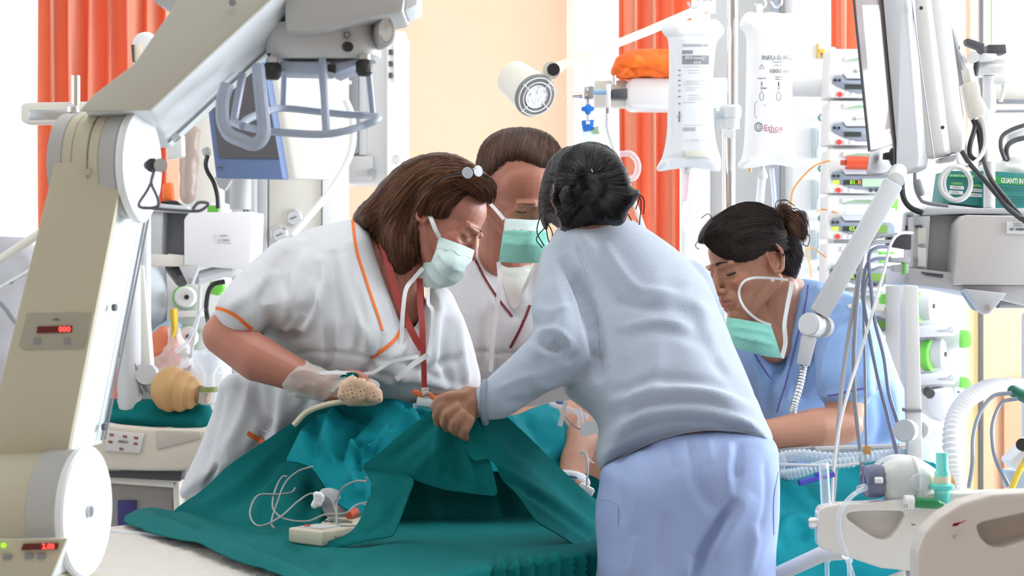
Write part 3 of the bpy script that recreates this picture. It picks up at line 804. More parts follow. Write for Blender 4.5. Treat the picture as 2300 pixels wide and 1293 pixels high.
pcs = [inflate(tun, d1, .135, 150, 10)]
pcs += limb([P(655,600,4.12), P(575,670,4.06), P(545,700,4.02)], [U(70,4.1),U(68,4.06),U(62,4.03)])
me = fuse(pcs, .0065, 5)
crease(me, [
 ([(640,560),(600,640),(590,745)], 16, -0.0096), ([(700,560),(660,640),(640,745)], 20, 0.0160), ([(620,600),(560,660),(500,700)], 14, 0.0080),
 ([(720,590),(700,680),(640,760)], 12, -0.0160), ([(660,760),(700,720),(720,650),(725,570)], 12, 0.0128), ([(745,560),(755,660),(780,780)], 12, -0.0144),
 ([(770,570),(785,660),(830,790)], 12, 0.0128), ([(700,620),(730,720),(735,820)], 11, 0.0112), ([(740,640),(745,740),(745,830)], 9, -0.0096), ([(800,640),(815,720),(800,800)], 10, -0.0096),
 ([(650,800),(720,790),(830,805),(930,820),(1000,860)], 5, -0.0064), ([(640,620),(655,700),(640,740)], 10, -0.0096),
 ([(690,750),(652,758),(625,745)], 9, -0.0192), ([(680,700),(655,735),(632,748)], 8, 0.0128),
 ([(560,850),(550,930),(500,1030)], 16, 0.0128), ([(600,850),(600,940),(560,1040)], 12, -0.0160), ([(640,860),(630,950),(600,1010)], 14, 0.0144), ([(575,850),(585,930),(620,980)], 9, -0.0096),
 ([(500,870),(480,960),(450,1060)], 12, -0.0096), ([(700,860),(680,920),(640,980)], 14, -0.0096), ([(487,1040),(470,1080),(455,1115)], 5, -0.0160),
 ([(980,700),(960,780),(930,850)], 12, 0.0112), ([(1010,680),(1000,780),(1010,880)], 11, -0.0112), ([(1030,700),(1035,790),(1050,870)], 10, 0.0096), ([(900,800),(950,830),(1040,800)], 10, -0.0096), ([(860,860),(930,850),(1050,880)], 10, 0.0112),
 ([(862,745),(848,800),(800,860)], 9, -0.0080), ([(930,740),(900,790),(830,850)], 9, 0.0096), ([(830,800),(840,830),(900,860)], 8, -0.0096)])
wrinkle(me, .0028, 8, 11)
tn = link_mesh('tunic', me, M_tunic, N1); o1 = ORG[N1.name]; bv1 = shift_bvh(tn.data, o1)
ribbon(bv1, [(792,496),(800,560),(818,620),(838,680),(852,720),(858,742)], 7).build('orange_piping', M_orangeband, tn)
ribbon(bv1, [(902,735),(890,758),(865,782),(832,804)], 8).build('orange_piping', M_orangeband, tn)
ribbon(bv1, [(486,692),(505,695),(535,712),(560,735),(590,752)], 8).build('orange_piping', M_orangeband, tn)
ribbon(bv1, [(944,640),(938,670),(926,694),(916,706)], 6).build('orange_piping', M_orangeband, tn)
# collar fronts
for pl, pts in enumerate(([(832,516),(850,570),(872,640),(896,706),(906,690),(930,745),(905,738),(862,742),(852,720),(838,680),(818,620),(800,560),(794,510)], [(892,690),(900,735),(870,780),(830,806),(820,800),(850,770),(870,740)])):
    pass
ribbon(bv1, [(836,524),(852,580),(875,645),(900,715)], 9, .0006, .003).build('neckline_binding', M_tunic, tn)
ribbon(bv1, [(952,645),(945,690),(926,738)], 8, .0006, .003).build('neckline_binding', M_tunic, tn)
pk = [(556,962),(640,1006),(640,1030),(550,985)]
ribbon(bv1, [(556,972),(575,982),(600,998)], 11).build('pocket_piping', M_orangeband, tn)
ribbon(bv1, [(576,958),(606,972),(650,1000)], 4, .0006).build('pocket_edge', M_tunic, tn)
# body
nk1 = P(880, 590, 4.15)
arm1 = [P(640,600,4.14), P(500,752,4.02), P(660,842,3.97), P(700,856,3.96), P(742,868,3.955)]
body = head_pieces(hc1, R1, .98)+[capsule(hc1+R1@Vector((-.03,0,-.05)), .052, nk1, .060), capsule(P(905,600,4.10), .045, P(895,690,4.12), .055), capsule(P(860,560,4.16),.05,P(900,700,4.16),.06)]
body += limb([nk1, P(800,760,4.18), P(700,950,4.28), Vector((-.45,4.40,.85))], [.06,.07,.08,.07])
body += limb(arm1, [U(50,4.1), U(46,4.02), U(38,3.97), U(33,3.96), U(31,3.95)])
body += limb([P(500,752,4.02), P(580,805,3.99)], [U(46,4.02), U(53,3.99)])+limb([P(580,805,3.99), P(690,852,3.96)], [U(53,3.99), U(34,3.96)])
body += limb([P(980,740,4.2), P(1010,840,4.18), P(960,910,4.05)], [.035,.032,.028])
for x in (-.53,-.37): body += limb([Vector((x,4.35,.8)), Vector((x,4.34,.45)), Vector((x,4.35,.1))], [.08,.06,.045])
# gloved left hand on the drape
hb = [(P(742,868,3.955), U(30,3.95), P(785,868,3.95), U(26,3.95)), (P(745,878,3.95), U(26,3.95), P(795,880,3.945), U(20,3.95)), (P(745,860,3.955), U(26,3.95), P(790,855,3.95), U(20,3.95))]
body += [capsule(*x, 14) for x in hb]
for fp in ([(788,850,3.945),(812,848,3.93),(832,860,3.93),(838,876,3.94)], [(792,862,3.94),(818,862,3.922),(842,876,3.925),(846,892,3.94)], [(796,874,3.935),(818,878,3.92),(836,890,3.922),(838,900,3.94)], [(794,886,3.935),(810,890,3.922),(822,898,3.925),(824,905,3.94)]):
    j = bpts(*fp); body += [capsule(j[i], .0098-.0006*i, j[i+1], .0092-.0006*i, 12) for i in range(3)]
j = bpts((760,850,3.95),(785,840,3.935),(806,842,3.92),(818,850,3.915)); body += [capsule(j[i], .0115-.001*i, j[i+1], .0105-.001*i, 12) for i in range(3)]
me = fuse(body, .0028, 3); head_shape(me, hc1, R1, .98, skin1, (.5,.14,.12)); bd = link_mesh('body', me, M_skin, N1); bvb1 = shift_bvh(me, o1)
M_brow = mat('dark_brown_brow', (.06,.03,.02), .7); lashes_brow(hc1, R1, .98, M_brow, N1, (-1,), thick=.0016)
# clear vinyl glove: loose cuff over wrist and hand
gl = fuse([capsule(P(676,852,3.965), U(44,3.96), P(735,866,3.955), U(36,3.95)), capsule(P(735,866,3.955), U(36,3.95), P(790,868,3.945), U(34,3.95)), capsule(P(790,862,3.94), U(30,3.94), P(828,872,3.93), U(25,3.93))], .004, 3)
wrinkle(gl, .006, 26, 4); link_mesh('vinyl_glove', gl, M_glove, N1)
# hair
h1 = [(790,492),(800,470),(830,440),(862,402),(900,368),(945,348),(1000,342),(1045,355),(1080,380),(1106,402),(1114,428),(1106,458),(1085,452),(1060,440),(1040,440),(1022,462),(1005,490),(975,492),(950,482),(938,500),(944,540),(946,575),(930,600),(905,618),(880,608),(862,578),(848,545),(838,522),(818,524),(800,512)]
pcs = [inflate(h1, [(990,400,4.09),(850,460,4.15),(900,590,4.10),(1100,430,4.07),(800,500,4.16)], .088, 85, 7, over=[bvb1], lift=.010)]
pcs += hair_cap(hc1, R1, .96)
me = fuse(pcs, .0036, 4)
crease(me, [([(950,470),(930,430),(960,400),(1040,400)], 9, -.007), ([(930,480),(905,520),(900,600)], 9, -.006), ([(870,430),(850,480),(850,540)], 8, -.005), ([(985,395),(930,400),(880,450)], 9, .005)], False)
wrinkle(me, .0035, 30, 6, stretch=(1,1,1)); bvh1 = bvh_of(me)
au = [(.12,.045,.018),(.08,.030,.014),(.17,.070,.028),(.05,.022,.012)]
g1 = [
 [[(1080,385),(1000,352),(920,372),(860,430),(800,492)], [(1090,392),(1000,366),(930,392),(880,450),(815,512)], [(1080,395),(1000,382),(940,412),(890,480),(850,535)]],
 [[(1060,392),(1000,388),(950,420),(905,490),(870,570)], [(1040,400),(990,402),(955,440),(920,510),(895,610)], [(1030,405),(985,420),(955,450),(935,520),(925,600)]],
 [[(1060,395),(1095,402),(1112,430),(1104,456)], [(1030,400),(1070,410),(1092,430),(1088,452)], [(1010,408),(1045,418),(1065,432),(1060,444)]],
 [[(1035,408),(990,425),(960,450),(950,478)], [(1050,415),(1015,435),(985,460),(975,486)], [(1060,425),(1035,440),(1010,465),(1000,488)]],
 [[(950,470),(935,500),(938,550),(935,590)], [(930,460),(905,510),(900,560),(905,612)], [(900,460),(870,500),(860,545),(878,600)], [(880,440),(845,480),(832,510),(845,545)]],
]
sm_ = hair_strands(bvh1, g1, 2600, au, .0011, (.0004,.0045), 3); flatcol(me, (.055,.022,.011)); me = join_into(me, sm_)
hj = link_mesh('hair', me, M_hair, N1)
# glasses pushed up into the hair
gz = thing('eyeglasses', 'rimless eyeglasses pushed up on the auburn hair of the left nurse', 'glasses', P(1050,388,3.99))
for k, (px, py, d) in enumerate(((1050,388,3.985),(1074,384,4.0))):
    MB().lathe([(0,-.0008),(U(12,4),-.0008),(U(13,4),0),(U(12,4),.0008),(0,.0008)], P(px,py,d), (.45 if k == 0 else .8,-1,.1)).build('lens', clear_mat('spectacle_lens', (.8,.85,.95), .35, .03), gz)
cable('temple_arm', [(1040,386,3.985),(1015,392,3.985),(985,402,3.99),(965,420,4.0)], .0014, M_dark, gz)
cable('bridge', [(1062,380,3.985),(1070,376,3.99)], .0012, M_chrome, gz)
# mask: pleated cloth shell over nose and mouth
def mask(root, label, outline, ctrl, pleats, m_top, m_low, split, straps, grp='surgical masks', fold=.004):
    t = thing('surgical_mask', label, 'mask', P(*outline[0], ctrl[0][2]))
    st = [(p, 5, fold, 1) for p in pleats]
    me = sheet(outline, ctrl, st, 5, .0012, sm=False, wr=.0016, wscale=40)
    link_mesh('mask_panel', me, m_low, t); bv = shift_bvh(me, ORG[t.name])
    if split: 
        me2 = sheet(split, lambda q: tps(ctrl)(q)-.0022, st, 5, .0008, sm=False, wr=.0016, wscale=40); link_mesh('nose_band', me2, m_top, t)
    for s in straps:
        q = spline([P(*p) for p in s[0]], 8); V, F_ = [], []; w = s[1]
        for i, p in enumerate(q):
            tt = (q[min(i+1, len(q)-1)]-q[max(i-1, 0)]).normalized(); a = tt.cross(Vector((0,1,0))); a = a.normalized() if a.length > 1e-4 else Vector((1,0,0))
            a = (a+Vector((0,.35*math.sin(i*.23),0))).normalized()
            for o in (-a*w, a*w, a*w+Vector((0,.0008,0)), -a*w+Vector((0,.0008,0))): V.append(p+o)
        for i in range(len(q)-1):
            for k in range(4): F_.append((i*4+k, i*4+(k+1)%4, i*4+4+(k+1)%4, i*4+4+k))
        MB().raw(V, F_+[(3,2,1,0), tuple(4*len(q)-4+k for k in range(4))]).build('mask_strap', M_strap, t)
    return t
mask(N1, 'pale pleated surgical mask covering the mouth of the auburn-haired nurse', [(985,530),(1012,540),(1040,550),(1066,562),(1060,585),(1045,600),(1042,622),(1020,640),(990,648),(962,648),(948,642),(944,612),(952,590),(968,588),(980,560)],
 [(985,530,4.035),(1066,562,4.05),(1020,590,3.985),(1040,620,4.02),(962,648,4.05),(948,600,4.06),(990,600,4.0)], [[(978,560),(1010,600),(1045,612)], [(972,590),(1000,625),(1030,632)], [(955,600),(975,632),(1000,642)]], M_maskw, M_maskw,
 [(985,530),(1012,540),(1040,550),(1066,562),(1060,580),(1030,572),(1000,562),(980,556)],
 [([(958,462,4.06),(968,490,4.02),(978,515,4.015),(987,532,4.02)], U(5,4)), ([(950,602,4.05),(930,625,4.03),(912,650,4.01),(905,700,3.99),(902,760,3.98),(898,790,3.97)], U(5,4)),
  ([(962,645,4.03),(962,680,4.0),(972,700,3.98),(968,760,3.97),(962,800,3.96)], U(4,4)), ([(700,838,3.94),(760,836,3.92),(830,838,3.92),(880,812,3.94),(940,800,3.95)], U(4,4)), ([(890,852,3.95),(925,820,3.94),(962,796,3.94)], U(6,4))])
# lanyard round her neck
ly = thing('lanyard', 'dark red printed lanyard hanging from the left nurse\'s neck', 'lanyard', P(950,880,3.95))
def strap3(name, pts, w, m, parent):
    q = spline([P(*p) for p in pts], 8); V, F_ = [], []
    for i, p in enumerate(q):
        tt = (q[min(i+1, len(q)-1)]-q[max(i-1, 0)]).normalized(); a = tt.cross(Vector((0,1,0))).normalized()
        for o in (-a*w, a*w, a*w+Vector((0,.0012,0)), -a*w+Vector((0,.0012,0))): V.append(p+o)
    for i in range(len(q)-1):
        for k in range(4): F_.append((i*4+k, i*4+(k+1)%4, i*4+4+(k+1)%4, i*4+4+k))
    return MB().raw(V, F_+[(3,2,1,0), tuple(4*len(q)-4+k for k in range(4))]).build(name, m, parent)
strap3('neck_strap', [(858,545,4.085),(874,600,4.05),(890,660,4.02),(905,700,4.0),(925,745,3.975),(948,785,3.965)], U(8,4), M_lanyard, ly)
strap3('neck_strap', [(942,625,4.06),(944,680,4.02),(948,730,3.985),(950,785,3.965)], U(7,4), M_lanyard, ly)
strap3('drop_strap', [(950,780,3.962),(952,820,3.958),(953,875,3.955)], U(6,4), M_lanyard, ly)
MB().prism([(946,870),(962,870),(962,884),(946,884)], 3.95, .008, .001).build('clip', M_steel, ly)
M_silverink = mat('silver_ink', (.7,.6,.55), .5)
for k, (x, y) in enumerate(((877,600),(889,650),(902,700),(916,728),(947,700),(950,740))):
    text('printed_lettering', 'INSIEME', x+1, y, 4.04-.0011*(y-560), 7, M_silverink, ly, roll=math.radians(72 if x > 930 else 68) , squeeze=1.0) if False else None
# ================================================================ man behind
N2 = thing('person', 'masked man with short brown hair in white tunic, standing behind the others', 'person', (.0, 4.75, 0))
skin2 = (.40,.16,.105)
hc2 = P(1160, 424, 4.50); R2 = basis((.48,-.68,-.52), (.10,-.45,.85))
tun2 = [(1040,545),(1062,548),(1085,560),(1105,590),(1130,600),(1160,612),(1190,600),(1230,580),(1300,590),(1370,640),(1390,760),(1385,900),(1370,1100),(1080,1100),(1060,900),(1000,830),(980,700),(1000,590)]
d2 = [(1150,600,4.62),(1150,900,4.66),(1000,640,4.66),(1370,700,4.68),(1150,750,4.60)]
me = fuse([inflate(tun2, d2, .125, 130, 12)], .008, 4)
crease(me, [([(1062,590),(1090,640),(1110,700)], 9, 0.0075), ([(1130,620),(1150,690),(1170,720)], 8, -0.0075), ([(1180,620),(1172,680)], 8, 0.0075), ([(1050,790),(1200,792)], 4, -0.0060), ([(1110,760),(1120,840)], 10, 0.0075), ([(1090,700),(1085,830)], 10, -0.0075), ([(1150,790),(1160,860)], 8, -0.0060)])
wrinkle(me, .003, 8, 21); tn2 = link_mesh('tunic', me, M_tunic, N2); o2 = ORG[N2.name]; bv2 = shift_bvh(me, o2)
M_burg = mat('burgundy_piping', (.16,.012,.025), .7)
ribbon(bv2, [(1064,578),(1085,620),(1110,660),(1150,712)], 6, .002).build('burgundy_piping', M_burg, tn2)
ribbon(bv2, [(1190,686),(1180,712),(1165,745),(1146,780)], 6, .002).build('burgundy_piping', M_burg, tn2)
ribbon(bv2, [(1125,612),(1140,650),(1160,690)], 5, .0015, .002).build('neckline_binding', M_tunic, tn2)
M_under = mat('white_undershirt_knit', (.78,.76,.72), .9, bump=.1)
me = sheet([(1118,596),(1140,600),(1165,600),(1196,596),(1182,640),(1166,684),(1150,690),(1134,650)], [(1118,596,4.50),(1196,596,4.50),(1160,640,4.47),(1160,690,4.475)], [([(1122,606),(1150,614),(1190,606)], 4, .003)], 5, .003); link_mesh('undershirt', me, M_under, N2)
nk2 = P(1135, 585, 4.60)
body = head_pieces(hc2, R2, 1.06)+[capsule(hc2+R2@Vector((-.03,0,-.05)), .062, nk2, .066), capsule(nk2, .06, P(1150,900,4.70), .07), capsule(P(1150,900,4.70), .07, Vector((0,4.75,.8)), .07)]
for x in (-.09,.09): body += limb([Vector((x,4.75,.8)), Vector((x,4.74,.45)), Vector((x,4.75,.1))], [.085,.065,.05])
body += limb([P(1010,640,4.68), P(990,800,4.62), P(1020,900,4.45)], [.05,.042,.03])+limb([P(1350,660,4.68), P(1370,830,4.62), P(1330,900,4.45)], [.05,.042,.03])
me = fuse(body, .0034, 6); head_shape(me, hc2, R2, 1.06, skin2, (.4,.14,.12)); link_mesh('body', me, M_skin, N2); bvb2 = shift_bvh(me, o2)
lashes_brow(hc2, R2, 1.06, M_brow, N2, (-1,1), thick=.003)
h2 = [(1068,392),(1068,362),(1080,325),(1105,300),(1140,287),(1185,285),(1225,296),(1252,318),(1262,345),(1255,372),(1235,378),(1215,378),(1190,366),(1165,358),(1148,362),(1132,362),(1122,372),(1108,384),(1098,400),(1088,420),(1080,430),(1074,415)]
pcs = [inflate(h2, [(1160,330,4.50),(1080,400,4.53),(1250,340,4.50),(1160,290,4.53)], .085, 75, 6, over=[bvb2], lift=.008)]
pcs += hair_cap(hc2, R2, .98, .060)
me = fuse(pcs, .0036, 4); wrinkle(me, .0025, 40, 7); bvh2 = bvh_of(me)
br = [(.06,.028,.016),(.085,.038,.022),(.04,.02,.012),(.12,.06,.035)]
g2 = [[[(1090,320),(1078,360),(1078,415)], [(1110,305),(1098,350),(1092,405)], [(1130,292),(1118,335),(1112,378)], [(1160,288),(1150,325),(1140,360)], [(1195,288),(1190,330),(1180,362)], [(1225,298),(1228,335),(1215,375)], [(1250,320),(1252,345),(1245,372)]]]
sm_ = hair_strands(bvh2, g2, 1500, br, .0010, (.0003,.003), 4); flatcol(me, (.045,.022,.013)); me = join_into(me, sm_); link_mesh('hair', me, M_hair, N2)
for x in (-.11,.07):
    pass
def tgt(root, y, x0, x1, m, z1=.85):
    me = fuse(sum([limb([Vector((x,y,z1)), Vector((x,y-.01,.5)), Vector((x,y,.07))], [.10,.085,.075]) for x in (x0,x1)], []), .01, 3); link_mesh('trousers', me, m, root); shoes(root, (x0,x1), y, -1)
tgt(N2, 4.75, -.09, .09, M_tunic); tgt(N1, 4.35, -.53, -.37, M_tunic)
mask(N2, 'mint green surgical mask on the man with short brown hair', [(1134,490),(1165,492),(1200,494),(1228,492),(1232,530),(1228,570),(1222,590),(1175,591),(1120,588),(1126,545)],
 [(1134,490,4.41),(1180,492,4.375),(1228,492,4.39),(1180,540,4.35),(1120,588,4.44),(1175,591,4.40),(1228,580,4.40)], [[(1128,520),(1180,524),(1230,522)], [(1126,545),(1180,552),(1230,548)]], M_maskw, M_mask,
 [(1134,490),(1165,492),(1200,494),(1228,492),(1230,520),(1190,521),(1131,520)],
 [([(1100,456,4.45),(1115,472,4.425),(1132,492,4.41)], U(4,4.4)), ([(1120,588,4.43),(1122,625,4.43),(1118,680,4.43),(1108,760,4.44),(1102,835,4.45)], U(5,4.4)), ([(1205,590,4.42),(1190,620,4.42),(1172,660,4.43)], U(4,4.4))])
# ================================================================ nurse at right in blue scrubs
N4 = thing('person', 'dark-haired nurse with a bun in light blue scrubs leaning on her forearm', 'person', (.82, 4.45, 0))
skin4 = (.50,.24,.155)
hc4 = P(1690, 594, 4.20); R4 = basis((-.82,-.46,-.24), (-.24,0,.97))
tun4 = [(1770,632),(1800,625),(1850,632),(1905,655),(1950,690),(1985,750),(2010,820),(2034,880),(2062,935),(2088,1000),(2108,1060),(2112,1110),(1760,1110),(1700,1000),(1660,900),(1645,820),(1640,760),(1642,700),(1660,722),(1690,745),(1720,770),(1745,800),(1752,770),(1760,700)]
d4 = [(1800,640,4.28),(1900,680,4.26),(1960,780,4.30),(2030,960,4.36),(1700,800,4.24),(1660,900,4.26),(1800,900,4.30)]
pcs = [inflate(tun4, d4, .12, 120, 10)]
pcs += limb([P(1890,720,4.20), P(1895,800,4.12), P(1900,862,4.08)], [U(62,4.2),U(66,4.12),U(68,4.08)])
me = fuse(pcs, .0065, 5)
crease(me, [
 ([(1935,690),(1850,760),(1812,840),(1800,900)], 10, -0.0135), ([(1900,700),(1860,800),(1850,880)], 10, 0.0090), ([(1930,720),(1900,800),(1890,890)], 10, -0.0075), ([(1960,740),(1945,820),(1950,890)], 12, 0.0090),
 ([(1800,660),(1790,740),(1770,820),(1740,920)], 8, 0.0090), ([(1760,800),(1742,860),(1722,930)], 9, -0.0135), ([(1780,820),(1765,900)], 8, 0.0090), ([(1700,780),(1720,860),(1715,920)], 10, -0.0090),
 ([(1975,880),(1980,960),(1960,1000)], 12, -0.0090), ([(2000,850),(2010,930),(2000,1000)], 12, 0.0090), ([(1830,640),(1860,680),(1900,690)], 10, 0.0075), ([(1838,890),(1900,885),(1975,880)], 8, 0.0060)])
# undercut below the sleeve hem
wrinkle(me, .0028, 8, 31); tn4 = link_mesh('scrub_top', me, M_scrub, N4); o4 = ORG[N4.name]; bv4 = shift_bvh(me, o4)
M_stitch = mat('violet_stitching', (.16,.12,.42), .8)
ribbon(bv4, [(1838,886),(1870,888),(1900,880),(1940,872),(1972,872)], 4, .0008).build('sleeve_stitching', M_stitch, tn4)
ribbon(bv4, [(1815,640),(1808,690),(1790,760),(1770,840),(1745,925)], 3, .0008).build('front_stitching', M_stitch, tn4)
ribbon(bv4, [(1695,795),(1710,820),(1730,850)], 3, .0008).build('front_stitching', M_stitch, tn4)
ribbon(bv4, [(1905,690),(1916,686),(1926,688)], 11, .0008).build('sleeve_badge', M_paper, tn4)
nk4 = P(1775, 680, 4.26)
body = head_pieces(hc4, R4, 1.0)+[capsule(hc4+R4@Vector((-.03,0,-.05)), .050, nk4, .056), capsule(P(1745,655,4.20),.048,P(1740,740,4.22),.055), capsule(P(1700,690,4.19), .03, P(1735,770,4.20), .045)]
body += limb([nk4, P(1850,850,4.32), P(1900,1040,4.38), Vector((.82,4.45,.85))], [.055,.07,.07,.07])
body += limb([P(1890,730,4.20), P(1898,900,4.07), P(1895,955,4.05)], [.045,U(46,4.07),U(42,4.05)])
body += limb([P(1895,955,4.05), P(1830,962,4.02), P(1740,972,3.98), P(1690,975,3.96)], [U(44,4.05),U(46,4.02),U(34,3.98),U(28,3.96)])
hb = [(P(1690,975,3.96), .024, P(1655,978,3.95), .022)]
body += [capsule(*x,14) for x in hb]
for k in range(4):
    j = bpts((1655,966+8*k,3.945),(1628,966+9*k,3.935),(1612,972+9*k,3.94)); body += [capsule(j[i], .009, j[i+1], .008, 10) for i in range(2)]
j = bpts((1670,960,3.95),(1645,952,3.935),(1630,956,3.93)); body += [capsule(j[i], .011, j[i+1], .0095, 10) for i in range(2)]
body += limb([P(1680,800,4.3), P(1660,900,4.2), P(1640,960,4.1)], [.045,.04,.03])
for x in (.66,.80): body += limb([Vector((x,4.45,.8)), Vector((x,4.44,.45)), Vector((x,4.45,.1))], [.08,.06,.045])
me = fuse(body, .0028, 3); head_shape(me, hc4, R4, 1.0, skin4, (.42,.12,.10)); link_mesh('body', me, M_skin, N4); bvb4 = shift_bvh(me, o4)
M_brow4 = mat('near_black_brow', (.02,.013,.012), .7); lashes_brow(hc4, R4, 1.0, M_brow4, N4, (1,), thick=.0040, lt=.0018)
tgt(N4, 4.45, .66, .80, M_scrub)
h4 = [(1566,545),(1572,520),(1590,495),(1618,475),(1650,460),(1690,454),(1730,462),(1765,478),(1790,510),(1800,545),(1800,580),(1790,610),(1772,624),(1764,606),(1762,586),(1755,570),(1742,562),(1726,562),(1714,572),(1690,584),(1660,590),(1632,584),(1605,568),(1588,552),(1575,548)]
pcs = [inflate(h4, [(1690,520,4.20),(1575,540,4.16),(1780,560,4.22)], .080, 75, 7, over=[bvb4], lift=.009)]
pcs += [MB().ell(P(1788,508,4.20), (U(26,4.2), .030, U(40,4.2)), Matrix.Rotation(.45, 3, 'Y')), MB().ell(P(1762,482,4.19), (U(18,4.2), .022, U(20,4.2)))]
pcs += hair_cap(hc4, R4, .97)
me = fuse(pcs, .0034, 4)
crease(me, [([(1748,470),(1765,490),(1775,540)], 5, -.009), ([(1690,500),(1740,540),(1760,570)], 8, -.003)], False)
wrinkle(me, .002, 30, 9); bvh4 = bvh_of(me)
dk4 = [(.016,.011,.010),(.025,.017,.015),(.011,.008,.008),(.045,.028,.022)]
g4 = [
 [[(1572,545),(1600,500),(1660,470),(1750,480)], [(1590,558),(1630,520),(1690,500),(1758,500)], [(1620,575),(1660,550),(1710,540),(1765,530)], [(1665,588),(1700,572),(1740,562),(1780,560)]],
 [[(1590,505),(1650,462),(1700,456),(1752,478)], [(1640,490),(1700,490),(1740,500),(1762,520)]],
 [[(1620,500),(1600,530),(1640,575),(1690,588)], [(1650,490),(1640,530),(1680,572),(1725,582)], [(1590,520),(1580,540),(1610,568),(1640,584)]],
 [[(1750,575),(1762,600),(1775,620)], [(1765,560),(1778,590),(1790,612)], [(1775,530),(1790,560),(1800,590)], [(1765,500),(1790,540),(1800,570)]],
]
sm_ = hair_strands(bvh4, g4, 2200, dk4, .0009, (.0003,.003), 2); 
bn = [(.11,.05,.028),(.05,.026,.018),(.025,.015,.012),(.17,.085,.05)]
gb = [[[(1758,470),(1785,478),(1805,500),(1812,540)], [(1758,482),(1780,492),(1795,515),(1800,545)], [(1760,495),(1772,510),(1782,530),(1785,545)]], [[(1750,485),(1745,472),(1752,462),(1770,462)], [(1760,490),(1758,475),(1765,468),(1780,472)]]]
sb_ = hair_strands(bvh4, gb, 420, bn, .0010, (.0005,.004), 3)
flatcol(me, (.015,.011,.010)); me = join_into(join_into(me, sm_), sb_)
wb_ = MB()
for pts in ([(1750,478),(1742,462),(1748,450),(1770,450)], [(1755,478),(1750,460),(1762,448),(1785,462)], [(1765,475),(1790,468),(1806,490),(1814,520)], [(1800,520),(1818,530),(1814,552),(1802,548)], [(1600,490),(1590,480),(1575,490)], [(1568,540),(1562,552),(1570,560)]):
    wb_.tube(spline([P(*a, 4.17) for a in pts], 6), .0010, 5)
wm = wb_.mesh(); flatcol(wm, (.05,.027,.018)); me = join_into(me, wm); link_mesh('hair', me, M_hair, N4)
er = thing('pearl_earring', 'small pearl stud in the ear of the nurse in blue scrubs', 'earring', P(1734,629,4.115)); 
MB().ell(P(1735,629,4.112), (.0042,.0042,.0042)).build('pearl', mat('pearl', (.8,.78,.74), .2), er)
mask(N4, 'mint surgical mask pulled down under the chin of the nurse in scrubs', [(1632,712),(1660,716),(1695,722),(1732,730),(1742,760),(1756,804),(1720,800),(1690,792),(1660,784),(1640,770),(1630,740)],
 [(1632,712,4.12),(1690,722,4.07),(1732,730,4.07),(1756,804,4.06),(1660,784,4.08),(1690,760,4.05)], [[(1640,735),(1690,742),(1738,752)], [(1645,755),(1690,765),(1745,778)]], M_maskw, M_mask, None,
 [([(1732,730,4.065),(1700,716,4.06),(1672,690,4.06),(1660,660,4.07),(1668,635,4.07),(1690,624,4.08),(1730,624,4.1),(1770,628,4.12)], U(2.8,4.1)), ([(1756,804,4.06),(1764,770,4.07),(1762,730,4.08),(1768,690,4.1),(1776,650,4.13),(1778,632,4.16)], U(5,4.1))])
# ---------------------------------------------------------------- patient bed, mattress and drapes
ZM = .82
def bed_d(z): return lambda q: (CAMZ-z)*FPX/np.maximum(q[:,1]-CY, 400)
AX = Vector((.879,.478,0)); PX = Vector((-.478,.879,0)); N0 = Vector((-.6,3.1,0))
def bedpt(a, b, z): p = N0+AX*a+PX*b; return Vector((p.x, p.y, z))
RB = Matrix((AX, PX, Vector((0,0,1)))).transposed()
bed = thing('hospital_bed', 'raised hospital bed under the patient with a white quilted mattress', 'bed', bedpt(1, .42, 0))
MB().box(bedpt(.78,.42,.70), (1.74,.80,.06), R=RB, bev=.01).build('bed_frame', M_cream, bed)
for a in (.12, 1.45):
    for b in (.08, .76): MB().cyl(bedpt(a,b,.67), bedpt(a,b,.08), .03).lathe([(.045,0),(.05,.02),(.05,.06),(.03,.08)], bedpt(a,b,0), n=16).build('leg', M_steel, bed)
mt = MB().box(bedpt(.78,.425,.766), (1.78,.85,.105), R=RB, bev=.03, seg=4).mesh()
mt = fuse([([v.co for v in mt.vertices], [tuple(p.vertices) for p in mt.polygons])], .011, 2); wrinkle(mt, .0035, 14, 2, stretch=(1,1,3))
mo = link_mesh('mattress', mt, M_mattress, bed)
MB().tube([P(250,1192,3.82), P(376,1204,3.745)], .004, 8).build('mattress_strip', M_clear, bed)
def cloth(name, label, cat, me, m, group=None): 
    o = link_mesh(name, me, m); return tag(o, label, cat, group)
# lower cover lying on the mattress and hanging over its near edge
ruf = [([(x, 1241+(k*7)%9), (x+5, 1268), (x-4+(k*5)%9, 1345)], 6+(k*3)%4, (.012 if k % 2 else -.012)) for k, x in enumerate((1108,1121,1138,1150,1171,1183,1202,1214,1229,1246,1259,1277,1288,1303,1318,1331))]
low = [(278,1166),(300,1148),(345,1138),(395,1146),(450,1128),(520,1118),(700,1110),(900,1105),(1120,1105),(1345,1105),(1360,1230),(1360,1350),(760,1352),(700,1322),(640,1297),(560,1272),(500,1250),(440,1224),(380,1206),(330,1190)]
def lowd(q):
    d = bed_d(.832)(q); d = np.minimum(d, 4.45)
    edge = 1232+(1345-q[:,0])*.16; over = q[:,1] > edge        # past the mattress edge the cloth hangs down
    de = (CAMZ-.832)*FPX/(edge-CY); return np.where(over, de-.012*np.clip((q[:,1]-edge)/10,0,1), d)
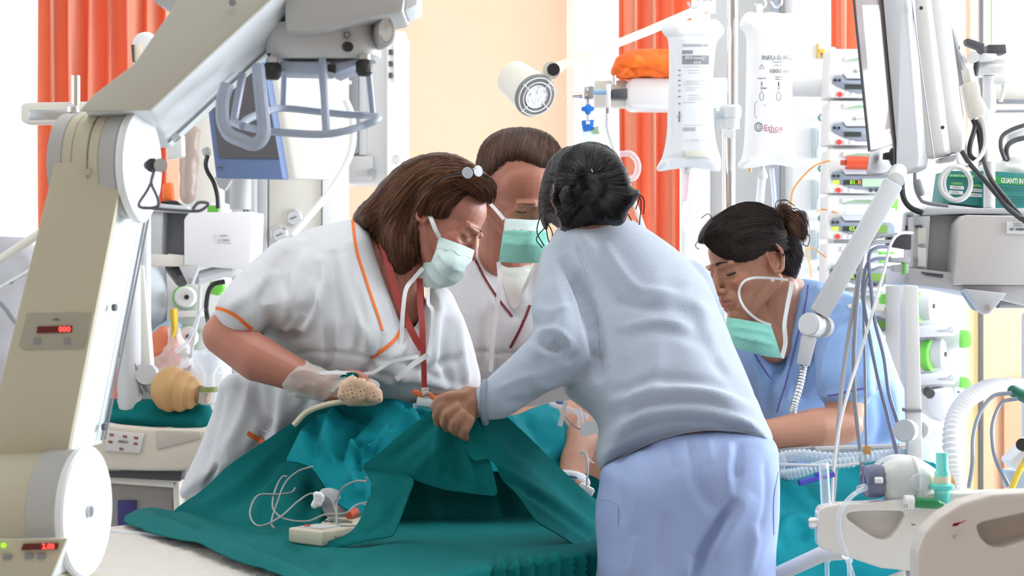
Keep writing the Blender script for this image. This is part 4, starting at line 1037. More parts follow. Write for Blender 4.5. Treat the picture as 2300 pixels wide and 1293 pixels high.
me = sheet(low, lowd, [
 ([(300,1155),(360,1170),(450,1215),(560,1255),(700,1300)], 14, .016), ([(345,1150),(420,1180),(520,1215),(640,1245),(720,1290)], 10, -.012),
 ([(395,1150),(470,1190),(560,1222),(660,1232)], 12, .014), ([(640,1215),(700,1245),(740,1280)], 12, -.010), ([(600,1190),(560,1180),(480,1160)], 9, -.007),
 ([(680,1238),(800,1248),(930,1222),(1050,1232)], 10, .008), ([(760,1280),(900,1265),(1050,1280)], 14, -.006), ([(440,1190),(540,1240),(600,1280)], 9, .007),
 ([(900,1235),(1050,1250),(1150,1242)], 10, -.005)]+ruf, 9, .003, wr=.003, wscale=9, seed=3)
cloth('bed_cover', 'teal cotton cover spread over the mattress under the patient', 'drape', me, M_teal)
# sheet behind the patient, gathered up to the gloved hand
back = [(388,1152),(450,1102),(520,1040),(600,986),(680,932),(728,902),(742,872),(762,846),(786,836),(806,842),(800,856),(772,880),(752,900),(790,925),(820,940),(780,990),(800,1080),(790,1180),(700,1212),(600,1205),(520,1200),(440,1180)]
me = sheet(back, [(388,1152,4.05),(520,1040,4.02),(680,932,3.99),(775,842,3.92),(760,900,3.955),(600,1080,3.97),(640,1150,3.84),(520,1190,3.86),(780,1180,3.80),(790,1000,3.97)], [
 ([(470,1150),(560,1100),(640,1030),(740,920)], 22, -.012), ([(420,1150),(520,1100),(620,1010)], 12, .006), ([(640,1040),(600,1100),(570,1180)], 10, .012),
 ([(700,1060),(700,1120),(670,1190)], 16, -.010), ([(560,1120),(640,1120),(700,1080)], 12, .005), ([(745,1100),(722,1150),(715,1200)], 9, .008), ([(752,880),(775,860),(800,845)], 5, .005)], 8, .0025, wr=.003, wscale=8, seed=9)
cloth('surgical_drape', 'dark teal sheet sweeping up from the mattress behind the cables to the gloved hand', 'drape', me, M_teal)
strap3('white_hem_strip', [(745,880,3.925),(765,860,3.915),(795,843,3.905)], U(3.5,4), M_strap, bpy.data.objects['surgical_drape'])
far = [(800,900),(830,876),(862,866),(905,872),(948,880),(985,890),(1010,900),(1010,945),(900,950),(810,935)]
me = sheet(far, [(800,900,4.06),(862,866,4.10),(1010,900,4.10),(900,950,4.0)], [([(850,885),(920,900),(1000,915)], 10, .008)], 8, .0025, wr=.003)
cloth('surgical_drape', 'dark teal sheet edge lying behind the knuckles on the patient\'s far side', 'drape', me, M_teal)
# bright cover over the patient
top = [(645,1036),(652,1012),(672,978),(700,942),(735,914),(780,900),(830,895),(880,896),(930,904),(965,918),(1010,926),(1060,925),(1110,932),(1160,930),(1205,912),(1238,906),(1262,924),(1284,958),(1298,1000),(1292,1030),(1262,1058),(1220,1062),(1120,1058),(1000,1062),(900,1054),(850,1062),(835,1086),(830,1120),(806,1156),(775,1142),(750,1120),(728,1086),(702,1050),(672,1038)]
me = sheet(top, [(645,1036,3.88),(700,942,3.97),(800,897,4.03),(800,1000,3.86),(805,1150,3.72),(730,1080,3.80),(950,960,3.90),(1000,926,4.0),(1100,932,4.0),(1240,908,4.12),(1298,1000,4.05),(1200,1000,3.90),(1100,1100,3.82),(900,1100,3.80),(1262,1060,3.92)], [
 ([(775,905),(745,950),(736,985),(745,1020),(780,1065),(806,1120)], 13, 0.0272), ([(832,925),(790,965),(764,1000),(762,1035),(785,1080)], 10, -0.0306),
 ([(786,985),(800,1012),(832,1014),(862,985),(880,950)], 8, 0.0238), ([(800,985),(815,998),(840,992)], 8, -0.0238), ([(812,1000),(805,1030),(812,1060)], 7, -0.0170),
 ([(905,905),(930,930),(960,948),(1000,950)], 10, -0.0136), ([(880,900),(900,925),(935,940),(900,960)], 9, 0.0170), ([(960,945),(915,955),(880,985),(850,1030)], 8, 0.0204), ([(940,965),(905,990),(880,1030)], 8, -0.0170),
 ([(690,960),(680,1000),(700,1040)], 12, 0.0102), ([(720,930),(705,980),(715,1030)], 10, -0.0119), ([(1150,935),(1160,970),(1200,1010)], 10, 0.0153), ([(1180,930),(1210,975),(1230,1010)], 10, -0.0136), ([(1140,960),(1150,1000),(1190,1040)], 9, -0.0119),
 ([(1230,930),(1255,980),(1262,1030)], 14, 0.0136), ([(1115,945),(1120,980)], 9, 0.0119), ([(830,1040),(822,1080),(815,1120)], 8, 0.0136)], 7, .0025, wr=.0035, wscale=11, seed=13)
tc_ = cloth('surgical_drape', 'bright turquoise sheet moulded over the patient with a curved hem', 'drape', me, M_tealb)
bvd = bvh_of(me)
ribbon(bvd, [(648,1034),(672,1037),(702,1049),(728,1084),(750,1118),(775,1140),(800,1152)], 5, .0005, .0015).build('hem', M_tealb, tc_)
# inside of the raised cover (under the flap)
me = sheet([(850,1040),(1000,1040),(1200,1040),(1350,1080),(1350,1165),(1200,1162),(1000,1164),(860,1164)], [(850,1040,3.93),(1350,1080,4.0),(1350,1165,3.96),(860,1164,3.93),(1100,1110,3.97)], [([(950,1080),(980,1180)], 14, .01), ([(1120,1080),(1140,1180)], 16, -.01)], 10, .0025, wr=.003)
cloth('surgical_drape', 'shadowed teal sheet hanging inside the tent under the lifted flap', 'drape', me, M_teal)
# flap lifted by the nurse: one cloth in three falls
flap = [(814,1047),(850,1018),(900,975),(950,936),(985,912),(1003,900),(1030,905),(1062,925),(1078,950),(1085,985),(1098,1030),(1110,1075),(1114,1112),(1085,1110),(1040,1103),(1000,1099),(960,1086),(920,1072),(865,1056)]
dflap = [(814,1047,3.60),(900,975,3.53),(1003,900,3.475),(1062,935,3.468),(1085,985,3.47),(1114,1112,3.46),(1000,1099,3.50),(960,1000,3.49)]
f1 = sheet(flap, dflap, [([(1010,915),(985,980),(990,1060)], 12, .008), ([(1030,960),(1020,1020),(1040,1095)], 9, -.009), ([(1050,970),(1055,1030),(1080,1100)], 9, .008), ([(990,930),(930,990),(870,1040)], 12, -.006), ([(1000,990),(950,1040),(930,1070)], 12, .004), ([(1015,980),(1005,1020)], 6, -.006)], 7, .0025, wr=.002, wscale=9)
lf = [(816,1048),(865,1056),(925,1073),(918,1110),(903,1150),(888,1190),(880,1202),(850,1210),(800,1220),(750,1232),(700,1240),(652,1238),(700,1228),(745,1212),(785,1195),(806,1170),(822,1130),(836,1090)]
f2 = sheet(lf, [(816,1048,3.602),(925,1073,3.52),(885,1200,3.48),(840,1130,3.55),(700,1238,3.50),(800,1190,3.50)], [([(840,1065),(860,1120),(850,1180)], 12, .007), ([(880,1070),(900,1110),(870,1180)], 9, -.006), ([(880,1200),(800,1215),(720,1234)], 5, .004), ([(850,1180),(820,1200)], 8, -.004)], 7, .0025, wr=.002)
rf = [(1040,990),(1052,960),(1078,935),(1100,920),(1124,924),(1150,950),(1200,1000),(1250,1050),(1300,1096),(1352,1142),(1352,1256),(1305,1232),(1250,1196),(1205,1168),(1170,1120),(1125,1062),(1095,1032),(1065,1032)]
f3 = sheet(rf, [(1040,990,3.47),(1100,922,3.49),(1124,924,3.52),(1250,1050,3.62),(1352,1142,3.70),(1352,1256,3.56),(1205,1168,3.50),(1095,1032,3.46),(1200,1080,3.53)], [
 ([(1124,926),(1200,1002),(1300,1098),(1350,1145)], 5, .006), ([(1110,950),(1180,1020),(1270,1100),(1345,1165)], 12, -.008), ([(1070,1010),(1140,1060),(1240,1120),(1345,1195)], 9, .010), ([(1080,1028),(1150,1085),(1240,1145),(1345,1220)], 8, -.010),
 ([(1130,1060),(1200,1130),(1290,1190),(1345,1232)], 7, .008), ([(1080,945),(1110,1000),(1180,1050)], 10, .006)], 7, .0025, wr=.002)
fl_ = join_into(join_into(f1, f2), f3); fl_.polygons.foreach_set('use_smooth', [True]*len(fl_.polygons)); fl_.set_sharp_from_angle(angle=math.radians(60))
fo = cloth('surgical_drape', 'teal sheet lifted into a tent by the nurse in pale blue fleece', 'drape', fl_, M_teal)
bvf = bvh_of(fl_)
ribbon(bvf, [(818,1046),(865,1055),(920,1071),(1000,1097),(1080,1108),(1112,1111)], 3.5, .0006, .0012).build('hem', M_teal, fo)
# cover on the head end, behind the nurse in fleece
hd = [(1700,1075),(1760,1062),(1850,1048),(1950,1032),(2040,1028),(2085,1036),(2108,1060),(2110,1220),(2000,1290),(1880,1320),(1800,1330),(1700,1340)]
me = sheet(hd, [(1700,1075,3.78),(2100,1040,4.0),(1900,1060,3.92),(1700,1200,3.63),(1850,1200,3.70),(2100,1180,3.83),(1700,1290,3.60),(1850,1300,3.68)], [([(1740,1085),(1800,1100),(1880,1095)], 9, .010), ([(1740,1120),(1800,1140),(1860,1145)], 14, -.010), ([(1745,1180),(1790,1160),(1850,1180)], 12, .010), ([(1750,1220),(1820,1200)], 12, -.008), ([(1900,1050),(2000,1060),(2090,1060)], 10, .008)], 9, .003, wr=.004)
cloth('bed_cover', 'turquoise cover hanging down the side of the bed head under the breathing tubes', 'drape', me, M_tealb)
# ---------------------------------------------------------------- patient
PT = thing('person', 'patient lying under turquoise sheets, bare upper arm with a white wristband', 'person', bedpt(.9,.4,ZM))
sk = (.46,.22,.14)
HPc = P(1530, 930, 4.36); RP = basis((-.1,-.1,1), (.9,.4,.1))
body = [p for p in head_pieces(HPc, RP, .95)]
body += limb([HPc+Vector((-.06,0,-.04)), P(1400,965,4.28), P(1250,1010,4.16), P(1000,1030,4.06), P(860,1040,4.02)], [.05,.09,.10,.09,.08])
body += limb([P(1352,945,4.16), P(1306,985,4.05), P(1290,1040,3.93), P(1282,1072,3.88), P(1290,1100,3.84)], [.050,.036,.030,.024,.024])
body += limb([P(860,1040,4.02), P(800,1070,3.96), P(775,1110,3.84), P(752,1135,3.78)], [.06,.045,.035,.026])
body += limb([P(1290,1100,3.84), P(1300,1125,3.82)], [.024,.018])
for k in range(4): body += limb([P(1296+5*k,1120,3.82), P(1300+6*k,1140,3.80)], [.008,.007])
me = fuse(body, .0036, 3); head_shape(me, HPc, RP, .95, sk, (.42,.13,.11)); link_mesh('body', me, M_skin, PT)
m = fuse([capsule(P(778,1135,3.80), U(32,3.8), P(735,1118,3.76), U(24,3.76)), capsule(P(800,1165,3.78), U(34,3.8), P(760,1140,3.77), U(33,3.76))], .0035, 4); wrinkle(m, .0015, 60, 3)
M_gauze = mat('grey_white_gauze', (.50,.50,.53), .95, bump=.6, bscale=500)
gz_ = thing('gauze_bandage', 'grey gauze wrapping on the limb beside the beige monitor box', 'bandage', P(760,1165,3.77)); link_mesh('wrap', m, M_gauze, gz_)
kb = [MB().ell(P(718+dx, 1120+dy, 3.73), (.007,.007,.007)) for dx, dy in ((0,-8),(-6,-1),(2,2),(-9,8),(-2,10),(-12,14),(-7,-9),(3,-4))]
link_mesh('gauze_knot', fuse(kb, .0018, 1), M_strap, gz_)
# perforated dressing under the gloved hand: the patient's wrapped knee
M_dots = bpy.data.materials.new('perforated_tan_dressing'); M_dots.use_nodes = True
nt = M_dots.node_tree; b_ = nt.nodes['Principled BSDF']; b_.inputs['Roughness'].default_value = .8
tcn = nd(nt, 'ShaderNodeTexCoord'); mp_ = nd(nt, 'ShaderNodeMapping'); mp_.inputs['Rotation'].default_value = (0,.25,0)
vo = nd(nt, 'ShaderNodeTexVoronoi'); vo.inputs['Scale'].default_value = 120; vo.inputs['Randomness'].default_value = .15; vo.voronoi_dimensions = '3D'
cr = nd(nt, 'ShaderNodeMath', operation='LESS_THAN'); cr.inputs[1].default_value = .20
mxn = nd(nt, 'ShaderNodeMix', data_type='RGBA'); mxn.inputs['A'].default_value = (.68,.46,.32,1); mxn.inputs['B'].default_value = (.06,.04,.03,1)
nt.links.new(tcn.outputs['Object'], mp_.inputs['Vector']); nt.links.new(mp_.outputs['Vector'], vo.inputs['Vector']); nt.links.new(vo.outputs['Distance'], cr.inputs[0]); nt.links.new(cr.outputs[0], mxn.inputs['Factor']); nt.links.new(mxn.outputs['Result'], b_.inputs['Base Color'])
dr_ = [capsule(P(790,885,3.90), U(28,3.9), P(835,890,3.91), U(22,3.9))]+[capsule(P(x0,y0,3.89), U(15,3.9), P(x1,y1,3.885), U(11,3.9)) for x0,y0,x1,y1 in ((775,868,768,888),(792,858,790,888),(812,862,815,890),(832,872,838,892),(845,884,850,896))]
me = fuse(dr_, .003, 4)
tag(link_mesh('perforated_dressing', me, M_dots), 'tan dressing with rows of small holes under the gloved fingers', 'dressing')
# wristband, tubes and tape on the patient's arm
wbd = thing('wristband', 'white padded band round the patient\'s wrist', 'wristband', P(1288,1078,3.87))
MB().tube([P(1286+27*math.cos(a), 1078+11*math.sin(a)*.8+6*math.cos(a), 3.872+.034*math.sin(a)) for a in np.linspace(0, 2*PI, 21)[:-1]], .012, 10, True).build('pad', M_strap, wbd)
MB().box(P(1316,1100,3.82), (.032,.02,.020), rot=(0,.5,0), bev=.005).build('buckle', M_wplast, wbd)
MB().prism([(1278,1066),(1296,1070),(1296,1076),(1278,1072)], 3.825, .004, .001).build('blue_print', M_blueplast, wbd)
iv = thing('infusion_line', 'thin white line looping beside the patient\'s bare arm', 'tube', P(1310,1050,3.8))
cable('line', [(1318,1090,3.80),(1320,1050,3.78),(1318,1022,3.78),(1310,1014,3.785),(1304,1018,3.79)], .0022, M_cablew, iv)
cable('line', [(1334,1040,3.80),(1320,1030,3.79),(1312,1018,3.785)], .0012, M_cablew, iv)
tp = MB().prism([(1268,896),(1275,906),(1263,958),(1252,955)], 3.80, .0012, 0).build('tape_strip', M_paper); tag(tp, 'white tape strip standing up at the edge of the turquoise sheet', 'tape')
lb = MB().prism([(1306,950),(1330,943),(1346,950),(1345,972),(1312,980),(1303,978)], 3.86, .002, 0).build('tag_card', M_paper); tag(lb, 'white paper tag on the patient\'s arm beside the fleece', 'tag')
tb = thing('breathing_tube', 'clear plastic tube with connectors lying by the patient\'s shoulder', 'tube', P(1280,930,4.0))
cable('tube', [(1238,908,4.02),(1262,914,3.99),(1290,924,3.97),(1320,936,3.95)], .006, M_clear, tb)
cable('connector', [(1300,920,3.95),(1304,940,3.94),(1305,962,3.93)], .007, M_clear, tb)
cable('wire', [(1270,935,3.93),(1288,955,3.92),(1305,965,3.92)], .0012, M_cable, tb)
cable('blue_valve', [(1252,902,4.0),(1265,904,3.99)], .004, M_blueplast, tb)
# white connector beyond the hand
MB().box(P(962,902,3.96), (.048,.03,.022), rot=(0,.15,0), bev=.006).build('white_connector', M_wplast); tag(bpy.data.objects['white_connector'], 'small white plastic block behind the hand gripping the sheet', 'connector')
cable('clear_hose', [(930,912,3.965),(960,905,3.955),(985,922,3.95)], .006, M_clear); tag(bpy.data.objects['clear_hose'], 'short clear hose emerging from the turquoise sheet near the gripping hand', 'tube')
oc = thing('orange_clip', 'orange spread clip below the red lanyard', 'clip', P(955,884,3.95))
MB().prism([(926,876),(934,874),(956,888),(950,893),(928,886)], 3.945, .006, .001).prism([(958,886),(966,880),(986,900),(978,904)], 3.945, .006, .001).build('clip_body', mat('orange_plastic', (.8,.16,.04), .5), oc)
MB().prism([(948,878),(962,878),(963,890),(949,890)], 3.942, .006, .001).build('clip_spring', M_steel, oc)
cable('cream_tube', [(660,955,3.93),(690,925,3.93),(735,908,3.92),(790,900,3.92)], .006, mat('cream_rubber', (.6,.55,.42), .5)); tag(bpy.data.objects['cream_tube'], 'cream rubber tube running from under the turquoise sheet along its far edge', 'tube')
# ---------------------------------------------------------------- beige monitor box with its cables
M_box = mat('beige_instrument_plastic', (.58,.52,.40), .5)
mb = thing('temperature_monitor', 'beige wedge-shaped monitor box with small grey display on the teal cover', 'monitor', P(724,1226,3.5))
L0 = [P(648,1184,3.60), P(724,1193,3.48), P(798,1182,3.60), P(712,1176,3.72)]
MB().poly3(L0, [p+Vector((0,0,-.028)) for p in L0], .004, 3).build('lower_case', M_box, mb)
L1 = [P(712,1180,3.66), P(792,1186,3.595), P(822,1161,3.72), P(748,1153,3.80)]
MB().poly3([p+Vector((0,0,.001)) for p in L1], [p+Vector((0,0,-.03)) for p in L1], .003, 3).build('display_case', M_box, mb)
L2 = [P(733,1172,3.69), P(790,1177,3.65), P(796,1170,3.70), P(741,1166,3.74)]
MB().poly3([p+Vector((0,-.001,.003)) for p in L2], L2, .0005, 1).build('display_window', mat('grey_green_lcd', (.16,.20,.17), .25), mb)
L3 = [P(672,1184,3.60), P(722,1188,3.53), P(770,1182,3.62), P(714,1178,3.69)]
MB().poly3([p+Vector((0,0,.0025)) for p in L3], L3).build('label_plate', M_lgrey, mb)
MB().box(P(690,1183,3.585)+Vector((0,0,.003)), (.012,.008,.002)).build('red_mark', M_red, mb)
MB().box(P(731,1174.5,3.66)+Vector((0,0,.004)), (.006,.006,.003)).build('button', M_dgrey, mb); MB().box(P(745,1175.5,3.66)+Vector((0,0,.004)), (.006,.006,.003)).build('button', M_dgrey, mb)
text('printed_lettering', 'Emmezeta', 766, 1206, 3.535, 9, mat('brown_ink', (.25,.14,.06), .6), mb, yaw=math.radians(52), squeeze=.8)
m2 = thing('plug_box', 'grey plug box with black and red connectors behind the beige monitor', 'connector box', P(815,1150,3.72))
MB().prism([(790,1150),(812,1128),(842,1126),(836,1150)], 3.74, .05, .003).build('case', M_lgrey, m2)
MB().cyl(P(834,1118,3.72), P(840,1128,3.72), .008).build('black_plug', M_dark, m2); MB().cyl(P(783,1156,3.70), P(800,1148,3.72), .008).build('red_plug', mat('red_orange_plastic', (.6,.08,.03), .5), m2)
for k, (lab, pts) in enumerate((
 ('grey cable looping widest to the left of the beige monitor box', [(663,1095,3.83),(655,1105,3.82),(625,1110,3.80),(580,1112,3.78),(562,1145,3.75),(568,1172,3.71),(590,1180,3.68),(630,1160,3.70),(670,1125,3.74),(700,1108,3.76),(735,1115,3.74),(752,1140,3.72),(755,1170,3.66)]),
 ('grey cable rising to the curved hem of the turquoise sheet', [(703,1047,3.82),(670,1058,3.83),(640,1085,3.82),(622,1130,3.78),(612,1160,3.72),(610,1178,3.69),(617,1185,3.66)]),
 ('pale cable making the narrow upright loop over the teal sheet', [(645,1070,3.83),(635,1070,3.83),(622,1090,3.82),(613,1120,3.79),(615,1145,3.75),(640,1165,3.70),(690,1170,3.68),(730,1155,3.68),(775,1152,3.66),(798,1135,3.68),(830,1126,3.70)]),
 ('grey cable arching over the display of the beige monitor', [(822,1070,3.60),(824,1080,3.60),(800,1080,3.62),(770,1095,3.64),(757,1125,3.66),(756,1160,3.64),(760,1178,3.62),(800,1180,3.58),(810,1182,3.57)]))):
    o = cable('sensor_cable', pts, .0019, mat('grey_sensor_cable', (.30,.31,.31), .5)); tag(o, lab, 'cable')
# ================================================================ mobile x-ray machine, left foreground
XR = thing('xray_machine', 'beige x-ray machine with a jointed column and red displays at the left front', 'x-ray machine', P(100,1293,2.7)*1.0-Vector((0,0,P(100,1293,2.7).z)))
b = MB().prism([(123,365),(281,362),(151,1021),(-40,1023),(40,700)], 2.6, .020, .002)
b.build('column_face', M_beige, XR)
sl = [P(281,362,2.601), P(151,1021,2.601)]
b = MB().prism([(128,368),(279,365),(149,1018),(-36,1020)], 2.62, .16, .004, dx=.015); b.build('column_body', M_whiteenamel, XR)
def sidept(t, w, out=.0):           # on the right side of the column: t along its height, w into depth
    a = P(281,362,2.6)*(1-t)+P(151,1021,2.6)*t; return a+Vector((.0015+out+.0145*w, .02+.16*w, 0))
for w in (.80, .9):
    MB().tube([sidept(.02, w), sidept(.98, w)], .0016, 6).build('side_rail', M_grey, XR)
for t, w in ((.50,.35), (.93,.75)): p = sidept(t, w); MB().cyl(p, p+Vector((.005,-.001,0)), .005).build('screw', M_dgrey, XR)
MB().cyl(P(196,386,2.599), P(196,386,2.592), .0042).build('screw', M_steel, XR)
# column display panel
M_panel = mat('warm_grey_panel_film', (.41,.39,.31), .4)
pan = MB().prism([(60,704),(208,703),(196,772),(190,782),(52,785),(42,775)], 2.598, .0015, .0003).build('display_panel', M_panel, XR)
MB().prism([(84,733),(162,731),(161,746),(82,748)], 2.596, .0015).build('display_window', M_redwin, pan)
text('display_digits', '000', 145, 739.5, 2.595, 12, M_led, pan, bold=True, squeeze=1.1)
for x in (82,151): MB().prism([(x-7,760),(x+7,760),(x+6,773),(x-8,773)], 2.596, .0012, .0003).build('button', M_grey, pan)
text('printed_lettering', 'villa', 126, 717, 2.596, 6, M_dgrey, pan, squeeze=1.5)
# elbow joint
axj = Vector((.985,-.17,0)); e1 = Vector((.17,.985,0))
jc = P(318,372,2.66)
def ring(name, x0, x1, r, m, c=jc):
    L = lambda px: c+axj*((px-318)*2.62/FPX/.985)
    return MB().cyl(L(x0), L(x1), r, n=64, bev=.001).build(name, m, XR)
ring('elbow_drum', 142, 176, .073, M_greyenamel); ring('elbow_drum', 176, 200, .0725, M_beige); ring('elbow_drum', 201, 236, .0735, M_beige); ring('elbow_drum', 238, 262, .0725, M_beige); ring('elbow_drum', 262, 300, .073, M_greyenamel)
pl = []
for a in np.linspace(0, 2*PI, 49)[:-1]:
    r_ = .075; x, z = r_*math.cos(a), r_*math.sin(a)
    if z < -.02: x *= 1-((-z-.02)/.06)**2*.35; z *= 1.05
    pl.append(jc+axj*((302-318)*2.62/FPX)+e1*x+Vector((0,0,z)))
MB().poly3(pl, [p+axj*.012 for p in pl], .0015).build('elbow_cover', M_whiteenamel, XR)
for x, m_ in ((332,M_dgrey),(350,M_steel)): MB().cyl(P(x,371,2.585), P(x+9,371,2.575), .0062).cyl(P(x+9,371,2.575), P(x+11,371,2.572), .0095).build('hook_screw', m_, XR)
M_hook = mat('dark_hook_wire', (.13,.13,.16), .4, metal=.3)
cable('wire_hook', [(340,376,2.575),(345,392,2.57),(332,425,2.565),(312,458,2.56),(325,467,2.555),(355,462,2.555),(352,440,2.56),(340,410,2.565),(347,380,2.575)], .0021, M_hook, XR)
cable('wire_hook', [(325,466,2.555),(380,471,2.55),(440,474,2.545),(458,468,2.54),(468,457,2.54),(446,455,2.54),(432,470,2.54)], .0021, M_hook, XR)
# lower joint
jl = P(207,1148,2.60)
def ringl(x0, x1, r, m):
    L = lambda px: jl+axj*((px-207)*2.56/FPX/.985)
    return MB().cyl(L(x0), L(x1), r, n=72, bev=.001).build('shoulder_drum', m, XR)
ringl(-40, 108, .080, M_beige); ringl(108, 178, .083, M_greyenamel)
L = lambda px: jl+axj*((px-207)*2.56/FPX/.985)
MB().cyl(L(178), L(198), .0875, n=80, bev=.002).build('shoulder_disc', M_whiteenamel, XR)
MB().cyl(L(198), L(206), .008, n=20, bev=.001).build('screw', M_steel, XR)
# lower console
MB().prism([(-60,1212),(151,1209),(113,1300),(-60,1300)], 2.50, .012, .002).build('console', M_beige, XR); MB().prism([(-60,1216),(149,1213),(111,1300),(-60,1300)], 2.512, .075, .003, dx=.012).build('console_side', M_whiteenamel, XR)
MB().prism([(-60,1301),(112,1301),(90,1420),(-60,1420)], 2.50, .10, .004, dx=.012).build('console_body', M_beige, XR)
MB().prism([(52,1221),(131,1219),(129,1233),(47,1235)], 2.495, .004).build('display_window', M_redwin, XR)
text('display_digits', '2.00', 108, 1227, 2.493, 12, M_led, XR, bold=True)
MB().cyl(P(8,1224,2.498), P(8,1224,2.494), .0035).build('green_lamp', M_ledg, XR)
for x, y in ((16,1250),(65,1249),(93,1249)): MB().prism([(x-9,y-6),(x+9,y-6),(x+7,y+6),(x-10,y+6)], 2.496, .003, .0004).build('button', M_grey, XR)
base = Vector(XR.location)
MB().box((base.x, 2.75, .32), (.42,.55,.5), bev=.03).build('machine_base', M_beige, XR); MB().box((base.x, 2.65, .70), (.16,.16,.4), bev=.01).build('mast', M_beige, XR)
for sx in (-.2,.2):
    for sy in (-.2,.2): MB().cyl((base.x+sx-.02, 2.75+sy, .06), (base.x+sx+.02, 2.75+sy, .06), .06, n=24).build('wheel', M_dark, XR)
# diagonal arm
A0 = [P(178,249,2.60), P(337,247,2.60), P(606,0,2.66), (P(660,-60,2.68)), P(440,-60,2.68), P(302,143,2.63), P(206,216,2.61)]
MB().poly3(A0, [p+Vector((0,.012,0)) for p in A0], .0015).build('arm_face', mat('shaded_enamel_beige', (.56,.54,.47), .5), XR)
A1 = [p+Vector((0,.013,0)) for p in (P(182,248,2.60), P(336,246,2.60), P(604,0,2.66), P(658,-60,2.68), P(442,-60,2.68), P(302,145,2.63))]
MB().poly3(A1, [p+Vector((-.012,.22,-.035)) for p in A1], .004).build('arm_body', M_whiteenamel, XR)
gA, gB = A1[1]+Vector((-.008,.17,-.030)), A1[2]+Vector((-.008,.17,-.030))
MB().tube([gA, gB], .0022, 6).build('arm_groove', M_grey, XR)
MB().cyl(P(522,6,2.646), P(522,6,2.640), .0048).build('screw', M_grey, XR)
p = gA*.93+gB*.07+Vector((0,-.035,0)); MB().cyl(p+Vector((.004,0,-.004)), p+Vector((.009,0,-.010)), .006).build('screw', M_steel, XR)
# ---- tube head
MB().prism([(636,-60),(908,-60),(908,2),(905,28),(818,43),(738,66),(690,71),(641,70)], 2.74, .16, .006).build('tube_housing', M_greyenamel, XR)
MB().prism([(908,-60),(941,-60),(938,10),(908,26)], 2.76, .12, .003).build('housing_highlight', M_whiteenamel, XR)  # white block stands in for the highlight at the housing's right end
MB().prism([(330,-60),(470,-60),(462,0),(417,43),(342,0)], 2.86, .1, .003).build('counter_housing', M_greyenamel, XR)
hc_ = P(725, 95, 2.84)
b = MB(); prof = []
V, F_ = [], []
levels = [(60, 92+30, .060), (85, 124, .062), (112, 128, .062), (130, 126, .058), (138, 116, .052)]
n = 40; cx = 722
for (py, hw, dep) in levels:
    for k in range(n):
        a = 2*PI*k/n; ca, sa = math.cos(a), math.sin(a); p_ = 2/3.2
        x = hw*math.copysign(abs(ca)**p_, ca); y = dep*math.copysign(abs(sa)**p_, sa)
        q = P(cx+x+(6 if py > 100 else 0), py, 2.84); V.append((q.x, 2.84+y, q.z))
for i in range(len(levels)-1):
    for k in range(n): F_.append((i*n+k, i*n+(k+1)%n, (i+1)*n+(k+1)%n, (i+1)*n+k))
F_ += [tuple(range(n-1,-1,-1)), tuple(range((len(levels)-1)*n, len(levels)*n))]
MB().raw(V, F_).build('collimator', mat('collimator_enamel', (.60,.60,.60), .45), XR)
dl = [P(868+math.sin(a)*20*(1 if math.cos(a) < .2 else 1), 70-math.cos(a)*34, 2.77) for a in np.linspace(0, 2*PI, 33)[:-1]]
MB().poly3(dl, [p+Vector((-.014,.05,0)) for p in dl], .001).build('angle_dial_body', M_greyenamel, XR)
dd = [P(868+math.sin(a)*17, 70-math.cos(a)*31, 2.768) for a in np.linspace(0, 2*PI, 33)[:-1]]
di = MB().poly3(dd, [p+Vector((0,.002,0)) for p in dd]).build('angle_dial', M_wplast, XR)
for k in range(15):
    a = PI*.15+k*PI*1.2/14; q = P(868+math.sin(a)*14, 70-math.cos(a)*26, 2.766); MB().box(q, (.0014,.001,.0014)).build('scale_tick', M_ink, di)
MB().cyl(P(867,58,2.766), P(867,58,2.76), .003).build('dial_pin', M_steel, di)
MB().cyl(P(780,105,2.776), P(783,105,2.765), .0070).cyl(P(780,105,2.79), P(780,105,2.775), .0075).build('light_knob', M_dark, XR)
sun = MB().tube([P(779+6*math.cos(a), 78+6*math.sin(a), 2.777) for a in np.linspace(0, 2*PI, 17)[:-1]], .0006, 5, True)
for k in range(8): a = k*PI/4; sun.tube([P(779+8*math.cos(a), 78+8*math.sin(a), 2.777), P(779+11*math.cos(a), 78+11*math.sin(a), 2.777)], .0006, 5)
sun.build('sun_symbol', M_ink, XR)
MB().prism([(599,119),(609,119),(604,129)], 2.775, .002).build('arrow_mark', M_ink, XR)
for x, y, w in ((611,160,21),(818,152,19)):
    MB().lathe([(U(14,2.8),0),(U(14,2.8),.012)], P(x,y-10,2.79), n=24).build('knob_collar', M_steel, XR)
    MB().lathe([(U(w-6,2.8),-.012),(U(w,2.8),-.007),(U(w,2.8),.007),(U(w-5,2.8),.012)], P(x,y,2.79), n=10).build('black_knob', M_dark, XR)
MB().prism([(736,146),(800,132),(806,134),(806,143),(752,166),(738,160)], 2.80, .10, .002).build('filter_tray', M_bluegrey, XR)
MB().prism([(736,144),(754,144),(754,164),(736,160)], 2.795, .006, .001).build('tray_catch', M_dark, XR)
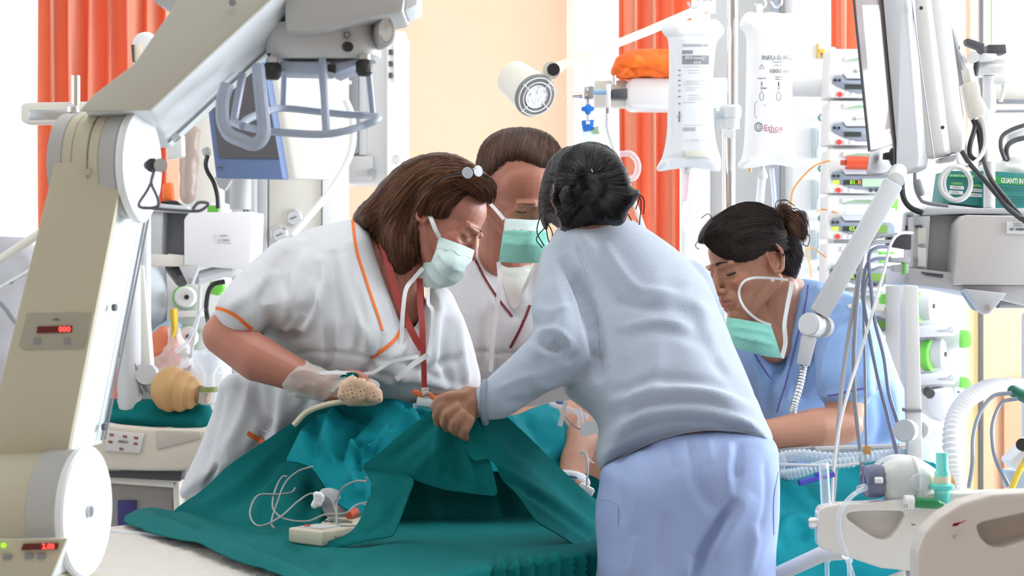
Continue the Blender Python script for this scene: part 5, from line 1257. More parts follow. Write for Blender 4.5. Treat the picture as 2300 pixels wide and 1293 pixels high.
# handle frame
def bar(pts, w, t=.010):
    q = [P(*p) for p in pts]; b = MB()
    return b.tube(spline(q, 6) if len(q) > 2 else q, U(w, 2.8)/2, 10)
fr = [(850,267,2.74),(812,283,2.715),(776,294,2.70),(733,301,2.695),(690,301,2.695),(656,299,2.70),(615,296,2.71),(575,290,2.72),(545,281,2.76),(560,266,2.80),(600,250,2.86),(641,243,2.90),(720,251,2.90),(780,257,2.89),(826,259,2.88)]
MB().tube(spline([P(*p) for p in fr], 6, True), U(17,2.8)/2, 10, True).build('guard_ring', M_bluegrey, XR)
for a, c_, w in (((724,136,2.78),(733,300,2.70),18), ((640,150,2.90),(637,245,2.90),17), ((828,160,2.86),(838,262,2.86),15)):
    MB().tube([P(*a), P(*c_)], U(w,2.8)/2, 10).build('guard_post', M_bluegrey, XR)
MB().prism([(626,137),(745,137),(745,152),(735,163),(626,160)], 2.80, .09, .003).build('guard_plate', M_bluegrey, XR)
hd_ = [(511,190,2.70),(500,225,2.695),(500,270,2.69),(513,300,2.685),(540,314,2.68),(572,324,2.68),(592,304,2.68),(592,275,2.69),(584,200,2.71),(580,150,2.73)]
b = MB(); q = spline([P(*p) for p in hd_], 5)
b.tube(q, [U(15,2.7)]*len(q), 10); b.build('large_handle', M_bluegrey, XR)
MB().tube([P(545,165,2.80), P(531,240,2.79), P(525,275,2.78)], U(9,2.8), 10).tube([P(525,275,2.78), P(545,283,2.74)], U(9,2.8), 10).build('handle_strut', M_bluegrey, XR)

# ================================================================ left background
# rail bar with chrome post
rb = thing('wall_rail', 'cream horizontal rail bar with chrome post in front of the orange curtain', 'rail', (P(120,255,4.9).x, 4.9, 0))
MB().prism([(46,236),(56,230),(300,226),(300,272),(56,278),(46,270)], 4.9, .06, .006).build('bar', M_cream, rb)
MB().prism([(64,246),(160,246),(160,268),(64,268)], 4.897, .01, .003).build('inset', M_steel, rb)
MB().cyl(P(170,170,4.88), P(170,248,4.88), U(10,4.9)).lathe([(U(16,4.9),0),(U(16,4.9),.012),(U(8,4.9),.02)], P(165,252,4.88)).build('chrome_post', M_chrome, rb)
MB().cyl(P(290,250,4.95), Vector((P(290,250,4.95).x,4.95,0)), .03).build('stand', M_lgrey, rb)
hp = thing('handset', 'pale rounded handset with small bright screen in front of the left curtain', 'handset', P(322,140,5.0))
o = [(295,95),(300,80),(313,71),(330,69),(345,76),(354,92),(354,120),(340,160),(300,160),(295,120)]
MB().prism(o, 5.0, .05, .012, 3).build('case', M_wplast, hp)
MB().prism([(299,102),(318,98),(318,135),(302,138)], 4.996, .008, .001).build('screen', mat('bright_display', (.8,.72,.55), .3), hp); MB().prism([(294,100),(301,100),(301,140),(297,138)], 4.99, .012, .001).build('dark_edge', M_dgrey, hp)
MB().cyl(P(322,160,5.03), Vector((P(322,160,5.03).x, 5.03, .0)), .02).build('stand_pole', M_lgrey, hp)
# lower left: tubes and wrapped bags at the frame edge
lt = thing('bed_lamp_arm', 'pale sloping tube at the left edge above the wrapped bag', 'tube', P(0,590,5.0))
MB().tube([P(-40,610,5.0), P(95,520,5.0), P(160,478,5.02)], U(10,5), 12).build('tube', M_cream, lt)
bgm = mat('grey_plastic_film', (.52,.52,.56), .4, bump=.5, bscale=12)
me = fuse([capsule(P(20,640,5.4), .14, P(40,800,5.4), .16), capsule(P(-40,600,5.4), .10, P(80,620,5.4), .07)], .012, 4); wrinkle(me, .02, 7, 4)
tag(link_mesh('plastic_bag', me, bgm), 'large grey wrapped plastic bag bulging at the left edge behind the x-ray column', 'bag')
cable('chrome_rail', [(-30,665,5.1),(40,625,5.1),(90,595,5.1)], .008, M_chrome); tag(bpy.data.objects['chrome_rail'], 'thin chrome bar sloping across the grey wrapped bag', 'rail')
cable('cable', [(-10,672,5.0),(10,690,5.0),(30,718,5.0),(50,735,5.0)], .006, M_grey); tag(bpy.data.objects['cable'], 'grey cable crossing the wrapped bag at the left edge', 'cable')
# monitor with slate-blue bezel
mo1 = thing('patient_monitor', 'monitor with slate-blue bezel and dark screen seen behind the x-ray handles', 'monitor', P(560,398,5.2))
F0 = [P(452,130,5.2), P(590,125,5.2), P(636,402,5.2), P(485,399,5.2)]
MB().poly3(F0, [p+Vector((.012,.045,0)) for p in F0], .004).build('bezel', M_blueplast, mo1)
S0 = [P(468,150,5.195), P(586,150,5.195), P(627,356,5.195), P(492,354,5.195)]
MB().poly3(S0, [p+Vector((0,.006,0)) for p in S0]).build('screen', M_screen, mo1)
F1 = [p+Vector((.012,.04,0)) for p in (P(446,130,5.2), P(600,125,5.2), P(650,400,5.2), P(480,397,5.2))]
MB().poly3(F1, [p+Vector((.10,.06,0)) for p in F1], .006).build('housing', M_cream, mo1)
F2 = [p+Vector((.05,.10,0)) for p in (P(470,150,5.2), P(600,145,5.2), P(645,390,5.2), P(500,390,5.2))]
MB().poly3(F2, [p+Vector((.07,.10,.0)) for p in F2], .015).build('rear_case', M_wplast, mo1)
MB().prism([(488,374),(502,374),(502,377),(488,377)], 5.193, .003).build('logo_bar', M_dgrey, mo1)
MB().cyl(P(655,398,5.36), P(655,404,5.36), .025).build('round_foot', M_wplast, mo1)
MB().prism([(480,396),(520,404),(505,428),(490,420)], 5.28, .04, .004).prism([(452,335),(466,328),(470,345),(456,350)], 5.26, .05, .003).build('tilt_bracket', M_lgrey, mo1)
MB().cyl(P(540,395,5.42), P(540,470,5.42), .03).build('mount_pole', M_lgrey, mo1)
cable('monitor_cable', [(466,350,5.22),(462,368,5.21),(466,385,5.21),(480,410,5.22),(488,440,5.22),(490,468,5.22)], .006, M_dark, mo1)
# supply column and panels
sc_ = thing('supply_column', 'tall white medical supply column with gauges behind the bezelled monitor', 'supply column', (P(665,600,6.2).x, 6.2, 0))
def panel(px0, px1, py0, py1, d, t, m, name, parent, bev=.004):
    a, c = P(px0, py0, d), P(px1, py1, d)
    z0 = c.z if py1 is not None else 0
    return MB().box(((a.x+c.x)/2, d+t/2, (a.z+z0)/2), (abs(c.x-a.x), t, abs(a.z-z0)), bev=bev).build(name, m, parent)
MB().box(((P(600,0,6.2).x+P(770,0,6.2).x)/2, 6.32, RZ/2), (U(170,6.2), .24, RZ-.002), bev=.005).build('column_body', M_wplast, sc_)
panel(572, 600, -150, 1100, 6.18, .1, M_lgrey, 'edge_profile', sc_); panel(724, 770, -150, 560, 6.17, .04, mat('bright_panel', (.92,.92,.92), .4), 'front_strip', sc_)
panel(604, 722, 120, 560, 6.185, .02, M_cream, 'gauge_panel', sc_)
for x, y in ((660,489),(628,527)):
    g = MB().lathe([(U(20,6.1),0),(U(20,6.1),.01),(U(17,6.1),.014)], P(x,y,6.185), (0,-1,0)).build('gauge', M_chrome, sc_)
    MB().cyl(P(x,y,6.172), P(x,y,6.168), U(15,6.1)).build('gauge_face', M_lcdpale if False else M_lgrey, g); MB().tube([P(x-8,y+3,6.165), P(x+6,y-3,6.165)], .0015, 5).build('needle', M_dgrey, g)
MB().cyl(P(674,204,6.19), P(674,204,6.16), .008).build('black_cap', M_dark, sc_); MB().cyl(P(684,266,6.19), P(684,266,6.16), .008).build('cap', M_wplast, sc_)
pr = thing('rail_profile', 'three upright grey aluminium profiles beside the white supply column', 'profile', (P(530,600,6.1).x, 6.1, 0))
for x0, x1, m_ in ((497,520,M_grey),(522,546,M_lgrey),(548,556,M_grey),(558,574,M_lgrey)):
    a = P(x0,0,6.1); c = P(x1,0,6.1); MB().box(((a.x+c.x)/2, 6.12, RZ/2), (c.x-a.x, .05, RZ-.002), bev=.002).build('profile', m_, pr)
cc = thing('cream_cabinet', 'narrow cream upright panel behind the white module box', 'panel', (P(450,600,6.0).x, 6.0, 0))
a = P(414,0,6.0); c = P(496,0,6.0); MB().box(((a.x+c.x)/2, 6.05, .95), (c.x-a.x, .09, 1.9), bev=.004).build('panel', M_cream, cc)
# hanging clear bag, white holder and orange bits
cb = fuse([capsule(P(428,300,5.7), .03, P(420,440,5.7), .025)], .005, 3); wrinkle(cb, .008, 14, 3)
tag(link_mesh('drainage_bag', cb, clear_mat('brownish_film', (.45,.33,.28), .55, .2)), 'crumpled brownish clear bag hanging beside the cream panel', 'bag')
MB().prism([(372,318),(408,300),(410,350),(374,358)], 5.5, .06, .006).build('wall_holder', M_wplast); tag(bpy.data.objects['wall_holder'], 'small white holder box beside the brownish bag', 'holder')
MB().prism([(364,412),(384,408),(388,450),(364,450)], 5.19, .04, .006).build('container', mat('bright_orange_plastic', (.9,.18,.03), .5)); tag(bpy.data.objects['container'], 'small orange container standing on the left module box', 'container')
MB().prism([(360,452),(395,450),(410,462),(360,456)], 5.17, .02, .002).build('black_clamp', M_dark); tag(bpy.data.objects['black_clamp'], 'black clamp piece lying on top of the left module box', 'clamp')
# white wall unit by the peach wall
wu = thing('wall_unit', 'white wall cabinet with three black sockets beside the peach wall', 'cabinet', (P(840,240,6.6).x, 6.6, P(840,412,6.6).z))
panel(868, 911, 69, 413, 6.5, .22, mat('bright_panel', (.92,.92,.92), .4), 'side_panel', wu, .01); panel(776, 870, 90, 413, 6.55, .2, M_wplast, 'front_panel', wu)
panel(782, 806, 130, 345, 6.53, .03, M_grey, 'recess', wu); panel(806, 822, 140, 348, 6.53, .03, M_lgrey, 'recess_edge', wu); panel(776, 838, 350, 405, 6.53, .03, M_lgrey, 'drawer_front', wu)
for y in (117,143,169): MB().box(P(877,y,6.495), (U(8,6.5),.01,U(11,6.5))).build('socket', M_dgrey, wu)
panel(884, 887, 80, 185, 6.49, .01, M_cream, 'edge_strip', wu)
MB().cyl(P(836,386,6.54), P(836,386,6.50), U(8,6.5)).build('knob', M_grey, wu); MB().cyl(P(786,185,6.52), P(786,185,6.49), U(5,6.5)).build('white_cap', M_wplast, wu)
MB().tube([P(890+6*math.cos(a), 358+9*math.sin(a), 6.495) for a in np.linspace(0, 2*PI, 17)[:-1]], .002, 5, True).build('round_mark', M_lgrey, wu)
cable('white_hose', [(776,225,6.12),(790,260,6.1),(793,310,6.1),(785,350,6.08),(760,400,6.05),(725,450,6.0),(690,490,5.9),(655,530,5.85)], .011, mat('white_rubber', (.82,.82,.80), .5)); tag(bpy.data.objects['white_hose'], 'white rubber hose curving down in front of the supply column', 'hose')
cable('yellow_hose', [(776,230,6.45),(779,300,6.45),(775,380,6.45),(772,412,6.45)], .011, mat('yellow_rubber', (.75,.55,.03), .5)); tag(bpy.data.objects['yellow_hose'], 'yellow hose hanging beside the white wall cabinet', 'hose')
# white module box on its bracket and post
mr_ = thing('module_rack', 'white module box with small sticker on a bracket behind the left nurse', 'equipment rack', P(480,600,5.2))
MB().prism([(413,492),(425,477),(568,475),(562,606),(413,596)], 5.15, .16, .004, dx=.01).build('cover', mat('bright_white_cover', (.86,.86,.88), .4), mr_)
MB().prism([(300,475),(366,475),(363,572),(300,568)], 5.17, .10, .003).build('module', M_lgrey, mr_); MB().prism([(363,472),(416,478),(416,573),(363,568)], 5.25, .06, .003).build('module_recess', M_grey, mr_)
MB().prism([(296,568),(413,573),(413,598),(296,597)], 5.16, .15, .003).build('base_tray', M_cream, mr_); MB().prism([(302,452),(420,462),(425,478),(300,474)], 5.16, .16, .003).build('top_tray', M_lgrey, mr_)
MB().prism([(487,524),(520,525),(520,545),(486,543)], 5.147, .002).build('sticker', M_paper, mr_); text('printed_lettering', 'N° 308866', 503, 539, 5.145, 4, M_inkg, mr_, squeeze=1.1); text('printed_lettering', 'AZIENDA', 503, 529, 5.145, 3, M_inkg, mr_)
MB().prism([(402,599),(448,597),(432,636),(427,641),(421,637)], 5.12, .03, .002).build('bracket', M_lgrey, mr_); MB().cyl(P(427,628,5.118), P(427,628,5.11), U(5,5.1)).build('bolt', M_steel, mr_)
MB().tube([P(440,625,5.25), P(500,608,5.3), P(570,612,5.4)], .018, 10).build('support_arm', M_lgrey, mr_); MB().tube([P(385,598,5.3), P(410,630,5.25)], .02, 10).build('support_arm', M_dgrey, mr_)
MB().box(P(480,470,5.3), (.03,.03,.02)).build('green_plug', M_green, mr_)
ps = thing('equipment_post', 'beige flat post with round pivot below the left module box', 'post', (P(325,1200,5.0).x, 5.0, 0))
a = P(325,600,5.0); MB().poly3([P(300,597,5.0), P(322,595,5.0), P(345,900,5.0), P(313,900,5.0)], [P(300,597,5.0)+Vector((0,.05,0)), P(322,595,5.0)+Vector((0,.05,0)), P(345,900,5.0)+Vector((0,.05,0)), P(313,900,5.0)+Vector((0,.05,0))], .003).build('flat_arm', M_cream, ps)
MB().cyl(P(335,840,5.02), P(327,840,4.93), U(23,5)).build('pivot_disc', M_lgrey, ps); MB().cyl(P(329,880,5.03), Vector((P(329,880,5.03).x,5.03,0)), .025).build('stand_pole', M_lgrey, ps)
MB().prism([(265,842),(300,815),(312,818),(270,848)], 4.96, .02, .002).build('black_clamp', M_dark, ps)
for k, (x0,y0,x1,y1) in enumerate(((262,740,330,880),(256,770,322,885),(270,745,345,895))): 
    o = cable('lead_cable', [(x0,y0,4.93),((x0+x1)/2-4,(y0+y1)/2,4.93),(x1,y1,4.95)], .0035, M_grey); tag(o, ['grey lead slanting highest beside the beige post','grey lead slanting lowest beside the beige post','grey lead between the other two beside the beige post'][k], 'cable')
# pale rounded hood behind the post
me = fuse([MB().ell(P(318,665,5.9), (U(82,5.9), .12, U(95,5.9)), Matrix.Rotation(-.35,3,'Y')), capsule(P(300,760,5.9), .05, P(265,800,5.9), .03)], .01, 4)
tag(link_mesh('reservoir_bag', me, mat('pale_blue_grey_vinyl', (.62,.66,.72), .35)), 'large pale grey egg-shaped bag behind the beige post', 'bag')
me = fuse([capsule(P(290,820,5.8), .03, P(385,740,5.8), .035), capsule(P(340,790,5.8), .03, P(365,800,5.8), .03)], .008, 3); wrinkle(me, .01, 16, 3)
tag(link_mesh('blue_wrap', me, mat('pale_blue_film', (.45,.62,.75), .4)), 'crumpled pale blue film under the egg-shaped bag', 'wrap')
me = fuse([capsule(P(370,770,5.75), .05, P(385,830,5.75), .035)], .007, 3); wrinkle(me, .012, 18, 5)
tag(link_mesh('orange_waste_bag', me, mat('coral_film', (.9,.25,.12), .5)), 'coral plastic bag beside the round pump heads on the left', 'bag')
me = fuse([capsule(P(388,740,5.70), .02, P(405,800,5.70), .04), capsule(P(395,790,5.70), .03, P(365,815,5.72), .03)], .006, 3); wrinkle(me, .012, 22, 8)
tag(link_mesh('clear_wrap', me, clear_mat('clear_film', (.9,.9,.92), .45, .15)), 'crumpled clear film over the coral bag', 'wrap')
MB().prism([(381,695),(391,692),(393,740),(386,760)], 5.64, .06, .003).build('yellow_tag', mat('mustard_plastic', (.65,.42,.02), .5)); tag(bpy.data.objects['yellow_tag'], 'mustard yellow strip beside the upper left pump head', 'tag')
# infusion pumps at left: two round rotor heads
pt = thing('pump_tower', 'white pump tower with two round rotor heads behind the left nurse\'s sleeve', 'pump', (P(425,900,5.8).x, 5.8, 0))
MB().box((P(440,0,5.85).x, 5.92, .78), (U(130,5.85), .18, 1.56), bev=.01).build('tower_body', M_wplast, pt)
for x, y in ((418,667),(422,756)):
    g = MB().lathe([(U(27,5.7),0),(U(27,5.7),.015)], P(x-3,y,5.82), (.1,-1,0)).build('rotor_ring', M_green, pt)
    MB().lathe([(U(25,5.7),0),(U(25,5.7),.03),(U(20,5.7),.038)], P(x,y,5.81), (.1,-1,0)).build('rotor_cap', M_wplast, g); MB().cyl(P(x+1,y,5.775), P(x+1,y,5.765), U(5.5,5.7)).build('rotor_hub', M_dark, g)
    MB().prism([(x-25,y+32),(x+35,y+30),(x+35,y+44),(x-22,y+46)], 5.74, .08, .004).build('pump_shelf', M_wplast, pt)
MB().prism([(470,632),(500,630),(503,650),(490,664),(472,660)], 5.7, .04, .004).build('green_lever', M_green, pt)
cable('black_tube', [(505,632,5.5),(480,638,5.5),(468,655,5.5),(463,690,5.5),(466,715,5.5),(470,740,5.83)], .007, M_dark); tag(bpy.data.objects['black_tube'], 'black hose hanging between the left module box and the white sleeve', 'hose')
cable('clear_line', [(450,640,5.4),(446,700,5.4),(432,780,5.6),(428,830,5.84)], .005, M_cablew); tag(bpy.data.objects['clear_line'], 'white line hanging in front of the left pump heads', 'tube')
cable('clear_line', [(455,690,5.4),(425,760,5.4),(395,790,5.4)], .006, M_clear); tag(bpy.data.objects['clear_line.001'], 'clear tube crossing in front of the lower left pump head', 'tube')
# ribbed tan breathing bag with clear valve
ab = thing('breathing_bag', 'tan ribbed breathing bag with olive collar resting on the teal folded sheet', 'breathing bag', P(400,900,4.9))
prof = [(0,0),(.04,.006),(.062,.03),(.068,.055),(.066,.066),(.060,.072),(.0615,.09),(.056,.100),(.050,.104),(.046,.12),(.028,.135),(.020,.15),(.018,.165)]
axb = Vector((1,-.15,-.18)); prof = [(a_*.86, c_*.9) for a_, c_ in prof]; MB().lathe(prof, P(348,866,4.9)-Vector((.004,0,0)), axb, 40).build('bag', M_ochre, ab)
MB().lathe([(.022,0),(.024,.01),(.022,.03)], P(437,884,4.88), axb).build('neck', mat('dark_tan_rubber', (.25,.14,.06), .5), ab)
MB().lathe([(.020,0),(.026,.004),(.026,.03),(.02,.034)], P(468,908,4.87), (0,0,1)).build('valve_body', M_clear, ab)
MB().lathe([(.024,0),(.025,.012)], P(468,880,4.87), (0,0,1)).build('valve_collar', mat('olive_plastic', (.22,.26,.08), .4), ab)
MB().lathe([(.014,0),(.014,.03),(.03,.055),(.04,.075),(.044,.09)], P(470,868,4.87), (0,0,1)).build('valve_mask', M_clear, ab)
MB().lathe([(.03,0),(.045,.02),(.045,.045),(.035,.06)], P(470,840,4.97), (0,0,1)).build('mask_cushion', M_clear, ab)
# bed beyond with folded teal sheet
b2 = thing('hospital_bed', 'cream side-railed bed with keypad panel behind the x-ray column', 'bed', (P(330,1100,4.9).x, 5.0, 0))
rail = [(180,962),(236,950),(262,955),(345,962),(470,965),(470,985),(455,1000),(452,1052),(400,1056),(340,1057),(250,1055),(180,1050)]
MB().prism(rail, 4.82, .05, .008, 3).build('side_rail', mat('cream_bed_rail', (.62,.56,.47), .45), b2)
MB().prism([(350,966),(450,968),(452,985),(352,1010)], 4.815, .02, .004).build('rail_recess', mat('recess_grey_cream', (.48,.44,.38), .5), b2)
kp = MB().prism([(240,966),(324,974),(314,1018),(236,1012)], 4.812, .006, .002).build('keypad', mat('pale_keypad', (.62,.60,.58), .5), b2)
text('keypad_lettering', 'PRESO', 277, 992, 4.810, 6, M_ink, kp, squeeze=1.0, roll=math.radians(2))
for x, y in ((251,976),(281,980),(306,983),(248,992),(305,996),(273,1008)): MB().prism([(x-5,y-3),(x+4,y-2),(x+4,y+3),(x-5,y+2)], 4.81, .003).build('key', mat('rust_key', (.25,.08,.05), .5), kp)
MB().prism([(180,1058),(410,1058),(405,1080),(180,1068)], 4.86, .05, .002).build('rail_gap', M_dgrey, b2)
MB().prism([(180,1070),(392,1080),(388,1130),(388,1185),(180,1185)], 4.90, .06, .003).build('bed_side', mat('grey_bed_panel', (.30,.28,.26), .5), b2)
MB().prism([(180,1068),(400,1078),(390,1095),(180,1080)], 4.88, .03, .002).prism([(388,1080),(402,1082),(405,1160),(390,1160)], 4.88, .08, .003).build('side_trim', M_cream, b2)
MB().prism([(264,1124),(306,1124),(304,1180),(264,1180)], 4.89, .012, .002).build('blue_panel', mat('dark_blue_panel', (.035,.03,.16), .5), b2)
p0 = P(330,1100,4.9); MB().box((p0.x-.35, 5.35, .80), (1.5,.75,.12), bev=.03).build('mattress', M_mattress, b2); MB().box((p0.x-.35, 5.35, .45), (1.3,.6,.5), bev=.02).build('bed_base', M_lgrey, b2)
for sx in (-.9,.2):
    for sy in (5.1,5.6): MB().cyl((p0.x+sx, sy, 0), (p0.x+sx, sy, .25), .03).build('leg', M_steel, b2)
me = fuse([capsule(P(150,925,4.98), U(30,5), P(450,932,4.92), U(29,5)), capsule(P(150,918,5.04), U(26,5), P(455,920,4.98), U(22,5)), capsule(P(150,940,4.93), U(18,5), P(440,945,4.9), U(16,5))], .006, 3)
crease(me, [([(200,915),(320,915),(440,925)], 5, -.004), ([(240,940),(340,938),(430,942)], 6, .003)]); wrinkle(me, .004, 10, 4)
tag(link_mesh('folded_sheet', me, M_teal), 'folded dark teal sheet lying on the bed behind the tan breathing bag', 'sheet')
me = fuse([MB().tube([P(452+16*math.cos(a)*r_, 936+20*math.sin(a)*r_, 4.86) for a, r_ in zip(np.linspace(0,4*PI,40), np.linspace(.3,1,40))], .005, 8)], .003, 1)
# ================================================================ examination lamp
lp = thing('examination_lamp', 'white examination spotlight on a long sloping arm above the man\'s head', 'lamp', P(1185,205,5.2))
axl = Vector((.42,-.80,-.42)).normalized(); c0 = P(1203,215,5.14)
MB().lathe([(U(46,5.2),0),(U(50,5.2),-.004),(U(50,5.2),-.03),(U(46,5.2),-.06),(U(42,5.2),-.135),(U(30,5.2),-.152),(0,-.155)][::-1], c0, axl, 48).build('lamp_head', mat('ivory_enamel', (.80,.77,.68), .4), lp)
MB().lathe([(U(40,5.2),.002),(U(47,5.2),.003),(U(50,5.2),-.003)], c0, axl, 48).build('reflector_well', mat('dim_well', (.25,.25,.25), .5), lp)
MB().lathe([(0,-.0),(U(20,5.2),.004),(U(27,5.2),.010),(U(28,5.2),.008)], c0-axl*.002, axl, 24).build('bulb_reflector', mat('faceted_reflector', (.75,.75,.76), .2, metal=.7, bump=.6, bscale=90), lp)
lx = axl.cross(Vector((0,0,1))).normalized(); lz = lx.cross(axl)
for r_, h in ((44,.008),(34,.010)):
    MB().tube([c0+axl*h+(lx*math.cos(a)+lz*math.sin(a))*U(r_,5.2) for a in np.linspace(0, 2*PI, 33)[:-1]], .0018, 6, True).build('guard_ring', M_wplast, lp)
for a in (.6, 2.2, 3.8, 5.4): MB().tube([c0+axl*.009+(lx*math.cos(a)+lz*math.sin(a))*U(r_,5.2) for r_ in (26,48)], .0016, 6).build('guard_spoke', M_wplast, lp)
MB().cyl(P(1228,165,5.22), P(1262,150,5.22), U(13,5.2)).cyl(P(1238,158,5.27), P(1238,158,5.15), U(20,5.2)).build('swivel', mat('ivory_enamel', (.8,.77,.68)), lp)
MB().cyl(P(1243,156,5.15), P(1243,156,5.12), U(14,5.2)).build('swivel_knob', M_dark, lp)
MB().tube([P(1252,150,5.21), P(1330,120,5.22), P(1450,72,5.24), P(1600,8,5.26)], [U(11,5.2),U(9,5.2),U(10,5.2),U(11,5.2)], 14).build('lamp_arm', mat('ivory_enamel', (.8,.77,.68)), lp)
MB().tube([P(1225,175,5.12), P(1270,225,5.1), P(1232,192,5.1)], .0012, 5).build('wire_guard', M_cream, lp)
MB().cyl(P(1592,-30,5.27), P(1592,30,5.27), .018).cyl(P(1592,-30,5.27), P(1592,-130,5.27)+Vector((0,0,1.2)), .016).build('pivot_post', M_wplast, lp)
# ================================================================ rail with gas outlet, orange blanket
ra = thing('wall_rail', 'white rounded supply rail carrying the orange blanket and gas outlet', 'rail', (P(1480,210,5.3).x, 5.3, 0))
MB().prism([(1408,184),(1420,174),(1640,174),(1640,245),(1420,244),(1408,236)], 5.3, .12, .008, 3).build('rail_body', M_wplast, ra); MB().prism([(1335,180),(1410,180),(1410,240),(1335,240)], 5.36, .06, .006).build('rail_end', M_cream, ra)
a = P(1560,210,5.5); MB().box((a.x, 5.5, .9), (.08,.08,1.8), bev=.01).build('rail_post', M_wplast, ra)
me = fuse([inflate([(1372,168),(1378,140),(1395,122),(1430,110),(1500,110),(1560,112),(1560,176),(1500,178),(1440,176),(1400,178)], [(1450,140,5.34)], .10, 45, 6)], .005, 3)
crease(me, [([(1395,172),(1420,160),(1450,158),(1500,172)], 5, -.010), ([(1376,160),(1405,138),(1440,128)], 6, .006), ([(1385,150),(1410,156),(1430,172)], 4, -.008), ([(1420,125),(1480,120),(1540,125)], 7, -.004)]); wrinkle(me, .004, 22, 5)
tag(link_mesh('blanket', me, M_orangecloth), 'folded orange blanket lying on the white supply rail', 'blanket')
gs = thing('gas_outlet', 'chrome oxygen regulator with blue valve and clear nozzle on the supply rail', 'regulator', P(1340,210,5.2))
MB().prism([(1312,192),(1332,190),(1332,222),(1312,222)], 5.2, .05, .003).build('valve_block', M_chrome, gs)
MB().cyl(P(1286,215,5.22), P(1308,213,5.22), U(8,5.2)).build('chrome_knob', M_chrome, gs); MB().prism([(1322,194),(1334,194),(1334,220),(1322,220)], 5.19, .02, .002).build('grey_plate', M_grey, gs)
MB().cyl(P(1334,207,5.22), P(1372,207,5.22), U(6,5.2)).build('connector_pipe', mat('light_blue_metal', (.35,.62,.85), .3), gs); MB().prism([(1362,188),(1372,188),(1372,242),(1362,242)], 5.2, .05, .002).build('mount_plate', M_wplast, gs)
MB().prism([(1374,200),(1410,198),(1410,222),(1374,222)], 5.2, .06, .003).build('black_coupler', M_dgrey, gs); MB().cyl(P(1379,170,5.22), P(1379,190,5.22), U(5,5.2)).build('pin', M_chrome, gs)
MB().cyl(P(1321,222,5.22), P(1321,238,5.22), U(5,5.2)).build('stem', M_steel, gs)
M_bblue = mat('bright_blue_plastic', (.02,.18,.65), .4)
MB().prism([(1306,240),(1314,238),(1316,234),(1326,234),(1328,238),(1335,240),(1335,247),(1328,249),(1326,256),(1316,256),(1314,249),(1306,247)], 5.2, .03, .002).build('blue_cross', M_bblue, gs)
MB().cyl(P(1321,256,5.215), P(1321,272,5.215), U(3.5,5.2)).build('stem', M_wplast, gs); MB().prism([(1306,270),(1335,268),(1333,284),(1328,294),(1310,294),(1308,284)], 5.2, .035, .003).build('blue_cup', M_bblue, gs)
MB().prism([(1316,271),(1325,271),(1325,279),(1316,279)], 5.197, .004).build('cup_label', M_wplast, gs)
MB().lathe([(U(17,5.2),0),(U(18,5.2),.03),(U(15,5.2),.04)], P(1324,326,5.22), (0,0,1)).build('clear_nozzle', clear_mat('aqua_clear', (.6,.85,.8), .4, .1), gs); MB().cyl(P(1332,294,5.22), P(1350,291,5.2), U(9,5.2)).build('side_port', mat('pale_green_plastic', (.45,.62,.38), .5), gs)
MB().cyl(P(1317,116,5.22), P(1317,190,5.22), U(4,5.2)).build('flow_tube', clear_mat('pinkish_tube', (.9,.6,.55), .35, .1), gs); MB().cyl(P(1326,116,5.22), P(1326,190,5.22), U(3.5,5.2)).build('flow_tube', M_clear, gs)
MB().cyl(P(1365,242,5.22), P(1365,256,5.22), U(4.5,5.2)).build('hose_fitting', M_grey, gs)
cable('gas_hose', [(1365,255,5.22),(1366,290,5.22),(1378,330,5.2),(1392,365,5.15),(1410,410,5.1),(1430,470,5.05),(1448,520,5.0)], .0065, M_cablew, gs)
o = cable('clear_loop', [(1392,346,5.15),(1415,345,5.15),(1430,360,5.15),(1433,380,5.15),(1425,398,5.15),(1408,402,5.15)], .008, M_clear); tag(o, 'loop of clear tubing beside the dark-haired nurse\'s head', 'tube')
# ================================================================ pendant column, cabinets behind the drips
pc = thing('pendant_column', 'wide light grey ceiling column behind the infusion pole', 'column', (P(1650,600,6.6).x, 6.6, 0))
def col(px0, px1, d, t, m, name, parent, z0=0, z1=RZ-.002, bev=.003):
    a, c = P(px0,0,d).x, P(px1,0,d).x; return MB().box(((a+c)/2, d+t/2, (z0+z1)/2), (c-a, t, z1-z0), bev=bev).build(name, m, parent)
col(1592, 1740, 6.6, .2, mat('pale_grey_panel', (.66,.66,.66), .5), 'column_body', pc); col(1586, 1596, 6.58, .1, M_wplast, 'edge_strip', pc)
col(1738, 1752, 6.58, .12, mat('cool_grey_profile', (.50,.56,.66), .5), 'blue_grey_profile', pc); col(1752, 1768, 6.6, .1, M_wplast, 'white_profile', pc); col(1766, 1780, 6.57, .12, mat('cool_grey_profile', (.5,.56,.66)), 'blue_grey_profile', pc)
wc = thing('supply_cabinet', 'bright white supply column with grey hatches left of the pump tower', 'cabinet', (P(1822,600,6.4).x, 6.4, 0))
col(1780, 1866, 6.4, .2, mat('bright_panel', (.92,.92,.92)), 'cabinet_body', wc)
for y0, y1 in ((286,354),(402,470),(515,582)):
    h = MB().prism([(1824,y0),(1840,y0),(1846,y0+16),(1847,y1-14),(1842,y1),(1824,y1)], 6.38, .03, .003).build('grey_hatch', mat('pale_aqua_grey', (.55,.63,.66), .5), wc); MB().tube([P(1838,y0+6,6.375),P(1838,y0+40,6.375),P(1834,y0+48,6.375),P(1833,y1-3,6.375)], .002, 5).build('hatch_line', M_grey, h)
for y in (264,378,490,603): MB().cyl(P(1845,y,6.39), P(1848,y,6.35), U(9,6.4)).build('socket_ring', mat('dark_aqua', (.10,.30,.30), .4), wc); MB().cyl(P(1848,y,6.35), P(1849,y,6.34), U(7,6.4)).build('socket_cap', M_wplast, wc)
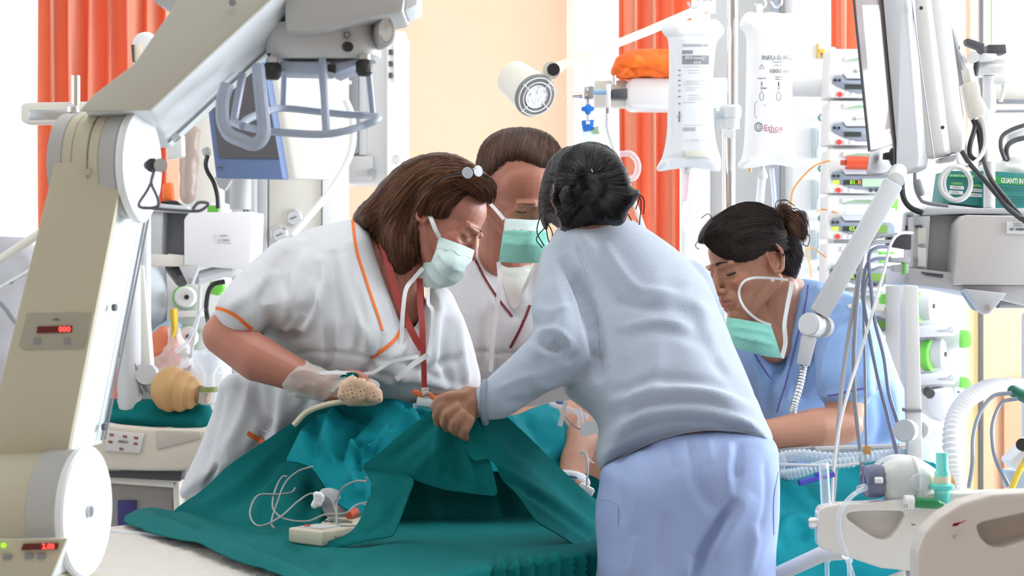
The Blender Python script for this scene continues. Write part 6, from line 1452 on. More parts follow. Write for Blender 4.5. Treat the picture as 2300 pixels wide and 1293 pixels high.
bp = MB().tube([P(1760,196,6.2), P(1790,196,6.2), P(1880,198,6.15)], U(21,6.2), 16).build('arm', M_wplast); tag(bp, 'thick pale horizontal arm joining the column to the pump tower', 'arm')
yc = cable('orange_line', [(1865,360,5.9),(1830,372,5.95),(1800,400,6.0),(1780,430,6.0),(1775,470,6.0)], .0028, mat('amber_line', (.85,.38,.05), .4)); tag(yc, 'thin amber infusion line arching from the red syringe', 'infusion line')
yc = cable('orange_line', [(1880,478,5.9),(1850,470,5.95),(1835,475,5.9)], .0025, mat('amber_line', (.85,.38,.05))); tag(yc, 'short amber line leaving the second syringe pump at left', 'infusion line')
yc = cable('orange_line', [(1864,585,5.95),(1830,560,5.95),(1812,560,5.92),(1820,600,5.9),(1822,625,5.9)], .002, mat('amber_line', (.85,.38,.05))); tag(yc, 'amber line dropping behind the bun of the right nurse', 'infusion line')
tc2 = MB().prism([(1837,95),(1840,95),(1841,130),(1837,132)], 6.375, .028, .001).prism([(1838,110),(1856,108),(1852,132),(1848,118),(1838,118)], 6.375, .028, .001).build('stopcock', mat('amber_plastic', (.8,.45,.08), .4)); tag(tc2, 'small amber stopcock on the white column above the arm', 'stopcock')
# ================================================================ infusion pole and pressure bags
ip = thing('infusion_pole', 'chrome telescopic infusion pole with white clamp between the two bags', 'infusion pole', (P(1636,600,5.0).x, 5.0, 0))
x = P(1645,0,5.0).x; x2 = P(1637,0,5.0).x
MB().cyl((x,5.0,P(0,245,5.0).z), (x,5.0,2.32), U(12,5)).build('inner_pole', M_chrome, ip)
MB().cyl((x2,5.0,.12), (x2,5.0,P(0,290,5.0).z), U(15,5)).build('outer_pole', M_chrome, ip)
MB().lathe([(U(20,5),0),(U(21,5),.028),(U(24,5),.030),(U(25,5),.055),(U(20,5),.062)], (x2+.004,5.0,P(0,290,5).z), n=28).build('clamp_collar', M_wplast, ip)
MB().cyl(P(1604,259,4.98), P(1622,258,4.99), U(9,5)).cyl(P(1602,259,4.98), P(1609,259,4.98), U(17,5)).build('clamp_knob', mat('pale_aqua_grey', (.5,.6,.62), .4), ip)
MB().prism([(1624,290),(1650,290),(1650,309),(1624,309)], 4.975, .004, .001).build('pole_label', M_paper, ip)
for k in range(5):
    a = k*2*PI/5; MB().tube([(x2,5,.14),(x2+.28*math.cos(a),5+.28*math.sin(a),.05)], .014, 8).build('foot', M_steel, ip)
for s_, px in ((-1,1548),(1,1708),(1,1748)):
    q = [(x,5.0,2.30),(P(px,0,5).x,5.0-.02,2.30),(P(px,0,5).x,4.98,P(0,-40,5).z)]
for px, yy in ((1556,14),(1596,-4),(1706,16),(1742,12)):
    xx = P(px,0,4.97).x; z = P(0,yy,4.97).z
    MB().tube(spline([(x,4.99,2.12),((x+xx)/2,4.98,2.14),(xx,4.975,z+.05),(xx+.016,4.97,z+.01),(xx,4.965,z-.006),(xx-.014,4.96,z+.008)], 6), .0028, 8).build('hook', M_chrome, ip)
def bagbody(outline, ctrl, T, E): 
    return fuse([inflate(outline, ctrl, T, E, 6)], .0045, 3)
b1 = thing('infusion_bag', 'pressure infusion bag with mirrored grey print, left of the infusion pole', 'infusion bag', P(1555,50,4.93), 'pressure infusion bags on the pole')
o1_ = [(1484,62),(1500,48),(1512,42),(1540,44),(1575,46),(1605,42),(1618,50),(1628,70),(1612,95),(1606,130),(1602,200),(1604,270),(1610,325),(1620,360),(1618,385),(1608,386),(1560,378),(1500,382),(1480,386),(1473,378),(1488,350),(1496,310),(1500,240),(1502,150),(1500,90),(1490,78)]
me = bagbody(o1_, [(1550,200,4.93)], .035, 45)
crease(me, [([(1495,84),(1550,80),(1610,84)], 3, -.004), ([(1490,356),(1550,352),(1605,362)], 3, -.004), ([(1512,100),(1513,240),(1512,340)], 4, -.004), ([(1594,100),(1592,240),(1596,340)], 4, .003), ([(1515,55),(1530,70)], 6, .004), ([(1480,375),(1500,365)], 5, .004)]); wrinkle(me, .0015, 14, 3)
bo = link_mesh('bag_sleeve', me, M_bag, b1); bvb = shift_bvh(me, ORG[b1.name])
M_pale = mat('pale_grey_print', (.42,.43,.46), .6)
ib = sheet([(1516,94),(1590,94),(1590,350),(1516,350)], [(1550,200,4.888)], (), 12, .001, sm=False); 
def printbar(x0, x1, y, h, m, parent=b1, bv_=None, name='printed_line'): return ribbon(bv_ or bvb, [(x0,y),((x0+x1)/2,y),(x1,y)], h, .0006, .0004).build(name, m, parent)
printbar(1533,1590,102,6,M_pale); printbar(1532,1556,117,8,M_grey); printbar(1532,1592,130,11,M_grey); printbar(1532,1592,140,9,M_grey)
for y in (150,158,164,182,186,190,197,202,214,219,224,230): printbar(1534+(y%5)*3,1586-(y%7)*4,y,1.6,M_lgrey)
for y in (158,169,181,192,204,217,233): printbar(1523,1529,y,2.5,M_grey)
printbar(1524,1528,262,24,M_grey); printbar(1534,1562,290,8,M_pale); printbar(1536,1580,281,1.5,M_lgrey)
text('printed_text', 'Cloruro 0,9%', 1562, 130, 4.889, 7, M_paper, b1, mirror=True, squeeze=.9); text('printed_text', 'Sodio', 1566, 140, 4.889, 6, M_paper, b1, mirror=True)
text('printed_text', '2112   KPA4K 7-71', 1562, 315, 4.889, 5, M_pale, b1, mirror=True, squeeze=.9); text('printed_text', '1000', 1526, 262, 4.889, 5, M_grey, b1, mirror=True)
MB().cyl(P(1554,0,4.97), P(1553,92,4.90), .0016).build('hanger_wire', M_chrome, b1)
MB().prism([(1536,338),(1586,338),(1584,352),(1540,352)], 4.89, .02, .002).build('port_block', mat('cream_vinyl', (.7,.7,.6), .5), b1); MB().cyl(P(1574,365,4.93), P(1574,378,4.93), .004).build('port', mat('amber_port', (.8,.5,.15), .4), b1)
b2_ = thing('infusion_bag', 'white pressure bag lettered 1000 ml, right of the infusion pole', 'infusion bag', P(1722,30,4.93), 'pressure infusion bags on the pole')
o2_ = [(1660,60),(1668,36),(1684,25),(1705,30),(1730,26),(1760,30),(1782,28),(1790,38),(1788,70),(1782,110),(1780,200),(1782,290),(1788,340),(1792,376),(1780,376),(1740,370),(1700,376),(1665,380),(1655,372),(1666,350),(1672,300),(1674,200),(1676,110),(1672,75)]
me = bagbody(o2_, [(1722,200,4.93)], .038, 45); crease(me, [([(1665,370),(1690,355)], 6, .004), ([(1672,45),(1690,60)], 6, .005), ([(1780,360),(1770,340)], 6, .003)]); wrinkle(me, .0015, 12, 6)
link_mesh('bag_sleeve', me, mat('white_bag_fabric', (.88,.88,.88), .6, transl=.3), b2_); bvc = shift_bvh(me, ORG[b2_.name])
hx, _ = hit(bvc, 1735, 180); dT = hx.y-.002
def T(s, x, y, h, m=M_ink, **k):
    q, _ = hit(bvc, x, y); text('printed_text', s, x, y, (q.y if q else dT)-.0012, h, m, b2_, **k)
text('printed_text', 'INFU-SURG', 1711, 130, dT-.002, 10.5, M_ink, b2_, squeeze=.95, align='LEFT')
T('Pressure Infusor', 1748, 139, 3.2); text('printed_text', '1000 ml', 1750, 160, dT-.001, 10, M_ink, b2_); T('LATEX FREE', 1748, 147, 3.5, M_grey); T('INFLATE', 1711, 176, 3.2, squeeze=1.2); T('MAINTAIN', 1749, 173, 2.8); T('PRESSURE', 1749, 178, 2.8)
text('printed_text', 'Ethox', 1737, 288, dT-.003, 15, mat('rose_ink', (.45,.10,.16), .6), b2_, squeeze=.9); T('INTERNATIONAL', 1742, 297, 2.6, M_inkr); T('E', 1718, 237, 5, M_grey)
def line2(pts, r=.0006, m=M_ink, close=False, name='printed_drawing'):
    q = []
    for x, y in pts:
        h, n = hit(bvc, x, y)
        if h is not None: q.append(h+n*.0004)
    if len(q) > 1: MB().tube(q, r, 5, close).build(name, m, b2_)
line2([(1711,144),(1717,154),(1705,154)], close=True); line2([(1711,147),(1711,151)])
for x in (1711,1749):
    line2([(x-1,183),(x-1,193)]); line2([(x+1,183),(x+1,193)]); line2([(x+2.5*math.cos(a), 198+2.5*math.sin(a)) for a in np.linspace(0,2*PI,9)[:-1]], close=True)
    line2([(x,204),(x-5,214),(x-4,222),(x,227),(x+4,222),(x+5,214)], close=True)
line2([(1714,198),(1722,198)], .0012); line2([(1749,186),(1749,194)], .0012)
line2([(1778,228),(1700,228),(1696,231),(1695,260),(1699,264),(1778,266)], .0005)
g0 = [(1704+9*math.cos(a), 285+10*math.sin(a)) for a in np.linspace(0,2*PI,17)[:-1]]; line2(g0, .0006, M_ink, True)
for dx in (-5,0,5): line2([(1704+dx*math.cos(t)*1.0, 285+10*math.sin(t)) for t in np.linspace(-PI/2,PI/2,7)], .0005)
for dy in (-5,0,5): line2([(1704-8,285+dy),(1704+8,285+dy-1)], .0005)
MB().cyl(P(1706,14,4.97), P(1706,40,4.93), .008).build('hanger_loop', M_strap, b2_); MB().cyl(P(1685,376,4.93), P(1685,386,4.93), .004).build('port', mat('amber_port', (.8,.5,.15)), b2_)
def drip(px, y0, lab, pink):
    t = thing('drip_chamber', lab, 'drip chamber', P(px,y0,4.93))
    MB().lathe([(U(3,5),0),(U(8,5),-.015),(U(11,5),-.024),(U(11,5),-.032)], P(px+4,y0,4.93), (0,0,1)).build('spike_cap', mat('pale_cap', (.66,.67,.66), .5), t)
    MB().cyl(P(px+3,y0+22,4.93), P(px-3,y0+88,4.92), U(9,5)).build('chamber', clear_mat('pink_clear' if pink else 'milky_clear', (.95,.75,.78) if pink else (.85,.9,.95), .45, .1), t)
    MB().cyl(P(px+4,y0+26,4.93), P(px,y0+84,4.92), U(3,5)).build('core', mat('pinkish_core', (.85,.5,.5), .4) if pink else M_lgrey, t); return t
drip(1543, 362, 'clear drip chamber with pink core below the left infusion bag', True); drip(1709, 372, 'white drip chamber below the right infusion bag', False)
text('printed_text', '4 -- dl', 1714, 425, 4.90, 7, M_ink, None, roll=PI/2) if False else None
for k, (lab, pts, r_) in enumerate((
 ('clear infusion tube falling from the pink drip chamber', [(1540,450,4.92),(1535,480,4.9),(1536,510,4.88),(1552,545,4.86),(1570,575,4.84),(1580,620,4.82)], .0045),
 ('clear straight tube beside the pink drip chamber', [(1556,380,4.95),(1552,450,4.94),(1548,520,4.92),(1540,600,4.9)], .007),
 ('clear tube rising behind the right nurse\'s hair', [(1733,378,4.95),(1738,430,4.95),(1740,470,4.95)], .006))):
    o = cable('infusion_tube', pts, r_, M_clear); tag(o, lab, 'tube')
cl_ = thing('roller_clamp', 'clear roller clamp on the tubing beside the orange curtain', 'clamp', P(1555,510,4.88)); MB().cyl(P(1557,492,4.88), P(1560,520,4.88), U(7,5)).build('clamp_body', M_clear, cl_); MB().cyl(P(1552,520,4.88), P(1566,560,4.87), U(5,5)).build('sleeve', M_clear, cl_)
# ================================================================ syringe pump tower
tw = thing('pump_rack', 'tall light rack column holding the stack of syringe pumps', 'rack', (P(1950,600,6.1).x, 6.1, 0))
col(1872, 2040, 6.12, .12, M_lgrey, 'rack_column', tw, 0, P(0,108,6.1).z); MB().prism([(1864,112),(1868,104),(1877,106),(1880,114),(1925,114),(1925,122),(1864,122)], 5.98, .14, .004).build('top_cap', M_wplast, tw)
M_pgrey = mat('pump_face_grey', (.24,.27,.33), .45)
proto = None
pos = ['topmost, partly behind the tall monitor', 'second from the top, display off', 'holding a red syringe and reading 01.0', 'reading 02.0 with a clear syringe', 'reading 00.8 behind the slanting arm', 'lowest, with a lime green clip beside the blue sleeve']
tops = [118, 225, 333, 437, 545, 652]
def pump(i, y):
    x0 = 1866-i*1.6; d = 5.9
    t = thing('syringe_pump', 'syringe pump in the tower, '+pos[i], 'syringe pump', P(x0+80, y+104, d), 'syringe pumps stacked in the tower')
    MB().prism([(x0,y),(x0+156,y+2),(x0+158,y+100),(x0-4,y+98)], d+.02, .16, .005).build('case', M_wplast, t)
    MB().prism([(x0-2,y+62),(x0+160,y+64),(x0+158,y+102),(x0-4,y+100)], d, .05, .004).build('front_ledge', M_wplast, t)
    s0 = MB().prism([(x0+30,y+8),(x0+120,y+8),(x0+120,y+20),(x0+30,y+20)], d+.012, .015, .002).build('plunger_guide', mat('pale_green_white', (.70,.74,.68), .5), t)
    MB().prism([(x0+33,y+18),(x0+62,y+11),(x0+90,y+11),(x0+118,y+18)], d+.010, .003).build('guide_mark', mat('sage_green', (.28,.40,.26), .5), s0)
    MB().prism([(x0+4,y+60),(x0+10,y+52),(x0+30,y+52),(x0+36,y+62),(x0+140,y+62),(x0+150,y+70),(x0+150,y+92),(x0+60,y+92),(x0+34,y+84),(x0+12,y+74),(x0+4,y+68)], d-.006, .012, .002).build('control_panel', M_pgrey, t)
    MB().prism([(x0+28,y+46),(x0+142,y+46),(x0+142,y+58),(x0+36,y+58)], d-.012, .03, .003).build('syringe_bar', mat('pale_lilac_grey', (.66,.68,.74), .45), t)
    for dx in (10,20): MB().cyl(P(x0+dx,y+62,d-.005), P(x0+dx,y+62,d-.012), U(3.2,d)).build('black_dot', M_dark, t)
    dw = MB().prism([(x0+32,y+71),(x0+70,y+71),(x0+70,y+82),(x0+32,y+82)], d-.009, .006).build('display', mat('dark_display', (.035,.045,.04), .3), t)
    if i >= 2:
        s = ['01.','02.','00.'][min(i-2,2)] if i < 5 else '01.'; last = ['0','0','8','0'][i-2]
        text('green_digits', s, x0+54, y+76.5, d-.012, 9.5, M_ledg, t); text('orange_digit', last, x0+67, y+76.5, d-.012, 9.5, M_ledo, t)
        MB().prism([(x0+9,y+72),(x0+22,y+72),(x0+22,y+80),(x0+9,y+80)], d-.012, .006, .001).build('run_lamp', M_ledg, t)
        MB().prism([(x0+74,y+68),(x0+132,y+68),(x0+132,y+86),(x0+74,y+86)], d-.010, .006).build('lcd', M_lcd if i > 2 else M_lcdpale, t)
        for k in range(3): MB().cyl(P(x0+93+13*k,y+94,d-.005), P(x0+93+13*k,y+94,d-.012), U(4.5,d)).build('round_button', M_dgrey, t)
    MB().cyl(P(x0+20,y+94,d-.001), P(x0+20,y+94,d-.010), U(6,d)).build('stop_button', M_red, t)
    for dx in (5,36,50): MB().cyl(P(x0+dx,y+94,d-.001), P(x0+dx,y+94,d-.008), U(4.5,d)).build('white_button', M_paper, t)
    if i in (0,1): MB().prism([(x0+52,y+44),(x0+56,y+36),(x0+60,y+44)], d+.015, .004).build('warning_mark', M_inkg, t); text('printed_text', 'ATTENZIONE', x0+76, y+41, d+.015, 3.5, M_inkg, t)
    text('printed_text', 'PILOT A', x0+14, y+76, d-.008, 3.5, M_lgrey, t) if False else None
    if i == 3: MB().prism([(x0+130,y+10),(x0+158,y+8),(x0+156,y+36),(x0+132,y+36)], d-.03, .03, .003).build('green_clip', M_green, t)
    if i == 4: 
        for yy in (20,38): MB().prism([(x0+118,y+yy),(x0+150,y+yy),(x0+150,y+yy+6),(x0+118,y+yy+6)], d-.02, .03, .002).build('green_clip', M_green, t)
    if i == 5: MB().prism([(x0+124,y+8),(x0+160,y+8),(x0+156,y+34),(x0+120,y+30)], d-.03, .03, .003).build('green_clip', M_green, t); MB().prism([(x0+132,y+38),(x0+160,y+36),(x0+158,y+60),(x0+134,y+52)], d-.03, .03, .003).build('red_clamp', mat('brick_red_plastic', (.45,.08,.03), .5), t); MB().cyl(P(x0+162,y+82,d-.01), P(x0+162,y+82,d-.02), U(4,d)).build('amber_lamp', M_ledo, t)
    return t
for i, y in enumerate(tops): pump(i, y)
for k, (y, m_, lab) in enumerate(((365,mat('red_syringe_fluid', (.55,.06,.02), .3),'red-filled syringe lying in the third pump of the tower'),(470,M_clear,'clear syringe lying in the pump reading 02.0'))):
    t = thing('syringe', lab, 'syringe', P(1930,y,5.84)); MB().cyl(P(1900,y,5.86), P(1990,y+2,5.86), U(15 if k == 0 else 12,5.86)).build('barrel', m_, t); MB().cyl(P(1888,y,5.86), P(1901,y,5.86), U(6,5.86)).build('nozzle', m_ if k == 0 else M_paper, t); MB().cyl(P(1990,y+2,5.86), P(2010,y+2,5.86), U(5,5.86)).build('plunger', M_lgrey, t)
# ================================================================ feeding / roller pumps at right
rp_ = thing('roller_pump', 'white infusion unit with two green-edged roller heads right of the blue sleeve', 'pump', (P(2110,900,5.6).x, 5.6, 0))
MB().prism([(2020,640),(2150,640),(2172,700),(2175,880),(2160,925),(2080,930),(2020,930)], 5.66, .22, .01).build('body', mat('roller_pump_white', (.56,.56,.59), .45), rp_); a = P(2095,900,5.75); MB().box((a.x, 5.78, (a.z-.1)/2+.02), (.14,.14,a.z-.1), bev=.01).build('stand', M_lgrey, rp_)
for x, y in ((2082,688),(2108,796)):
    g = MB().cyl(P(x-30,y+2,5.60), P(x-12,y+2,5.585), U(35,5.6), n=40, bev=.002).build('rotor_ring', M_green, rp_)
    MB().lathe([(U(33,5.6),-.012),(U(33,5.6),.018),(U(28,5.6),.026)], P(x-6,y-2,5.60), (1,-.35,0), 40).build('rotor_cap', mat('roller_pump_white', (.56,.56,.59), .45), g)
    MB().lathe([(U(30,5.6),0),(U(29,5.6),.02)], P(x-42,y-2,5.61), (1,-.35,0), 40).build('rotor_back', mat('roller_pump_white', (.56,.56,.59), .45), g)
    q = P(x+12,y-1,5.58); MB().cyl(q, q+Vector((.008,-.004,0)), U(5.5,5.6)).build('rotor_hub', M_dgrey, g)
    MB().prism([(2060,y+46),(2146,y+40),(2146,y+66),(2060,y+70)], 5.52, .16, .004).build('control_shelf', mat('roller_pump_white', (.56,.56,.59), .45), rp_)
    text('printed_text', 'Optima', 2118, y+54, 5.517, 5, M_inkg, rp_); MB().tube([P(2137+6*math.cos(a_)*.8, y+52+6*math.sin(a_), 5.517) for a_ in np.linspace(0,2*PI,13)[:-1]], .001, 5, True).build('oval_mark', M_grey, rp_)
for y in (762,868): MB().prism([(2164,y-22),(2178,y-20),(2184,y-8),(2184,y+8),(2178,y+18),(2162,y+20)], 5.60, .05, .004).build('green_side_knob', M_green, rp_)
MB().prism([(2078,880),(2140,870),(2150,930),(2115,950),(2085,925)], 5.48, .14, .006).build('lower_housing', mat('roller_pump_white', (.56,.56,.59), .45), rp_); MB().cyl(P(2082,878,5.47), P(2090,885,5.45), U(11,5.5)).build('black_nozzle', M_dark, rp_)
MB().prism([(2148,870),(2166,872),(2166,910),(2150,915)], 5.50, .02, .002).build('socket_plate', M_paper, rp_)
for x,y in ((2153,880),(2160,885),(2153,897),(2160,900)): MB().cyl(P(x,y,5.499), P(x,y,5.494), U(2.5,5.5)).build('socket', M_dgrey, rp_)
# ================================================================ tall monitor at right, its joint and cables
mn = thing('patient_monitor', 'tall tilted white monitor seen edge-on at the upper right', 'monitor', P(2040,396,4.0))
G0 = [P(1916,-70,4.0), P(1976,-70,4.04), P(2012,321,4.05), P(1953,341,3.98)]
M_refl = mat('glossy_monitor_glass', (.30,.26,.26), .08, spec=.4)
MB().poly3(G0, [p+Vector((.008,.01,0)) for p in G0], .001).build('screen', M_refl, mn)
MB().tube([P(1911,-70,3.995), P(1953,340,3.975)], .0032, 8).build('screen_edge', M_dgrey, mn)
B0 = [P(1953,341,3.975), P(2012,321,4.05), P(2012,372,4.05), P(1985,388,4.0), P(1955,396,3.97), P(1945,388,3.97)]
MB().poly3(B0, [p+Vector((.012,.02,0)) for p in B0], .002).build('lower_bezel', mat('bezel_grey', (.24,.23,.24), .4), mn)
MB().prism([(1987,343),(2000,341),(2004,332),(2008,333),(2008,372),(2004,368),(2000,358),(1986,357)], 3.985, .02, .001).build('rotary_knob', M_dark, mn)
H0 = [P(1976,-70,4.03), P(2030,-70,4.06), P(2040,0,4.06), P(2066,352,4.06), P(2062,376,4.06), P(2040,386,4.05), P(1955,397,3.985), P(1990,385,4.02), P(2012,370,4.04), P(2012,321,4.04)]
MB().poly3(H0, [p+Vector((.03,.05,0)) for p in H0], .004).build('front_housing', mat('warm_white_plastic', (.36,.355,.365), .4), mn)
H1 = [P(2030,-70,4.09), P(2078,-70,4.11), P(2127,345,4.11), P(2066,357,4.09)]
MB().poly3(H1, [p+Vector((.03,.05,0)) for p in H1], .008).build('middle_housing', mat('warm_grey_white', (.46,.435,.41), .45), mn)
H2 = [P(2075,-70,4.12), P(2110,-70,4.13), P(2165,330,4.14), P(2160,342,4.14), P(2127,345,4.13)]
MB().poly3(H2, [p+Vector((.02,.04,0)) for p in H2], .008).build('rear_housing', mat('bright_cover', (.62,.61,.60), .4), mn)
MB().tube([P(2040,-60,4.08), P(2068,150,4.08), P(2098,356,4.08)], .0016, 5).build('seam', M_bluegrey, mn)
MB().prism([(2108,356),(2152,345),(2145,362),(2110,366)], 4.13, .04, .004).build('vent_lip', M_lgrey, mn)
for x, y in ((2069,18),(2117,286)): MB().cyl(P(x,y,4.06), P(x,y,4.05), .004).build('screw', M_dgrey, mn)
vm = thing('monitor_mount', 'white swivel mount with black clamps behind the tall tilted monitor', 'mount', (P(2215,170,4.4).x, 4.4, 0))
MB().prism([(2128,50),(2140,60),(2175,190),(2165,186),(2140,120)], 4.22, .06, .004).build('mount_plate', M_grey, vm)
MB().poly3([P(x_,y_,4.24) for x_,y_ in ((2142,60),(2160,110),(2182,150),(2188,180),(2170,185),(2155,130))],[P(x_,y_,4.24)+Vector((0,.04,0)) for x_,y_ in ((2142,60),(2160,110),(2182,150),(2188,180),(2170,185),(2155,130))], .006).build('strut', M_wplast, vm)
MB().cyl(P(2187,128,4.30), P(2187,128,4.22), U(13,4.2)).build('pivot', M_wplast, vm)
MB().lathe([(U(44,4.3),0),(U(45,4.3),.012),(U(40,4.3),.018)], P(2245,150,4.36), n=40).build('upper_plate', M_wplast, vm); MB().prism([(2187,118),(2240,120),(2240,138),(2190,140)], 4.32, .05, .004).build('arm', M_wplast, vm)
MB().lathe([(U(50,4.3),0),(U(52,4.3),.015),(U(46,4.3),.022)], P(2242,170,4.36), n=40).build('lower_plate', M_wplast, vm); MB().lathe([(U(14,4.3),-.012),(U(22,4.3),-.006),(U(20,4.3),.004)], P(2252,178,4.30), n=24).build('clamp_wheel', M_wplast, vm)
MB().prism([(2218,100),(2260,99),(2262,120),(2218,121)], 4.33, .05, .003).build('black_block', M_dgrey, vm)
b=MB().prism([(2169,88),(2174,85),(2212,97),(2214,118),(2205,120),(2198,110),(2172,100)], 4.30, .03, .003); b.build('black_clamp_lever', M_dgrey, vm)
MB().cyl(P(2222,172,4.36), P(2222,250,4.36), U(15,4.3)).build('vertical_tube', M_wplast, vm); MB().tube([P(2222,248,4.36), P(2222,290,4.30), P(2222,372,4.12), P(2222,468,4.10)], .012, 10).build('stand_pole', M_wplast, vm)
MB().tube([P(2255,185,4.3), P(2253,205,4.3), P(2247,228,4.3)], .005, 8).build('lever', M_wplast, vm); MB().tube([P(2195,138,4.28), P(2190,170,4.28)], .007, 8).build('black_strap', M_dark, vm)
br_ = thing('wall_rail', 'white horizontal rail crossing the bright window at the far right', 'rail', (P(2290,210,4.9).x, 4.9, 0))
MB().prism([(2225,194),(2420,194),(2420,228),(2225,228)], 4.9, .06, .005).build('rail_body', M_cream, br_); MB().prism([(2232,222),(2420,224),(2420,232),(2232,232)], 4.88, .03, .002).build('rail_lip', M_grey, br_); MB().cyl(P(2400,225,4.95), Vector((P(2400,225,4.95).x,4.95,0)), .03).build('post', M_wplast, br_)
MB().tube([P(2215,250,4.6), P(2420,248,4.6)], .004, 8).build('thin_bar', M_grey, br_)
adp = thing('cable_adapter', 'pale cable adapter block hanging behind the tall monitor', 'adapter', P(2190,220,4.2))
MB().prism([(2164,187),(2196,180),(2202,190),(2204,215),(2220,242),(2218,256),(2186,268),(2178,250)], 4.16, .04, .006).build('block', M_cream, adp)
MB().tube([P(2172,155,4.18), P(2178,185,4.18)], .013, 10).build('upper_plug', M_cream, adp)
for k, (lab, pts, r_, m_) in enumerate((
 ('black cable looping below the pale adapter block', [(2185,268,4.17),(2190,285,4.17),(2180,320,4.16),(2178,345,4.16),(2190,358,4.16),(2205,352,4.16),(2200,310,4.17),(2196,280,4.17)], .0055, M_dark),
 ('black cable falling from the pale adapter to the right edge of the module box', [(2192,270,4.15),(2205,300,4.14),(2208,350,4.12),(2225,400,4.05),(2262,450,3.98),(2310,505,3.93)], .0055, M_dark),
 ('black cable slanting down from the monitor base across the glove boxes', [(2162,342,4.12),(2180,370,4.08),(2225,420,4.02),(2262,465,3.96),(2295,492,3.9)], .0055, M_dark),
 ('white cable dropping from the adapter into a coil', [(2205,262,4.14),(2212,290,4.13),(2212,330,4.12),(2195,360,4.10),(2170,372,4.08),(2155,368,4.08),(2150,345,4.1)], .0045, M_cablew),
 ('black cable under the tall monitor bending towards the module box', [(2026,394,4.04),(2026,425,4.03),(2032,450,4.02),(2048,468,4.01),(2072,478,4.0)], .0062, M_dark),
 ('grey cable with ferrite lump below the tall monitor', [(2055,388,4.06),(2056,420,4.06),(2066,445,4.05),(2080,455,4.05),(2130,462,4.04)], .004, M_grey))):
    o = cable('monitor_cable', pts, r_, m_); tag(o, lab, 'cable')
MB().lathe([(.006,0),(.009,.006),(.009,.03),(.006,.036)], P(2070,440,4.04), (-.3,0,1)).build('ferrite', M_grey); tag(bpy.data.objects['ferrite'], 'grey ferrite lump on the cable under the tall monitor', 'cable ferrite')
c_ = thing('cable_coil', 'white cable coiled in a ring in front of the green glove box', 'cable', P(2150,412,4.06))
for k, r_ in enumerate((32,36)): MB().tube([P(2150-k*4+r_*math.cos(a)*.95, 412+(38-k)*math.sin(a), 4.06-.006*k) for a in np.linspace(0,2*PI,33)[:-1]], .0050, 8, True).build('coil_turn', M_cablew, c_)
cable('headphone_cable', [(2310,278,4.3),(2275,290,4.3),(2252,305,4.3),(2248,330,4.3),(2258,360,4.3)], .005, M_dgrey); tag(bpy.data.objects['headphone_cable'], 'dark cable loop at the far right above the glove boxes', 'cable')
cable('headphone_cable', [(2310,308,4.3),(2280,315,4.3),(2262,330,4.3),(2262,360,4.32)], .006, M_dgrey); tag(bpy.data.objects['headphone_cable.001'], 'dark strap curving just inside the cable loop at the far right', 'cable')
MB().prism([(2262,300),(2320,278),(2320,300),(2290,310),(2270,325)], 4.32, .03, .006).build('white_cradle', M_wplast); tag(bpy.data.objects['white_cradle'], 'white cradle piece inside the dark cable loop', 'cradle')
# glove boxes
M_gbox = mat('teal_carton', (.035,.24,.22), .6); M_gband = mat('green_carton_band', (.05,.36,.08), .6)
gx = thing('glove_box', 'teal carton lettered GUANTI IN at the right edge', 'carton', P(2260,470,4.25))
MB().prism([(2212,383),(2340,392),(2340,478),(2208,464)], 4.25, .12, .001).build('carton', M_gbox, gx); MB().prism([(2214,396),(2340,402),(2340,418),(2213,411)], 4.248, .003).build('green_band', M_gband, gx)
text('printed_text', 'GUANTI IN VINILE', 2248, 405.5, 4.246, 12, M_paper, gx, bold=True, squeeze=.62, align='LEFT', roll=math.radians(2.5))
for y in (420,426,440,446,452,458): MB().tube([P(2222+(y%3)*12,y,4.248), P(2340,y+4,4.248)], .0006, 4).build('printed_line', mat('dim_teal_ink', (.02,.14,.13), .6), gx)
g2_ = thing('glove_box', 'teal carton with four white size labels behind the coiled cable', 'carton', P(2150,465,4.27))
MB().prism([(2128,383),(2209,384),(2207,463),(2118,454)], 4.27, .12, .001).build('carton', M_gbox, g2_); MB().prism([(2130,390),(2190,393),(2189,400),(2129,397)], 4.267, .003).build('green_band', M_gband, g2_)
for x, y, s in ((2134,420,'UNICA'),(2132,431,'SMALL'),(2177,426,'MEDIUM'),(2175,437,'LARGE')):
    MB().prism([(x,y-4),(x+31,y-2),(x+31,y+6),(x,y+4)], 4.266, .003).build('size_label', M_paper, g2_); text('printed_text', s, x+15, y+1, 4.264, 4.5, M_inkg, g2_, roll=math.radians(2.5))
for x, y in ((2136,408),(2180,413)): MB().prism([(x,y),(x+28,y+1.5),(x+28,y+9),(x,y+7)], 4.267, .003).build('green_band', M_gband, g2_); 
text('printed_text', 'LARGA', 2150, 412, 4.264, 5, M_lcdpale, g2_, roll=math.radians(2.5)); text('printed_text', 'NOTTE', 2192, 417, 4.264, 5, M_lcdpale, g2_, roll=math.radians(2.5)); text('printed_text', 'GUANTI IN VINILE', 2160, 395, 4.264, 5, M_paper, g2_, roll=math.radians(2.5))
me = fuse([capsule(P(2215,385,4.33), .02, P(2290,378,4.33), .028), capsule(P(2280,375,4.33), .03, P(2330,372,4.33), .03)], .005, 3); wrinkle(me, .012, 22, 4); tag(link_mesh('white_wrap', me, clear_mat('white_film', (.92,.92,.92), .7, .3)), 'crumpled white plastic wrap on top of the glove boxes', 'wrap')
sh = MB().prism([(2100,456),(2340,484),(2340,492),(2100,464)], 4.22, .25, .002).build('shelf', M_wplast); tag(sh, 'thin white shelf carrying the teal glove cartons', 'shelf')
